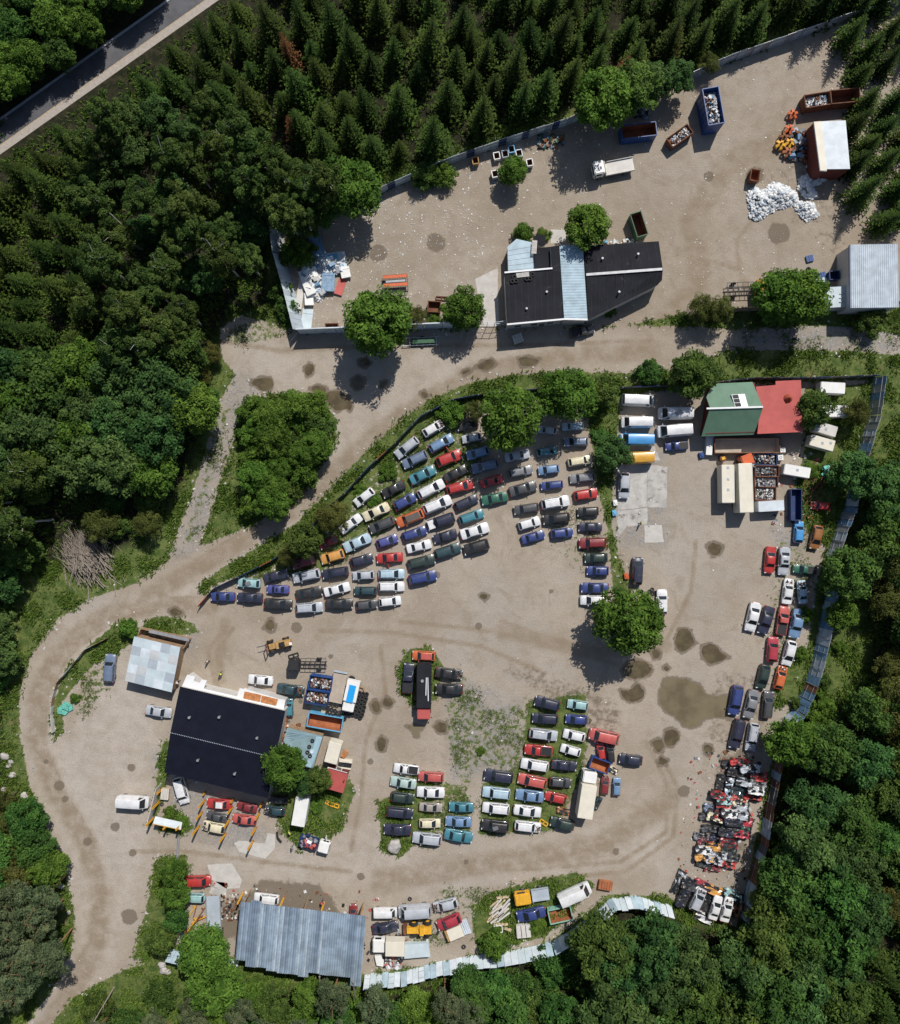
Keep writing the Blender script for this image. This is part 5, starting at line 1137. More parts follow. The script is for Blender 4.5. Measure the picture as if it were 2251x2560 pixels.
for p in ((430,1700,530,1490,'h','silver','g'), (620,1790,690,1560,'s','white',''), (735,1810,795,1575,'s','white','g')):
    vehicle('G5', *p, 'wrecked cars piled below the crushed stacks', {430: 'pale wrecked hatchback standing on the dark heap at its left side', 620: 'white wrecked sedan on the heap, left one of a close pair', 735: 'white wrecked sedan on the heap beside rusty springs, right one of a pair'}[p[0]], .75)
bycol = {}
for t, c_, p in sorted(CR, key=lambda q: -q[2][1]): bycol.setdefault(c_, []).append((t, p))
ORD = ['topmost', 'second', 'third', 'fourth', 'fifth', 'sixth', 'seventh', 'eighth', 'ninth', 'tenth', 'eleventh', 'twelfth', 'thirteenth', 'fourteenth', 'fifteenth', 'sixteenth', 'seventeenth', 'eighteenth', 'nineteenth', 'twentieth'] + ['twenty-' + q for q in ('first', 'second', 'third', 'fourth', 'fifth', 'sixth', 'seventh', 'eighth', 'ninth')] + ['thirtieth']
for c_, lst in bycol.items():
    for i, (t, p) in enumerate(lst):
        t['label'] = f"only {c_} crushed car shell in the scrap stacks by the brown fence" if len(lst) == 1 else f"{c_} crushed car shell, {ORD[i]} of the {c_} shells down the scrap stacks" if i else f"{c_} crushed car shell, {ORD[0]} of the {c_} shells in the scrap stacks"
# ---------------------------------------------------------------- machines and loose things
def machine(name, label, cat, fr, rear, front, scale=1.):
    c, L, a = axis(fr, rear, front, .8); return thing(name, label, cat, (c.x, c.y, 0), a, None, scale), L
def wheelset(root, pts, r, wd_):
    for x, y in pts:
        wm = MB(); wm.cyl((0, -wd_ / 2, 0), (0, wd_ / 2, 0), r, n=16); wm.cyl((0, -wd_ / 2 - .01, 0), (0, wd_ / 2 + .01, 0), r * .5, n=10, m=1); o = wm.build('wheel', [MATS['tyre'], MATS['yellowpaint']], root); o.location = (x, y, r)
mat('ochre', (.40, .24, .09), .7, .25, 1.5, stain=(.14, .07, .03), amount=.45)
root, L = machine('forklift', 'worn ochre yellow forklift loader with two long tines on open ground', 'forklift', 'H3', (640,220), (270,310))
MB().box(-1.2, 0, .6, 2.4, 1.3, .75).box(-2.3, 0, .7, 1.2, 1.1, .9).box(.5, 0, .5, 1.6, 1.0, .6).build('body', MATS['ochre'], root); MB().box(-1.2, 0, 1.35, .9, .8, .5).box(-1.2, 0, 1.85, .2, .7, .5).build('seat', MATS['blackplastic'], root)
MB().bar((1.5, -.7, .2), (1.5, -.7, 2.6), .14).bar((1.5, .7, .2), (1.5, .7, 2.6), .14).bar((1.5, -.7, 2.5), (1.5, .7, 2.5), .14).bar((1.5, -.7, .5), (1.5, .7, .5), .14).bar((1.5, -.7, 1.4), (1.5, .7, 1.4), .14).build('mast', MATS['rustbrown'], root)
for s in (-1, 1): MB().box(2.6, s * .5, .15, 2.2, .12, .07).build('fork', MATS['steel'], root); 
MB().box(-2.8, .25, 1.5, .5, .5, .3).build('engine_cover', MATS['white'], root); wheelset(root, [(1., -.95), (1., .95), (-1.9, -.8), (-1.9, .8)], .62, .4)
root, L = machine('wheel_loader', 'yellow wheel loader with big rear tyre between vans by the fence', 'loader', 'J5', (835,810), (545,820))
MB().box(-.9, 0, .8, 2.0, 1.3, .9).box(1.4, 0, .7, 2.4, 1.1, .8).build('body', MATS['yellowpaint'], root); MB().box(-.1, 0, 1.2, .7, 1.4, .9).build('cab', MATS['yellowpaint'], root); MB().bar((.2, .5, 1.6), (2.2, .4, 1.0), .2).bar((.2, -.5, 1.6), (2.2, -.4, 1.0), .2).build('lift_arm', MATS['yellowpaint'], root); MB().box(2.9, 0, .3, .6, 1.9, .8, 0, 0, .3).build('bucket', MATS['rustbrown'], root); wheelset(root, [(-1.2, -1.0), (-1.2, 1.0), (1.3, -.9), (1.3, .9)], .72, .5)
c, L, a = axis('B1', (925,625), (1105,612), .9); root = thing('steel_cage', 'orange red steel cage frame lying alone in the upper yard', 'cage', (c.x, c.y, 0), a); W2 = 2.9
f = MB()
for s in (-1, 0, 1):
    f.bar((-L / 2, s * W2 / 2, .1), (L / 2, s * W2 / 2, .1), .09); f.bar((-L / 2, s * W2 / 2, .9), (L / 2, s * W2 / 2, .9), .09)
for i in range(11):
    x = -L / 2 + L * i / 10; f.bar((x, -W2 / 2, .1), (x, W2 / 2, .1), .05)
    for s in (-1, 0, 1): f.bar((x, s * W2 / 2, .1), (x, s * W2 / 2, .9), .05)
f.build('frame', MATS['blackplastic'], root); MB().box(0, 1.15, .9, L, .55, .08).box(0, -.35, .9, L, .55, .08).build('orange_rail', MATS['orangepaint'], root); MB().box(0, .45, .55, L * .8, .5, .06).build('mesh_shelf', MATS['steel'], root)
def crate(name, label, cat, fr, p, q, wd_, h, mt, lid=None, slats=5):
    c, L, a = axis(fr, p, q, h); root = thing(name, label, cat, (c.x, c.y, 0), a); b = MB()
    for s in (-1, 1): b.box(0, s * wd_ / 2, .08, L, .06, h - .08); b.box(s * L / 2, 0, .08, .06, wd_, h - .08)
    b.box(0, 0, .08, L, wd_, .06); b.build('box', MATS[mt], root); t_ = MB()
    for i in range(slats): t_.box(-L / 2 + (i + .5) * L / slats, 0, h + (.02 if i % 2 else 0), L / slats * .86, wd_ + .04, .04)
    if lid: t_.build('lid', MATS[lid], root)
    for s in (-1, 1): MB().box(s * L * .38, 0, 0, .12, wd_, .08).build('runner', MATS['wood'], root)
    return root
crate('wooden_crate', 'orange brown wooden crate by the bend of the pale fence', 'crate', 'J6', (1160,325), (1308,350), 1.5, .8, 'orangebrown', 'orangebrown')
crate('wooden_crate', 'pale wooden crate trailer under the hall edge beside the white minivan', 'crate', 'H5', (225,345), (325,355), 1.9, .8, 'palewood', 'sheet_beige')
crate('wooden_crate', 'slatted pale crate under the tyre-laden lorry bed', 'crate', 'H3', (1020,1065), (1070,1072), 1.3, .6, 'palewood', 'palewood')
for i, (x, y, nm) in enumerate(((400,1290,0),(510,1305,1),(575,1300,2))): pass
KO = [('A2',1165,1200,'golden crate bin by the shaded north fence','ochre'),('A2',1325,1165,'white crate bin by the shaded north fence','white'),('A2',1435,1115,'blue-white crate bin, farthest along the shaded north fence','skyblue'),('A2',1492,1145,'white crate bin just behind the small yard tree','sheet_light'),('A2',1572,1215,'white crate bin right of the small yard tree','white'),('A2',1312,1300,'white crate bin standing out in the yard left of the small tree','white'),('A2',1388,1150,'grey shaded crate bin between two white ones','sheet_grey')]
for fr, x, y, lb, mt in KO:
    root = skip('crate_bin', lb, fr, (x - 22, y + 4), (x + 22, y - 4), 1.2, 1.0, mt, 'rustbrown', None, 'crate')
for x, y, lb in ((990,880,'flat blue crate tray lying on the upper right yard'),(1102,1032,'blue crate tray beside the low grey boat-like cover'),): crate('blue_crate', lb, 'crate', 'A5', (x - 30, y + 8), (x + 30, y - 8), 1.1, .35, 'scrapblue', 'bluepaint', 3)
skip('blue_bin', 'dark blue square bin by the ribbed warehouse eaves', 'A5', (1165,1035), (1252,1030), 1.5, 1.4, 'darkblue', 'darkblue', None, 'bin')
solo('cover_sheet', MB().prism(wp('A5', [(1035,1060),(1130,1050),(1175,1085),(1150,1110),(1045,1095)], .5), 0, .5), MATS['sheet_pale'], 'pale grey boat-shaped cover beside the large round tree', 'cover')
# grabs and buckets in the upper right
def grab(x, y, mt, lab, s=1.):
    c = w('A4', x, y, .6); root = thing('scrap_grab', lab, 'grab', (*c, 0), R.uniform(0, 3), 'scrap grabs by the white warehouse', s)
    for i in range(5):
        a = i * 1.257; cl = MB(); p0 = (.15 * math.cos(a), .15 * math.sin(a), 1.1); p1 = (.85 * math.cos(a), .85 * math.sin(a), .8); p2 = (.7 * math.cos(a), .7 * math.sin(a), .02)
        cl.bar(p0, p1, .42, .14); cl.bar(p1, p2, .38, .12); cl.build('claw', MATS[mt], root)
    MB().cyl((0, 0, .8), (0, 0, 1.5), .25, .15).build('hub', MATS['rustbrown'], root)
for x, y, mt, lb in ((1040,1065,'orangepaint','orange scrap grab standing apart near the brown containers'),(1000,1235,'orangepaint','orange scrap grab above the brown-orange one'),(940,1325,'rust','brown scrap grab between the orange and yellow ones'),(900,1405,'yellowpaint','yellow scrap grab on the left of the pair'),(1000,1385,'yellowpaint','yellow scrap grab with white sheet on it'),(980,1490,'orangebrown','copper orange scrap grab lowest in the row')): grab(x, y, mt, lb, 1.05)
o = rubble(4.5, 6, 90, .2, .9, 0, .8, 4).build('scrap_heap', [MATS[m] for m in ('blackplastic', 'steel', 'scrapblue', 'rustbrown')]); o.location = (*w('A4', 1130, 1420), 0); tag(o, 'dark mixed scrap heaped along the white warehouse wall', 'scrap heap', kind='stuff')
def bagheap(name, label, fr, outline, n, peak, mts, lo=.35, hi=.8):
    P_ = wp(fr, outline); xs = [p[0] for p in P_]; ys = [p[1] for p in P_]; mb = MB(); k = 0; r = random.Random(n)
    while k < n:
        x, y = r.uniform(min(xs), max(xs)), r.uniform(min(ys), max(ys))
        A = np.array([x]); B = np.array([y]); d_ = float(sdf(A, B, P_)[0])
        if d_ < 0: continue
        s = r.uniform(lo, hi); z = min(peak, d_ * .85) * r.uniform(.55, 1)
        bm = bmesh.new(); bmesh.ops.create_icosphere(bm, subdivisions=1, radius=s)
        M_ = Matrix.Rotation(r.uniform(0, 6), 3, 'Z')
        vs = [M_ @ Vector((v.co.x * 1.2 + r.uniform(-.1, .1), v.co.y * .85 + r.uniform(-.1, .1), v.co.z * .6 + r.uniform(-.06, .06))) + Vector((x, y, z + s * .2)) for v in bm.verts]
        mb.add(vs, [[v.index for v in f.verts] for f in bm.faces], r.randrange(len(mts))); bm.free(); k += 1
    mb.add([(x, y, .02) for x, y in P_], [list(range(len(P_)))], 0)
    return solo(name, mb, [MATS[m] for m in mts], label, 'scrap heap', kind='stuff')
mat('bag', (.70, .70, .69), .6, .1, 2.)
bagheap('white_heap', 'big curved heap of white bundles in the upper right yard', 'A5', [(420,300),(480,250),(560,280),(660,200),(760,230),(860,300),(880,370),(760,430),(680,440),(580,510),(520,545),(450,520),(440,420)], 900, 2.2, ['bag', 'bag', 'scrapwhite', 'sheet_light', 'sheet_grey'], .14, .42)
bagheap('white_heap', 'smaller heap of white bundles right of the curved heap', 'A5', [(840,410),(900,370),(1020,390),(1040,460),(1070,500),(960,550),(900,500)], 300, 1.2, ['bag', 'scrapwhite', 'sheet_grey'], .12, .36)
bagheap('white_heap', 'shaded heap of blue-white bundles behind the warehouse', 'A5', [(890,180),(950,140),(1090,130),(1120,180),(1050,230),(1000,240),(1070,340),(950,340),(880,270)], 130, 1.2, ['bag', 'scrapwhite'], .25, .5)
# sheet heap inside the west wall
r = random.Random(8)
SH = [(425,335,90,190,.3,'scrapblue'),(555,460,180,150,.15,'sheet_pale'),(540,440,90,80,.2,'skyblue'),(445,490,70,150,.2,'sheet_grey'),(590,500,90,80,.5,'sheet_light'),(640,540,70,80,.2,'white'),(510,610,95,150,-.03,'scrapblue'),(355,620,70,200,.38,'white'),(395,530,60,120,.35,'white'),(365,740,65,90,.05,'white'),(300,680,50,260,-.13,'sheet_beige'),(450,560,100,90,.7,'bag'),(600,640,60,130,-.3,'redroof'),(350,480,50,100,-.5,'redroof'),(375,410,60,40,.3,'white'),(345,895,80,180,-.12,'sheet_pale')]
for i, (x, y, dx, dy, a, mt) in enumerate(SH):
    c = w('B1', x, y, .8); k = .3339 * S; mb = MB(); nn = 6; z = [1.5, 1., 1.3, .6, 1., .8, .9, 1.2, 1.2, .6, .3, .5, .3, .5, .9, .05][i]
    mb.box(0, 0, 0, dx * k, dy * k, .06 if mt not in ('scrapblue', 'white') else .45); mb.box(0, dy * k * .3, .46 if mt in ('scrapblue', 'white') else .07, dx * k * .9, .08, .05)
    o = mb.build('metal_sheet', [MATS[mt]]); o.location = (*c, z * .5); o.rotation_euler = (r.uniform(-.14, .14), r.uniform(-.14, .14), a)
    tag(o, ['long blue locker-like sheet at the top of the wall-side scrap heap','wide pale sheet in the middle of the wall-side scrap heap','sky blue panel with ring mark on the scrap heap','grey leaning panel left of the wide pale sheet','pale panel right of the wide sheet','white torn panel at the right tip of the scrap heap','grey-blue tank casing in the scrap heap','long white panel leaning along the metal fence','upper white panel of the long leaning pair','white cabinet at the foot of the scrap heap','long cream sheet lying along the metal fence','white plastic sheet between tank casing and white panels','red beam piece right of the tank casing','red panel under the wall-side bush','small white box below the wall-side bush','pale grey sheet on the ground by the wall corner'][i], 'scrap sheet', 'sheets in the wall-side scrap heap')
bagheap('white_heap', 'crumpled white sheeting in the scrap heap by the west metal fence', 'B1', [(380,640),(450,600),(480,700),(460,760),(400,760)], 70, .8, ['bag', 'scrapwhite'], .12, .3)
for i_, (lx_, ly_, n_, at_, rz_) in enumerate(((3.2, 6.5, 150, (400, 600), .25), (3.4, 2.6, 70, (560, 500), .1))):
    o = rubble(lx_, ly_, n_, .15, .85, .1, .8, 5).build('scrap_heap', [MATS[m] for m in ('white', 'scrapwhite', 'sheet_light', 'sheet_beige', 'scrapblue')]); o.location = (*w('B1', *at_), 0); o.rotation_euler.z = rz_; tag(o, ('torn white sheets and boards heaped along the west metal fence', 'torn pale sheets round the sky blue panel in the scrap heap')[i_], 'scrap heap', kind='stuff')
# yellow post rows with their chains
PO = [('H5',810,322,.35),('H5',800,430,.9),('H5',765,590,.9),('H5',725,775,1.),('H5',1185,408,.5),('H5',1168,520,.8),('H5',1130,690,.9),('H5',1078,870,1.),('H5',1570,460,.6),('H5',1525,600,.8),('H5',1480,790,.9),('H5',1440,970,1.),('H5',228,290,.6),('H5',200,450,.9),('H5',128,660,1.),('H5',350,705,1.),('H5',515,715,1.)]
for i, (fr, x, y, k) in enumerate(PO):
    c = w(fr, x, y); h = 3.6 * k; root = thing('steel_post', 'yellow steel post in the post rows below the dark hall', 'post', (*c, 0), .3, 'yellow posts below the dark hall')
    mb = MB()
    for s in (-1, 1): mb.box(0, s * .11, .02, .26, .04, h)
    mb.box(0, 0, .02, .05, .18, h); mb.build('beam', MATS['yellowpaint'], root); MB().box(0, 0, 0, .42, .42, .02).build('base_plate', MATS['rust'], root)
for i, (x, y) in enumerate(((775,340),(1085,385),(1397,420),(1692,470))):
    c = w('J4', x, y); root = thing('steel_post', 'yellow steel post standing along the upper edge of the corrugated shed', 'post', (*c, 0), .12, 'yellow posts of the corrugated shed'); MB().box(0, -.1, .02, .24, .04, 4.3).box(0, .1, .02, .24, .04, 4.3).box(0, 0, .02, .05, .16, 4.3).build('beam', MATS['yellowpaint'], root); MB().box(0, 0, 0, .4, .4, .02).build('base_plate', MATS['rust'], root)
root = thing('lean_wall', 'white corrugated screen held by yellow posts beside the weeds', 'wall', (*w('H5', 310, 740), 0)); a, b_, c, d_ = [(*w('H5', *p, z), z) for p, z in (((150,640),1.2),((505,718),1.2),((490,815),2.6),((120,735),2.6))]
MB().patch(a, b_, c, d_, 40, 1, lambda u, v: .05 * (round(u * 40) % 2), 0, .05).build('screen', MATS['sheet_light'], root, True); MB().bar((*w('H5', 120, 735, 2.4), 2.5), (*w('H5', 490, 815, 2.4), 2.5), .1).build('rail', MATS['yellowpaint'], root, True)
root = thing('lean_wall', 'grey weathered board wall along the left of the white minivan', 'wall', (*w('H5', 165, 450), 0)); a, b_ = w('H5', 235, 200), w('H5', 110, 690); MB().bar((*a, 1.4), (*b_, 1.4), .1, 2.8).build('board', MATS['sheet_beige'], root, True)
c, L, a = axis('H5', (460,840), (440,1240), .2); root = thing('steel_beam', 'long grey steel channel lying below the corrugated screen', 'beam', (c.x, c.y, 0), a); MB().box(0, 0, 0, L, .42, .05).box(0, .19, .05, L, .05, .22).box(0, -.19, .05, L, .05, .22).build('channel', MATS['steel'], root)
# yellow scrap frames, log pile, brushwood, boards
for i in range(10):
    a = R.uniform(-.5, 1.2); c = w('J4', 300 + R.uniform(-20, 150), 480 + i * 17, .5); mb = MB(); l = R.uniform(2, 5); mb.box(0, 0, 0, l, .16, .16).box(l * .4, .2, 0, .15, .6, .15); o = mb.build('crane_beam', MATS['yellowpaint' if i % 3 else 'rust']); o.location = (*c, .1 + .1 * i); o.rotation_euler.z = a + .6; tag(o, 'rusty yellow steel beam in the tangle left of the flatbed lorry' if i % 3 else 'rust brown steel beam in the tangle left of the flatbed lorry', 'beam', 'steel beams tangled beside the flatbed lorry')
for i in range(16):
    x, y = 1500 + (i % 4) * 38 + R.uniform(-8, 8), 540 + (i // 4) * 48 + R.uniform(-8, 8); c = w('J5', x, y); l = R.uniform(2.2, 3.2); mb = MB(); mb.box(0, 0, 0, l, .3, .26); o = mb.build('timber', MATS['sheet_beige' if i % 2 else 'palewood']); o.location = (*c, .24 * (i % 2)); o.rotation_euler.z = .75 + R.uniform(-.15, .15); tag(o, 'weathered squared timber in the pile left of the orange lorry', 'timber', 'timbers piled beside the orange lorry')
for p, q2, z in (((1525,750),(1665,765),.0),((1610,800),(1700,830),.0),((1535,465),(1670,450),0)): 
    a, b_ = w('J5', *p), w('J5', *q2); solo('timber', MB().bar((*a, .2), (*b_, .2), .4, .35), MATS['palewood'], 'loose pale timber lying beside the timber pile', 'timber', 'loose timbers by the pile')
skip('appliance_shell', 'open white appliance shell below the timber pile', 'J5', (1510,830), (1600,820), 1.2, .8, 'white', 'rustbrown', None, 'appliance')
crate('trailer_box', 'grey flat box trailer with drawbar in the bottom weeds', 'trailer', 'J6', (235,860), (390,845), 2.2, .9, 'sheet_beige', 'sheet_beige', 3)
c, L, a = axis('J5', (975,890), (1230,790), .9); root = thing('caravan_wreck', 'collapsed beige caravan body with grey slatted end beside the crimson hatchback', 'caravan', (c.x, c.y, 0), a); MB().box(-.6, -.2, .2, L * .62, 2.1, .9, 0, 0, .05).build('body', MATS['creamwhite'], root); MB().box(L * .28, 0, .3, L * .42, 2.6, .5, 0, 0, -.1).build('end_panel', MATS['sheet_light'], root); g = MB()
for i in range(6): g.box(L * .12 + i * .35, 0, .85, .06, 2.4, .05)
g.build('slat', MATS['sheet_grey'], root); MB().box(-L / 2 + .1, -.2, .1, .5, 2., 1.).build('side_board', MATS['ochre'], root)
solo('sheet_roof', MB().prism(wp('J5', [(500,1000),(770,985),(795,1135),(500,1160)], 1.5), 1.3, 1.42).box(*w('J5', 640, 1070, 1.3), 0, 4.5, 2.2, 1.3), [MATS['sheet_pale']], 'low lean-to with pale grey sheets against the fence right of the white box van', 'shed')
solo('boat_hull', MB().prism(wp('J5', [(165,1130),(230,1120),(270,1180),(262,1245),(190,1235)], .8), 0, .8), [MATS['white']], 'white and teal rounded hull shell below the white box van', 'hull')
o = rubble(3.6, 2.2, 60, .15, .55, 0, .5, 4).build('scrap_heap', [MATS[m] for m in ('scrapwhite', 'redroof', 'blackplastic', 'steel')]); o.location = (*w('J5', 365, 1180), 0); tag(o, 'car part scrap heaped in the corner beside the rounded hull', 'scrap heap', kind='stuff')
for x, y, dx, dy, n_, lb in (('J4',690,450,0,0,0),): pass
o = rubble(3.2, 5., 90, .12, .4, 0, .3, 3).build('scrap_heap', [MATS[m] for m in ('rustbrown', 'blackplastic', 'sheet_beige')]); o.location = (*w('J4', 665, 460), 0); tag(o, 'dark greasy scrap strewn left of the corrugated shed', 'scrap heap', kind='stuff')
mat('twig', (.24, .205, .17), .85, .2, 3.)
def brush(label, fr, x, y, n, rad, ang, lo, hi, peak):
    mb = MB(); r = random.Random(n)
    for i in range(n):
        u, v = r.gauss(0, .4), r.gauss(0, .4); l = r.uniform(lo, hi); a = ang + r.gauss(0, .35); z = max(.05, peak * (1 - (u * u + v * v))) * r.uniform(.3, 1); p = Vector((u * rad, v * rad, z)); d = Vector((math.cos(a), math.sin(a), r.uniform(-.12, .2))) * l / 2; mb.cyl(p - d, p + d, r.uniform(.05, .11), .02, 5, 0, False)
    o = mb.build('brushwood', MATS['twig']); o.location = (*w(fr, x, y), 0); tag(o, label, 'brushwood', kind='stuff')
brush('large heap of cut grey branches at the woodland edge in the west', 'B3', 640, 1720, 380, 5.0, 2.0, 2., 6., 2.2); brush('small heap of pale cut twigs beside the gravel track', 'B3', 1475, 630, 160, 1.8, 1.9, 1., 2.6, .8)
solo('tarp_heap', MB().prism(rough_outline(wp('H1', [(470,960),(520,905),(590,930),(600,970),(530,1015),(475,1005)], .4), .3, .3), 0, .3).prism(rough_outline(wp('H1', [(500,960),(530,920),(570,940),(560,985)], .6), .3, .2), .3, .6), [mat('netgreen', (.12, .40, .33), .7, .3, 3.)], 'crumpled turquoise netting heap by the board wall', 'netting')
solo('netting', rubble(1.2, 1.8, 40, .2, .5, .1, .5, 1), [MATS['netgreen']], 'turquoise netting bundle beside rusty bars near the east fence', 'netting').location = (*w('G2', 1445, 1030), .1)
for i in range(9):
    c = w('G2', 1240 + i * 28, 1130 + R.uniform(-120, 120)); l = R.uniform(4, 8); o = MB().box(0, 0, 0, l, .12, .12).box(l * .2, 0, .12, .3, .14, .1).build('rusty_bar', MATS['rustbrown']); o.location = (*c, .05 + i * .06); o.rotation_euler.z = 1.25 + R.uniform(-.35, .35); tag(o, 'rusty steel bar in the bundle right of the blue frame', 'bar', 'rusty bars by the blue frame')
skip('steel_bin', 'open blue steel frame bin standing right of the parts bins', 'G2', (1165,1210), (1165,1520), 1.9, 1.5, 'darkblue', 'darkblue', None, 'frame')
for i, (x, y) in enumerate(((415,905),)): 
    c = w('G2', x, y); root = thing('oil_drum', 'rusty round drum with yellow rag above the long caravan', 'drum', (*c, 0)); MB().cyl((0, 0, 0), (0, 0, 1.), .6, n=20).torus((0, 0, 1.), .58, .05).build('barrel', MATS['rustbrown'], root); MB().box(0, 0, 1., .6, .5, .15, .4).build('rag', MATS['yellowpaint'], root)
solo('pallet_box', MB().prism(wp('G2', [(275,680),(345,675),(322,868),(262,865)], 1.), 0, 1.).prism(wp('G2', [(300,700),(330,690),(315,780),(300,780)], 1.2), 1., 1.15), [MATS['white']], 'narrow white lean-to box left of the rusty trailer', 'box')
for fr, x, y, mt, lb in (('G1',605,570,'bluepaint','small blue bin at the house corner'),('G1',90,855,'white','white sack on the concrete edge'),('G1',84,915,'skyblue','light blue box on the concrete edge'),('G3',672,525,'orangepaint','orange crumpled cover beside the dark blue minivan'),('H3',735,1255,'rust','rusty gas bottle below the teal wreck')):
    c = w(fr, x, y); bm = MB(); bm.box(0, 0, 0, .75, 1.0 if mt != 'rust' else .5, .6, .2).box(.05, .05, .6, .5, .6, .12, .5); o = bm.build('small_box', MATS[mt]); o.location = (*c, 0); tag(o, lb, 'box')
# smaller things standing about the yards
vehicle('B2', 815, 1275, 1032, 1220, 'p', 'dark grey', '', None, 'dark pickup parked in the shade below the black workshop')
vehicle('H3', 615, 1120, 610, 985, 'h', 'teal', 'g', None, 'dark teal car nose against the right wall of the hall')
crate('utility_trailer', 'small grey trailer with pale box in the shade left of the dark pickup', 'trailer', 'B2', (300,1330), (385,1300), 1.6, .8, 'steel', 'sheet_beige', 4)
c, L, a = axis('B1', (1060,1060), (1340,1048), .8); root = thing('boat_trailer', 'long green boat-like trailer in the shade under the grey yard wall', 'trailer', (c.x, c.y, 0), a)
MB().box(.6, 0, .5, L * .62, .9, .35).build('hull', MATS['greenpaint'], root); g = MB()
for s in (-1, 1): g.box(0, s * .7, .4, L, .08, .1)
for i in range(6): g.box(-L / 2 + .3 + i * L / 5.6, 0, .5, .07, 1.4, .07)
g.build('frame', MATS['sheet_light'], root); wheelset(root, [(.4, -.85), (.4, .85)], .3, .18)
for q, h_, mt, nm, lb in (([(1190,400),(1240,315),(1292,360),(1240,435)],.7,'rustorange','metal_tank','rusty orange tank lying right of the short white lorry box'),([(1170,430),(1352,455),(1352,500),(1168,478)],.6,'creamwhite','car_door_panel','cream panel frame standing beside the red hut'),([(1150,545),(1335,570),(1330,590),(1148,562)],.5,'creamwhite','car_door_panel','lower cream panel edge beside the red hut')):
    pp = wp('H4', q, h_); solo(nm, MB().prism(pp, 0, h_).prism(inset(pp, .55), h_, h_ + .06), [MATS[mt]], lb, 'panel')
solo('windscreen_glass', MB().prism(wp('H4', [(1160,485),(1345,505),(1335,565),(1155,545)], .4), 0, .35).prism(inset(wp('H4', [(1160,485),(1345,505),(1335,565),(1155,545)], .4), .8), .35, .42), [MATS['glass']], 'dark green loose windscreen between the two cream panels', 'windscreen')
for fr, pts_, mt, nm, lb, cat_ in (('H4', [(985,1030),(1045,1060),(1165,1100)], 'yellowpaint', 'lifting_frame', 'yellow steel lifting frame lying in the grass below the red hut', 'frame'), ('J2', [(668,1290),(735,1335)], 'yellowpaint', 'lifting_frame', 'small yellow frame lying right of the stripped white estate', 'frame'), ('H4', [(300,1455),(310,1540),(360,1600)], 'blackplastic', 'car_bumper', 'black curved car bumper lying left of the white lorry box', 'bumper'), ('H3', [(1500,775),(1540,790),(1570,850)], 'wood', 'car_bumper', 'brown curved bumper lying above the tyre stacks', 'bumper'), ('H3', [(615,410),(730,375)], 'blackplastic', 'bull_bar', 'black bar frame lying above the black lorry cab', 'frame'), ('B1', [(1320,735),(1405,740)], 'rustbrown', 'steel_grate', 'rusty grate lying above the small brown skip', 'grate'), ('A4', [(1240,1560),(1190,1660)], 'creamwhite', 'plank', 'pale plank leaning by the red warehouse wall', 'plank'), ('H3', [(60,800),(340,885)], 'sheet_beige', 'plank', 'long weathered beam lying along the white canopy edge', 'plank')):
    mb = MB(); P_ = [w(fr, *p) for p in pts_]
    for p, q2 in zip(P_, P_[1:]):
        d_ = (Vector(q2) - Vector(p)).normalized(); n_ = Vector((-d_.y, d_.x)) * .3
        if nm in ('lifting_frame', 'bull_bar', 'steel_grate'):
            for s in (-1, 1): mb.bar((*(Vector(p) + n_ * s), .2), (*(Vector(q2) + n_ * s), .2), .16)
            for t in (0, .5, 1): c_ = Vector(p).lerp(Vector(q2), t); mb.bar((*(c_ - n_), .2), (*(c_ + n_), .2), .16)
        else: mb.bar((*p, .22), (*q2, .22), .3, .26)
    solo(nm, mb, [MATS[mt]], lb, cat_)
o = rubble(6., 1.2, 70, .12, .45, 0, .35, 5).build('scrap_heap', [MATS[m] for m in ('scrapwhite', 'skyblue', 'sheet_beige', 'steel', 'palewood')]); o.location = (*w('B2', 1270, 455), 0); o.rotation_euler.z = .07; tag(o, 'pale scrap strewn along the back of the black workshop', 'scrap heap', kind='stuff')
o = rubble(5., 2.4, 80, .12, .5, 0, .5, 4).build('scrap_heap', [MATS[m] for m in ('blackplastic', 'greenpaint', 'scrapblue', 'rust')]); o.location = (*w('A2', 1730, 1060), 0); tag(o, 'shaded scrap heaped against the north fence right of the crate bins', 'scrap heap', kind='stuff')
o = rubble(3., 2., 50, .12, .5, 0, .5, 4).build('scrap_heap', [MATS[m] for m in ('scrapblue', 'scrapwhite', 'blackplastic', 'steel')]); o.location = (*w('A3', 930, 1050), 0); tag(o, 'blue and pale scrap heaped above the empty blue container', 'scrap heap', kind='stuff')
o = rubble(1.6, 7., 60, .15, .6, 0, .4, 5).build('scrap_heap', [MATS[m] for m in ('blackplastic', 'scrapwhite', 'steel', 'rust', 'rustorange')]); o.location = (*w('H3', 560, 1230), 0); o.rotation_euler.z = -.22; tag(o, 'car parts heaped along the right wall of the hall', 'scrap heap', kind='stuff')
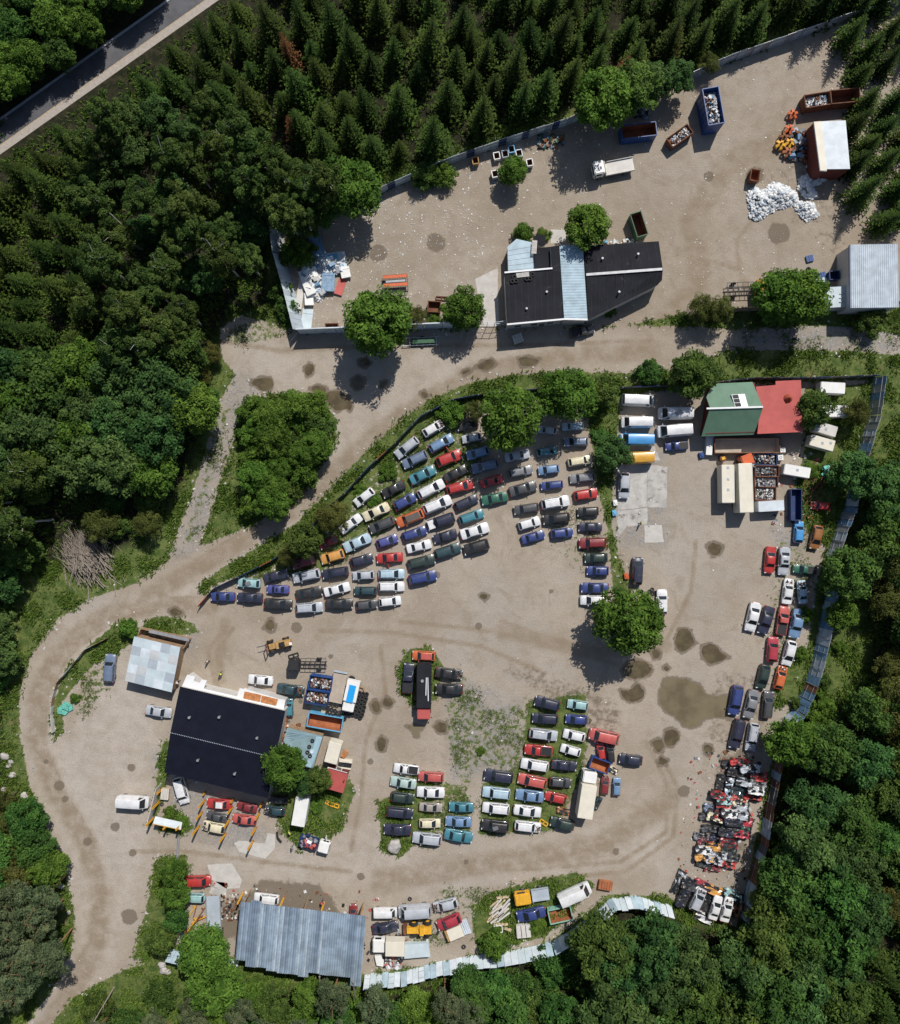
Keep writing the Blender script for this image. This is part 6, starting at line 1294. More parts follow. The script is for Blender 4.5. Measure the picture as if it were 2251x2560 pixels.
# pieces of half cut cars by the white box lorry
for x, y, a, c_, s in ((890,1195,-.2,'brown',.65),(1215,1120,1.1,'dark teal',.7),(1370,790,-.5,'cream',.6)):
    t = thing('car_shell', f'{c_} cut car shell by the white box lorry', 'car shell', (*w('J2', x, y), 0), a, 'cut car shells by the white box lorry', s); o = link('body', CRUSH[2][0], t); o.material_slots[0].link = 'OBJECT'; o.material_slots[0].material = paint(c_); link('debris', CRUSH[3][1], t)
mat('rock', (.38, .36, .34), .9, .2, 1.5, bump=.5)
for i, (fr, x, y, s) in enumerate((('H1',45,1350,1.0),('H1',90,1400,.6),('H1',75,1430,.6),('H1',105,1510,.9),('H1',205,1675,1.),('H1',35,1620,.7),('K1',465,900,.8),('K1',470,970,.9),('K1',1258,1588,.9),('K1',1270,1625,.9),('K1',1300,1640,.7),('K1',1145,1820,1.),('K1',1260,1835,.8),('K1',320,620,.8),('K1',535,1180,.5),('J1',205,1870,1.9))):
    b = bmesh.new(); bmesh.ops.create_icosphere(b, subdivisions=3, radius=1.)
    for v in b.verts: q = noise.noise_vector((v.co.x + i * 5, v.co.y, v.co.z)); v.co = Vector(((v.co.x + q.x * .5) * s * .8, (v.co.y + q.y * .5) * s * .65, (v.co.z + q.z * .3) * s * .5))
    me = bpy.data.meshes.new('boulder'); b.to_mesh(me); b.free(); me.materials.append(MATS['rock']); o = link('boulder', me); o.location = (*w(fr, x, y), .15 * s); tag(o, 'grey boulder heap in the weeds below the left car rows' if s > 1.5 else 'pale boulder on the verge beside the dirt road', 'boulder', 'boulders along the dirt road' if s < 1.5 else None)
# ---------------------------------------------------------------- people
mat('skin', (.50, .30, .21), .6, .05); mat('hair', (.05, .035, .025), .8, .1)
def person(fr, x, y, ang, label, shirt, trous, hat=None, lean=0.):
    def skin(name, V, E, Rd, mt, parent):
        bm = bmesh.new(); sk = bm.verts.layers.skin.verify(); vv = [bm.verts.new(p) for p in V]
        for i, v in enumerate(vv): v[sk].radius = (Rd[i], Rd[i]); v[sk].use_root = i == 0
        for p, q in E: bm.edges.new((vv[p], vv[q]))
        me = bpy.data.meshes.new(name); bm.to_mesh(me); bm.free(); me.materials.append(mt); o = link(name, me, parent)
        md = o.modifiers.new('skin', 'SKIN'); md.use_smooth_shade = True
        sb = o.modifiers.new('sub', 'SUBSURF'); sb.levels = 1; sb.render_levels = 1; return o
    V = [(0, 0, .95), (lean * .3, 0, 1.2), (lean * .6, 0, 1.42), (lean * .8, 0, 1.52), (lean + .02, 0, 1.60), (lean + .03, 0, 1.74)]; E = [(0, 1), (1, 2), (2, 3), (3, 4), (4, 5)]; Rd = [.15, .14, .16, .06, .095, .085]
    def add(p, par, r_): V.append(p); E.append((par, len(V) - 1)); Rd.append(r_); return len(V) - 1
    tor, leg = [], []
    for s in (-1, 1):
        k = add((.02, s * .10, .88), 0, .095); n_ = add((.10 * s, s * .11, .48), k, .065); f = add((.16 * s - .04, s * .11, .09), n_, .045); add((.16 * s + .14, s * .12, .04), f, .04)
        sh = add((lean * .6, s * .19, 1.42), 2, .065); el = add((lean * .6 - .05 * s, s * .27, 1.14), sh, .045); wr = add((lean * .6 + .12 - .08 * s, s * .27, .92), el, .030); pm = add((lean * .6 + .16 - .08 * s, s * .27, .85), wr, .030)
        for q in range(4): a1 = add((lean * .6 + .18 - .08 * s + .004 * q, s * (.25 + .014 * q), .80), pm, .009); add((lean * .6 + .19 - .08 * s, s * (.25 + .014 * q), .745 + .01 * abs(q - 1)), a1, .008)
        th = add((lean * .6 + .17 - .08 * s, s * .235, .85), pm, .010); add((lean * .6 + .21 - .08 * s, s * .225, .81), th, .009)
    root = skin('person', V, E, Rd, MATS['skin'], None); root.location = (*w(fr, x, y), 0); root.rotation_euler.z = ang; tag(root, label, 'person')
    skin('shirt', [(0, 0, .93)] + V[1:3] + [p for s in (-1, 1) for p in ((lean * .6, s * .19, 1.42), (lean * .6 - .05 * s, s * .27, 1.14), (lean * .6 + .08 - .08 * s, s * .27, .99))], [(0, 1), (1, 2), (2, 3), (3, 4), (4, 5), (2, 6), (6, 7), (7, 8)], [.17, .17, .185, .085, .062, .05, .085, .062, .05], shirt, root)
    skin('trousers', [(0, 0, .95)] + [p for s in (-1, 1) for p in ((.02, s * .10, .88), (.10 * s, s * .11, .48), (.16 * s - .04, s * .11, .12))], [(0, 1), (1, 2), (2, 3), (0, 4), (4, 5), (5, 6)], [.165, .11, .085, .07, .11, .085, .07], trous, root)
    hd = MB(); b = bmesh.new(); bmesh.ops.create_uvsphere(b, u_segments=12, v_segments=8, radius=.108); hd.add([(v.co.x + lean + .015, v.co.y, v.co.z * 1.05 + 1.70) for v in b.verts if True], [[v.index for v in f.verts] for f in b.faces]); b.free(); hd.build('cap' if hat else 'hair', hat or MATS['hair'], root, smooth=60)
    fc = MB(); fc.box(lean + .13, 0, 1.63, .03, .025, .05)
    for s in (-1, 1): fc.box(lean + .115, s * .035, 1.675, .02, .025, .014, m=1); fc.box(lean + .03, s * .10, 1.63, .04, .02, .06)
    fc.box(lean + .112, 0, 1.595, .02, .05, .012, m=1); fc.build('face', [MATS['skin'], MATS['hair']], root)
    for s in (-1, 1): MB().box(.16 * s + .04, s * .115, 0, .28, .10, .10).build('shoe', MATS['blackplastic'], root)
whitec = mat('cloth_white', (.68, .68, .67), .9); hv = mat('cloth_hiviz', (.55, .75, .06), .8); dk = mat('cloth_dark', (.02, .025, .05), .9); tq = mat('cloth_turquoise', (.15, .45, .48), .9)
person('H2', 662, 458, 2.2, 'person in white shirt and dark trousers walking on open dirt above the hall', whitec, dk); person('H2', 798, 582, 1.3, 'person in high-visibility yellow vest walking towards the hall canopy', hv, dk); person('H2', 362, 668, .4, 'person in white at the corner between patchwork shed and hall', whitec, dk, whitec)
person('H4', 488, 1440, .5, 'person in yellow vest at the foot of the white lorry box', hv, dk); person('H4', 515, 1650, .2, 'person in turquoise top bending near the loaded white van', tq, dk, None, .25); person('G1', 240, 978, 2.6, 'person in orange and yellow vest on the concrete slab edge', mat('cloth_orange', (.65, .30, .04), .8), dk, hv); person('J4', 1388, 405, 1.2, 'person by a yellow post at the corrugated shed edge', mat('cloth_red', (.4, .03, .03), .8), dk)
# ---------------------------------------------------------------- vegetation
leafmat('leaf_fresh', (.036, .080, .012), (.135, .232, .036), .02, .28); leafmat('leaf_mid', (.026, .062, .015), (.115, .200, .040), .06, .5); leafmat('leaf_blue', (.024, .056, .017), (.100, .180, .048), .05, .5)
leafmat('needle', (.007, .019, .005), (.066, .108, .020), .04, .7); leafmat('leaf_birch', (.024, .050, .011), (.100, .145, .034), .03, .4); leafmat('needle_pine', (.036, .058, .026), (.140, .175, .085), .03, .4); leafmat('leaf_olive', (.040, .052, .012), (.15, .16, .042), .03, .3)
leafmat('leaf_dead', (.08, .035, .015), (.20, .09, .04), .02, .3)
mat('bark', (.10, .075, .055), .9, .25, 3., bump=.5); mat('birchbark', (.50, .49, .46), .8, .3, 4.); mat('pinebark', (.26, .13, .07), .9, .25, 3.)
def leafmesh(name, V, F, T, mt):
    V = np.asarray(V, np.float32); F = np.asarray(F, np.int32); me = bpy.data.meshes.new(name); k = F.shape[1]
    me.vertices.add(len(V)); me.vertices.foreach_set('co', V.ravel()); me.loops.add(F.size); me.loops.foreach_set('vertex_index', F.ravel())
    me.polygons.add(len(F)); me.polygons.foreach_set('loop_start', np.arange(0, F.size, k, dtype=np.int32)); me.update(calc_edges=True)
    a = me.attributes.new('tint', 'FLOAT', 'FACE'); a.data.foreach_set('value', np.asarray(T, np.float32)); me.materials.append(MATS[mt]); return me
def cards(C, N, size, rng, asp=1.35):
    """quads centred on C facing N with random roll"""
    n = len(C); N = N / (np.linalg.norm(N, axis=1, keepdims=True) + 1e-9); r = rng.normal(size=(n, 3)); U = np.cross(N, r); U /= np.linalg.norm(U, axis=1, keepdims=True) + 1e-9; W_ = np.cross(N, U)
    s = size[:, None]; V = np.stack([C - U * s * asp, C - W_ * s * .62, C + U * s * asp, C + W_ * s * .62], 1).reshape(-1, 3); return V, np.arange(n * 4).reshape(n, 4)
def broadleaf(seed, mt, H=9., rx=3.6, rz=3.4, zc=5.6, nc=70, nl=95, leaf=.2, lump=.28, low=-.75):
    """crown of leaf clumps round real limbs; returns (crown, trunk)"""
    g = np.random.default_rng(seed); Cs, Ns, Ss, Ts = [], [], [], []; tips = []
    for i in range(nc):
        while True:
            d = g.normal(size=3); d /= np.linalg.norm(d)
            if d[2] > low: break
        q = noise.noise((d[0] * 1.6 + seed, d[1] * 1.6, d[2] * 1.6)); rad = ((.60 if i % 5 else .15) + (.42 if i % 5 else .45) * g.random() ** .6) * (1 + lump * q * 1.6)
        c = np.array([d[0] * rx * rad, d[1] * rx * rad, zc + d[2] * rz * rad]); cr = rx * g.uniform(.20, .34); tips.append(c)
        u = g.normal(size=(nl, 3)); u /= np.linalg.norm(u, axis=1, keepdims=True); u[:, 2] = np.abs(u[:, 2]) * np.where(g.random(nl) < .75, 1, -1)
        rr = cr * (.45 + .6 * g.random(nl) ** .5); P_ = c + u * rr[:, None] * np.array([1, 1, .75])
        Cs.append(P_); Ns.append(u * .7 + np.array([0, 0, .55]) + g.normal(size=(nl, 3)) * .45); Ss.append(leaf * g.uniform(.6, 1.25, nl)); ct = g.uniform(.1, .8); Ts.append(np.clip(ct + g.normal(size=nl) * .2, 0, 1))
    V, F = cards(np.vstack(Cs), np.vstack(Ns), np.concatenate(Ss), g); crown = leafmesh('crown', V, F, np.concatenate(Ts), mt)
    tm = MB(); tm.cyl((0, 0, -.1), (0, 0, zc * .55), H * .028, H * .02, 8); tm.cyl((0, 0, zc * .55), (.1, .1, zc + rz * .4), H * .02, H * .006, 7)
    for i in range(9): c = tips[int(g.integers(len(tips)))]; z0 = zc * g.uniform(.4, .75); tm.cyl((0, 0, z0), tuple(c * np.array([.85, .85, 1])), H * .009, H * .003, 5)
    return crown, tm
def trunkmesh(tm, mt): return tm.mesh('trunk', MATS[mt], 60)
def spruce(seed, H=14., Rb=3.1, dead=False):
    g = np.random.default_rng(seed); V, F, T = [], [], []; n = 19
    def tri(a, b, c, t): k = len(V); V.extend((a, b, c)); F.append((k, k + 1, k + 2)); T.append(t)
    for l in range(n):
        f = l / (n - 1); z = H * (.10 + .89 * f); r = (Rb * (1 - f) ** .72 + .12) * g.uniform(.88, 1.1); nb = 6 + int(7 * (1 - f)); off = g.uniform(0, 6.28)
        for b in range(nb):
            a = off + b * 6.283 / nb + g.uniform(-.22, .22); rl = r * g.uniform(.7, 1.12); d = np.array([math.cos(a), math.sin(a), 0]); s = np.array([-math.sin(a), math.cos(a), 0]); up = .30 * f - .12; t0 = g.uniform(.05, .5)
            def sp(t): return np.array([0, 0, z + rl * (up * t - .30 * t * t)]) + d * rl * t
            K = 4
            for k in range(K):
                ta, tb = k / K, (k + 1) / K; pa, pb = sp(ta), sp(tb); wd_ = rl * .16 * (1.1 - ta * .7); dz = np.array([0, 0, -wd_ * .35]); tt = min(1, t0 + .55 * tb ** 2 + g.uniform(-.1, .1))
                tri(pa, pb, pa + s * wd_ * .35 + dz, tt * .8); tri(pa, pa - s * wd_ * .35 + dz, pb, tt * .8)
                for sg in (-1, 1):   # side twigs pointing outward
                    q = pa + (pb - pa) * .5; e = q + (d * .75 + s * sg * .8) * wd_ * g.uniform(1.2, 2.0) + np.array([0, 0, g.uniform(-.08, .04)]); nrm = d * .11 * rl * .8
                    tri(q - nrm * .6, q + nrm, e, tt) if sg > 0 else tri(q + nrm, q - nrm * .6, e, tt)
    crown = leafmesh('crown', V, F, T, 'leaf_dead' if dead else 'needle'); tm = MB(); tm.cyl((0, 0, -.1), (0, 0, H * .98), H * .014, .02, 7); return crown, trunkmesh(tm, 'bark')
def birch(seed, H=13., rx=2.1, mt='leaf_birch', bark='birchbark'):
    g = np.random.default_rng(seed); c, tm = broadleaf(seed + 50, mt, H, rx, H * .25, H * .72, 62, 105, .135, .5, -.95); t = MB(); bx, by = g.uniform(-.4, .4, 2); t.cyl((0, 0, -.1), (bx, by, H * .5), .15, .11, 7); t.cyl((bx, by, H * .5), (bx * .4, by * .5, H * .93), .11, .03, 6)
    for i in range(6): a = g.uniform(0, 6.28); z = H * g.uniform(.5, .85); t.cyl((bx * .8, by * .8, z), (math.cos(a) * rx * .8, math.sin(a) * rx * .8, z + 1.4), .04, .015, 4)
    return c, trunkmesh(t, bark)
KINDS = {}
def bl(k, n, f):
    KINDS[k] = [f(i) for i in range(n)]
def BL(mt, **kw): return lambda i: (lambda r_: (r_[0], trunkmesh(r_[1], 'bark')))(broadleaf(100 * len(KINDS) + i, mt, **kw))
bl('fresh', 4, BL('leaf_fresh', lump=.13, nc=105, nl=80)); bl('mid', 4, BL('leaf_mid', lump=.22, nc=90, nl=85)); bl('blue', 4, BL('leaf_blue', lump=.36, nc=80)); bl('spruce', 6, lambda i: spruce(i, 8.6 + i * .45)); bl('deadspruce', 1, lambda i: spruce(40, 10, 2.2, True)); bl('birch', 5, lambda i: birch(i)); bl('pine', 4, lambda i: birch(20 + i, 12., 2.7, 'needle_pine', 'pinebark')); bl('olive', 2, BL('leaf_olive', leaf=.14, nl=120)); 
bl('bush', 3, BL('leaf_fresh', H=3., rx=3.6, rz=2.6, zc=2.0, nc=60, nl=80, leaf=.22, lump=.4, low=-.4)); bl('bushmid', 3, BL('leaf_mid', H=3., rx=3.6, rz=2.6, zc=2.0, nc=60, nl=80, leaf=.22, lump=.4, low=-.4))
HT = {'spruce': 5.2, 'deadspruce': 5., 'birch': 9., 'pine': 8.6, 'bush': 2.6, 'bushmid': 2.6}
NATIVE = {'spruce': 2.9, 'deadspruce': 2.2, 'birch': 2.35, 'pine': 3.0}
TREES = []
def tree(fr, x, y, rad, kind, label, group=None, cat=None, name=None, hs=1.):
    """crown centred on the photo point, crown radius in photo overview pixels"""
    rm = rad * .0918; s = rm / NATIVE.get(kind, 3.75); hc = HT.get(kind, 5.6) * s * hs
    if kind in ('spruce', 'birch', 'pine', 'deadspruce'): s = max(.62, s)
    c = w(fr, x, y, min(15, HT.get(kind, 5.6) * s * hs)); v = R.choice(KINDS[kind])
    nm = name or ('spruce_tree' if 'spruce' in kind else 'birch_tree' if kind == 'birch' else 'pine_tree' if kind == 'pine' else 'bush' if 'bush' in kind else 'leafy_tree')
    t = thing(nm, label, cat or ('bush' if nm == 'bush' else 'tree'), (*c, 0), R.uniform(0, 6.28), group); t.scale = (s, s, s * hs * R.uniform(.93, 1.07)); link('crown', v[0], t); link('trunk', v[1], t); TREES.append((*c, rm)); t.rotation_euler.x = R.gauss(0, .05); t.rotation_euler.y = R.gauss(0, .05); return t
def forest(poly, kinds, spacing, rlo, rhi, label, group, seed, cap=300):
    """dart-thrown single trees inside an overview-pixel polygon"""
    r = random.Random(seed); xs = [p[0] for p in poly]; ys = [p[1] for p in poly]; got = []; PA = [(float(a), float(b_)) for a, b_ in poly]
    for _ in range(9000):
        x, y = r.uniform(min(xs), max(xs)), r.uniform(min(ys), max(ys))
        if not inpoly(np.array([x]), np.array([y]), PA)[0]: continue
        if any((x - a) ** 2 + (y - b_) ** 2 < (spacing * k) ** 2 for a, b_, k in got): continue
        rad = r.uniform(rlo, rhi)
        if float(segdist(np.array([x]), np.array([y]), [(-60, 304), (177, 136), (480, -78)])[0]) < rad + (42 if (x + 60) * .707 + y > 304 else 24): continue
        got.append((x, y, rad / ((rlo + rhi) / 2)))
        k = r.choice(kinds); lab = label[k] if isinstance(label, dict) else label; tree('OV', x, y, rad, k, lab, group[k] if isinstance(group, dict) else group)
        if len(got) >= cap: break
    return got
SPR = 'dark green spruce in the dense wood across the top'
forest([(400,-60),(1720,-60),(1700,-15),(1560,35),(1400,70),(1330,105),(1250,110),(1150,140),(1100,190),(1000,230),(900,260),(790,300),(640,290),(560,215),(420,185),(290,180),(255,120),(320,80)], ['spruce'], 47, 20, 42, SPR, 'spruces in the wood across the top', 1)
for x, y in ((578,100), (585,250), (1235,140), (1345,80)): tree('OV', x, y, 22, 'deadspruce', 'rust brown dying spruce among the green spruces across the top', 'dying spruces in the top wood')
forest([(120,-60),(300,-60),(170,60),(60,160),(-80,240),(-80,-60)], ['mid', 'fresh'], 46, 26, 38, {'mid': 'mid green leafy tree beyond the asphalt road', 'fresh': 'bright green leafy tree beyond the asphalt road'}, 'trees beyond the asphalt road', 2)
forest([(185,600),(185,225),(230,200),(330,205),(480,240),(590,290),(640,350),(640,410),(540,450),(520,520),(420,540),(390,600),(350,690),(200,690)], ['birch', 'birch', 'birch', 'blue'], 50, 25, 36, {'birch': 'olive green birch with pale stem in the western wood', 'blue': 'darker round crowned tree among the western birches'}, {'birch': 'birches of the western wood', 'blue': 'round crowned trees of the western wood'}, 3)
forest([(540,440),(560,380),(640,360),(660,430),(600,440)], ['mid', 'birch'], 40, 24, 32, {'mid': 'shaded green tree at the dark wood corner above the metal fence', 'birch': 'shaded birch at the dark wood corner above the metal fence'}, 'shaded trees above the metal fence', 4)
forest([(-60,750),(60,740),(200,705),(360,700),(400,740),(380,800),(370,860),(340,920),(240,960),(130,940),(60,900),(-60,1000)], ['blue', 'mid', 'blue', 'fresh'], 58, 40, 56, {'blue': 'blue-green broad tree in the wood left of the gravel track', 'mid': 'mid green broad tree in the wood left of the gravel track', 'fresh': 'bright green broad tree in the wood left of the gravel track'}, 'broad trees left of the gravel track', 5)
forest([(-60,1000),(60,920),(100,960),(60,1030),(-60,1090)], ['birch', 'mid'], 46, 28, 38, {'birch': 'yellowish olive tree at the far west edge', 'mid': 'green tree at the far west edge'}, 'trees at the far west edge', 6)
forest([(180,990),(320,990),(300,1050),(200,1060)], ['bushmid', 'olive'], 44, 22, 30, {'bushmid': 'low shaded green bush in the hollow above the branch heap', 'olive': 'pale olive small tree in the hollow above the branch heap'}, 'small growth above the branch heap', 7)
forest([(-40,1110),(60,1090),(60,1140),(20,1230),(-40,1500),(-60,1500)], ['mid', 'blue', 'bushmid'], 42, 22, 34, {'mid': 'green tree on the bank left of the dirt road bend', 'blue': 'blue-green tree on the bank left of the dirt road bend', 'bushmid': 'low green bush on the bank left of the dirt road bend'}, 'growth on the bank left of the road bend', 8)
forest([(-50,1560),(20,1580),(60,1640),(85,1700),(60,1740),(-50,1780)], ['olive', 'mid'], 48, 30, 42, {'olive': 'olive brown tree on the western roadside', 'mid': 'fresh green tree on the western roadside'}, 'roadside trees in the lower west', 9)
tree('OV', 90, 1730, 34, 'fresh', 'bright green round tree between olive tree and pines in the lower west')
forest([(-50,1790),(60,1780),(110,1810),(110,1880),(70,1950),(20,2010),(-50,2060)], ['pine'], 42, 28, 38, 'grey-green pine in the lower left corner', 'pines in the lower left corner', 10)
forest([(190,2015),(330,1990),(400,2000),(380,2090),(140,2090)], ['pine', 'bushmid'], 42, 22, 34, {'pine': 'grey-green pine along the bottom edge left of the birches', 'bushmid': 'low bush along the bottom edge'}, 'growth along the bottom edge, left', 11)
forest([(440,2010),(500,1965),(600,1985),(700,2010),(800,2010),(940,1950),(960,2010),(940,2090),(420,2090)], ['pine', 'mid', 'pine', 'fresh'], 40, 26, 36, {'pine': 'grey-green pine below the corrugated shed', 'mid': 'green birch-like tree below the corrugated shed', 'fresh': 'bright green tree below the corrugated shed'}, 'trees below the corrugated shed', 12)
forest([(980,1985),(1080,1940),(1160,1905),(1180,1970),(1200,2090),(950,2090)], ['mid', 'bushmid'], 44, 28, 38, {'mid': 'dense green tree below the pale corrugated fence', 'bushmid': 'dense green bush below the pale corrugated fence'}, 'dense growth below the pale fence', 13)
forest([(1200,1900),(1270,1860),(1340,1880),(1400,1910),(1480,1920),(1550,1800),(1575,1700),(1590,1600),(1640,1560),(1700,1640),(1730,1780),(1700,1860),(1680,1900),(1680,2090),(1200,2090)], ['blue', 'mid', 'blue'], 58, 42, 58, {'blue': 'dark blue-green broad tree in the south-eastern wood', 'mid': 'mid green broad tree in the south-eastern wood'}, 'broad trees of the south-eastern wood', 14)
forest([(1700,1450),(1755,1390),(1785,1300),(1775,1200),(1755,1060),(1770,960),(1860,900),(1860,1830),(1780,1820),(1720,1640),(1700,1540)], ['mid', 'blue', 'olive', 'mid'], 54, 32, 46, {'mid': 'green tree in the wood along the right edge', 'blue': 'blue-green tree in the wood along the right edge', 'olive': 'olive tree in the wood along the right edge'}, 'trees along the right edge', 15)
forest([(1705,60),(1730,-60),(1960,-60),(1960,470),(1740,440),(1715,400)], ['spruce'], 46, 25, 33, 'spruce standing beyond the upper right yard', 'spruces beyond the upper right yard', 16)
forest([(-60,200),(-20,330),(60,300),(150,260),(165,500),(160,680),(60,720),(-60,740)], ['spruce'], 50, 26, 36, 'dark spruce at the far left edge beside the birch wood', 'spruces at the far left edge', 31)
forest([(1690,1880),(1860,1840),(1860,2090),(1690,2090)], ['spruce'], 50, 26, 36, 'dark spruce in the lower right corner', 'spruces in the lower right corner', 32)
SINGLE = [(698,375,52,'fresh','large round green tree at the west end of the shaded fence'),(845,352,26,'bushmid','green shrub at the shaded fence, left of a close pair'),(880,348,27,'bush','brighter green shrub at the shaded fence, right of a close pair'),(1027,340,26,'fresh','small round tree casting a shadow on the upper yard'),
 (1195,200,52,'fresh','biggest leafy tree above the empty blue container'),(1268,175,44,'mid','middle leafy tree in the row above the blue container'),(1300,172,34,'blue','blue-green tree right of the middle one in the top row'),(1348,158,30,'blue','small tree ending the leafy row near the tall blue container'),(1417,122,19,'olive','small olive tree against the upper right fence'),
 (1170,450,40,'fresh','round bright tree at the back of the black workshop'),(1046,467,22,'bush','round bush on the blue lean-to corner'),(1085,470,14,'bush','small bush by the workshop porch'),(757,643,58,'fresh','large round tree standing over the grey yard wall'),(925,612,38,'fresh','round tree at the right end of the grey yard wall'),(835,635,20,'olive','olive shrub between the two trees on the yard wall'),(868,638,14,'bush','small bright shrub beside the small brown skip'),
 (592,505,33,'bush','bright bush beside the wall-side scrap heap'),(612,448,18,'bush','small bright bush above the wall-side scrap heap'),(562,578,22,'bushmid','upper bush outside the curved metal fence'),(570,612,22,'bushmid','lower bush outside the curved metal fence'),
 (1552,597,46,'fresh','left half of the big round tree by the grey shed'),(1600,592,47,'fresh','right half of the big round tree by the grey shed'),(1400,618,26,'olive','olive bush by the dark timber wall, left'),(1432,620,26,'olive','olive bush by the dark timber wall, right'),(1216,618,15,'bush','small tree at the slanting edge of the black workshop'),(1740,640,30,'bushmid','bush under the ribbed warehouse'),
 (1135,790,48,'fresh','large tree at the upper end of the fan block'),(1205,782,28,'mid','darker tree beside the large one at the fan block top'),(1020,836,56,'fresh','large spreading tree over the fan block cars'),(905,822,26,'bush','bright bush inside the fence bend of the fan block'),(950,818,18,'olive','olive bush beside the spreading tree'),(662,1033,30,'olive','dark olive bush at the left fence of the fan block'),(607,1080,32,'mid','round green bush over the dark red cars'),(572,1108,18,'olive','small olive bush by the orange fence sheets'),(722,982,16,'bush','small bush beside the white hatchback near the fence'),(775,940,18,'bush','weedy bush inside the fan fence'),(745,1000,14,'bush','low yellow-green weed bush near the fence'),
 (1382,742,42,'mid','dark tree against the green house corner'),(1300,745,26,'bushmid','bush on the verge above the white vans'),(1222,900,30,'blue','grey-green tree over the yellow van'),(1198,868,16,'bushmid','bush in the hedge strip above the yellow van'),(1250,1232,58,'fresh','large round tree alone in the middle of the yard'),
 (1632,818,34,'mid','tree between red roof and caravans'),(1712,820,24,'olive','olive bush right of the caravans'),(1700,938,36,'blue','grey-green tree over the east slab fence'),(1700,1145,48,'mid','large tree overlapping the east fence gap'),(1765,1085,46,'mid','tree behind the large one by the east fence gap'),(1680,1228,28,'fresh','bright small tree in the clearing east of the fence'),(1588,1482,46,'fresh','bright tree over the right fence above the crushed stacks'),(1648,1495,50,'mid','darker second tree right of the crushed stacks'),(1640,1420,30,'bush','bright bush above the two bright trees'),
 (565,1530,38,'fresh','bright tree over the right edge of the dark hall'),(608,1560,22,'blue','small grey-green tree beside the hall-side tree'),(638,1550,24,'mid','green tree beside the small red hut'),(632,1610,14,'bush','weedy bush above the white lorry box'),
 (345,1738,24,'fresh','top bush in the row left of the red minivan'),(348,1785,26,'fresh','second bush in the row left of the red minivan'),(350,1832,24,'mid','third bush in the row left of the steel beams'),(325,1872,28,'mid','bush at the left end of the pale blue fence'),(400,1905,46,'fresh','large bright tree covering the pale blue fence'),(432,1965,46,'fresh','large bright tree below the first, left of the corrugated shed'),
 (340,1622,14,'bush','weed bush inside the yellow posts'),(362,1640,12,'bush','small weed bush inside the yellow posts'),(985,1885,30,'bush','bright bush on the pale fence by the bare earth'),(1070,1845,18,'bush','small bush below the mint green skip'),(255,1255,20,'bush','bush on the forecourt bank beside the shed'),(150,1395,10,'bush','small bush by the turquoise netting'),(960,1500,9,'bush','low weed clump in the middle of the weedy block'),(1620,940,16,'bush','small bush above the red scrap car')]
for x, y, r_, k, lb in SINGLE: tree('OV', x, y, r_, k, lb, hs=.55 if k in ('bush', 'bushmid') and r_ < 20 else 1.)
forest([(510,815),(550,800),(620,805),(655,840),(650,885),(610,940),(560,1000),(500,1020),(480,960),(490,880)], ['bush', 'bushmid', 'bush', 'fresh'], 34, 24, 34, {'bush': 'bright green bush in the island thicket between the roads', 'bushmid': 'darker green bush in the island thicket between the roads', 'fresh': 'taller bright tree in the island thicket between the roads'}, 'thicket on the island between the roads', 21)
forest([(1600,1200),(1690,1260),(1690,1330),(1640,1400),(1590,1420)], ['bushmid', 'bush'], 70, 12, 18, {'bushmid': 'low dark bush in the grassy clearing east of the fence', 'bush': 'low bright bush in the grassy clearing east of the fence'}, 'bushes in the eastern clearing', 22)
forest([(390,700),(430,690),(430,780),(400,860),(380,850)], ['bushmid', 'olive'], 34, 14, 20, {'bushmid': 'low green bush beside the gravel track', 'olive': 'olive bush beside the gravel track'}, 'bushes beside the gravel track', 23)
# bare dead stems below the corrugated shed
for p, q2, lb in (((1360,1000),(1385,1290),'bare grey pole leaning below the corrugated shed, left one'),((1620,1040),(1650,1250),'bare grey pole leaning below the corrugated shed, right one')):
    a, b_ = w('J4', *p, 5.), w('J4', *q2, 0.); solo('wooden_pole', MB().cyl((*b_, 0), (*a, 5.), .16, .12, 8).torus((*a, 4.9), .13, .03), MATS['twig'], lb, 'pole')
a, b_ = w('K1', 885, 1760, 0), w('K1', 720, 2040, 7.); solo('dead_trunk', MB().cyl((*a, 0), (*b_, 7.), .14, .07, 8).cyl((*[(p + q) / 2 for p, q in zip(a, b_)], 3.5), (b_[0] + .8, b_[1] + .5, 5.), .05, .02, 5), MATS['twig'], 'bare pale dead trunk leaning out by the bottom road bend', 'dead tree')
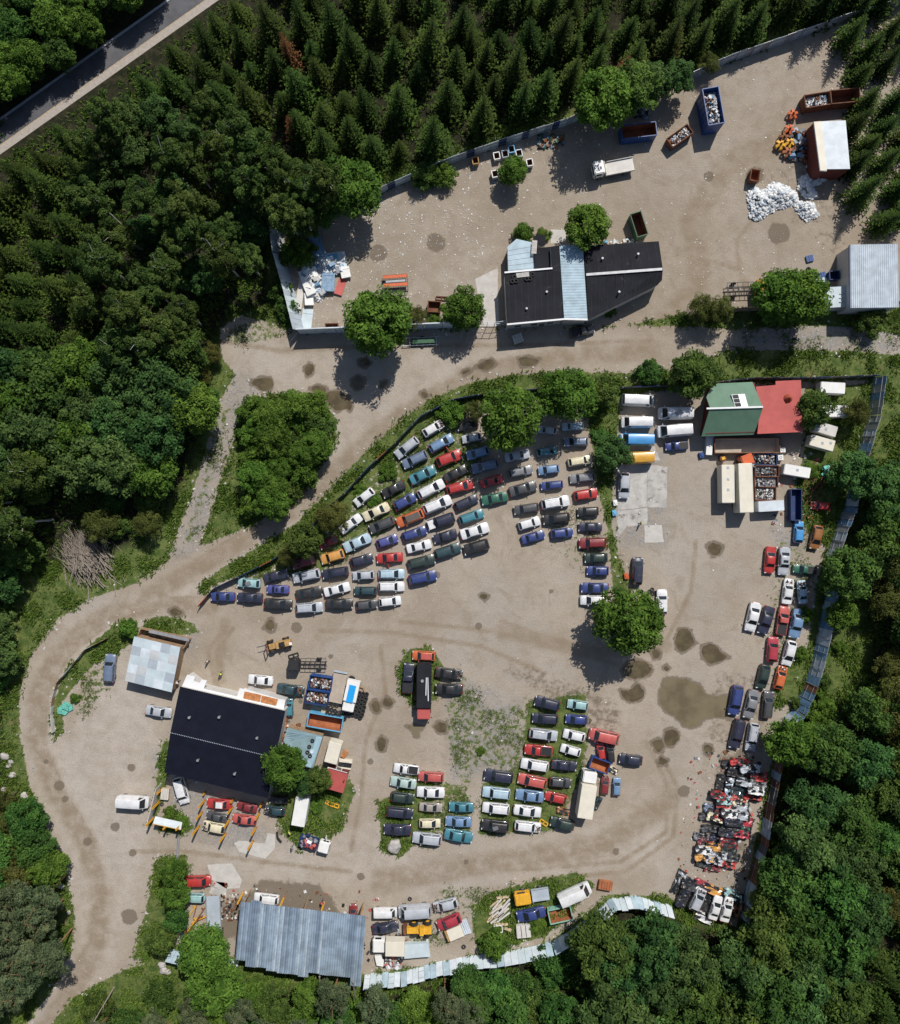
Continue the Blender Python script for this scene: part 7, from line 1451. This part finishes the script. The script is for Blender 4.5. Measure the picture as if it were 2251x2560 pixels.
# ---------------------------------------------------------------- grass, weeds, litter
def scatter(n, dens, rng):
    """random ground points accepted with the probability given by the grid dens"""
    out = []
    while len(out) < n:
        i = rng.integers(0, nx * ny, n * 3); p = dens.ravel()[i]; k = i[rng.random(len(i)) < p]; out += list(k)
    k = np.array(out[:n]); return np.stack([X.ravel()[k] + rng.uniform(-.2, .2, n), Y.ravel()[k] + rng.uniform(-.2, .2, n)], 1)
def tufts(name, label, n, dens, hmin, hmax, blades, mt, seed, lean=.5, wide=.10):
    g = np.random.default_rng(seed); p = scatter(n, dens, g); p = np.repeat(p, blades, 0); m_ = len(p); hgt = g.uniform(hmin, hmax, m_); a = g.uniform(0, 6.28, m_); p = p + g.normal(size=(m_, 2)) * .14
    d = np.stack([np.cos(a), np.sin(a)], 1); s = np.stack([-np.sin(a), np.cos(a)], 1); wdt = (hgt * wide + .025)[:, None]; base = p
    tip = p + d * (hgt * g.uniform(.15, lean, m_))[:, None]; Z = np.zeros(m_)
    V = np.stack([np.c_[base - s * wdt, Z], np.c_[base + s * wdt, Z], np.c_[tip + s * wdt * .5, hgt * .8], np.c_[tip - s * wdt * .5 + d * .1, hgt]], 1).reshape(-1, 3)
    o = link(name, leafmesh(name, V, np.arange(m_ * 4).reshape(m_, 4), g.random(m_), mt)); tag(o, label, 'grass', kind='stuff')
lum = np.array([noise.noise((x * .25, y * .25, 1.)) for x, y in zip(X.ravel()[::1], Y.ravel()[::1])]).reshape(X.shape)
inner = (np.abs(X) < 88) & (np.abs(Y) < 98)
roadgap = segdist(X, Y, [tuple(ra), tuple(rb)]) > 4.6
dg = roadgap * np.clip(grass * (1 - wood * .75) * (.55 + 1.2 * lum), 0, 1) * inner
leafmat('grassblade', (.055, .10, .016), (.20, .26, .06), .03, .2); leafmat('weedleaf', (.04, .095, .014), (.16, .24, .045), .03, .2)
leafmat('weeddull', (.05, .075, .02), (.14, .175, .06), .03, .2)
tufts('grass', 'rough green grass on the verges and banks', 26000, dg, .15, .5, 4, 'grassblade', 1, .9, .14)
tufts('tall_weeds', 'taller leafy weeds on the verges, the hedge strip and the island', 22000, np.clip(dg * (lum > .0), 0, 1), .2, .65, 6, 'weedleaf', 2, .8, .12)
tufts('yard_weeds', 'sparse weeds coming up through the yard dirt between car rows', 8000, np.clip(weed * (1 - grass) * np.clip(lum * 2.2, 0, 1), 0, 1) * inner, .05, .22, 4, 'weeddull', 3, .9, .16)
g = np.random.default_rng(9)
und = np.clip(wood * (.5 + lum), 0, 1) * inner * (segdist(X, Y, [tuple(ra), tuple(rb)]) > 5.) * (1 - .9 * inpoly(X, Y, O((300,40),(400,-60),(1700,-60),(1600,60),(1100,220),(760,340),(600,250),(420,200))))
tufts('undergrowth', 'low undergrowth on the woodland floor', 12000, und, .2, .7, 6, 'weedleaf', 5, .9, .14)
# pale litter and stones over the upper yard and the edges
nb = inpoly(X, Y, O((600,600),(690,450),(800,390),(930,340),(1060,380),(1000,480),(940,560),(820,600),(700,660))) * (.3 + 1.4 * np.clip(lum + .15, 0, 1)) + 1.2 * sm(segdist(X, Y, O((590,500),(600,640),(700,655),(950,650))), 3., .5) + 1.2 * sm(segdist(X, Y, O((740,400),(900,335),(1080,275))), 4., .5) + inpoly(X, Y, O((1400,330),(1640,330),(1660,420),(1400,400))) * .35 + (sdf(X, Y, NORTH) > 1) * .08 + (sdf(X, Y, SOUTH) > 1) * (grass < .3) * .006
def litter(name, label, n, dens, lo, hi, mts, seed):
    g = np.random.default_rng(seed); p = scatter(n, np.clip(dens, 0, 1) * inner, g); mb = MB(); r = random.Random(seed)
    for x, y in p: s = lo + (hi - lo) * r.random() ** 2.5; mb.box(x, y, 0, s * r.uniform(.6, 1.8), s, s * .35, r.uniform(0, 3), r.randrange(len(mts)), r.uniform(-.3, .3), r.uniform(-.3, .3))
    o = mb.build(name, [MATS[m] for m in mts]); tag(o, label, 'litter', kind='stuff')
litter('litter', 'small pale litter strewn over the upper yard', 4200, nb, .04, .2, ['scrapwhite', 'sheet_beige', 'sheet_beige', 'rock', 'concrete', 'bag'], 4)
litter('stones', 'loose stones on the road edges and yard margins', 2200, np.clip((np.abs(dirt) < 1.3) * .6 + grav * .3, 0, 1) * (1 - wood * .8), .06, .32, ['rock', 'sheet_beige', 'concrete'], 6)
litter('car_debris', 'small car debris on the ground round the scrap stacks and sheds', 900, inpoly(X, Y, O((1380,1500),(1540,1500),(1480,1800),(1340,1820))) * .5 + inpoly(X, Y, O((420,1760),(720,1780),(940,1860),(720,1930))) * .3 + inpoly(X, Y, O((1540,900),(1640,900),(1620,1060),(1540,1060))) * .6, .08, .5, ['steel', 'blackplastic', 'scrapwhite', 'rust', 'redroof'], 7)
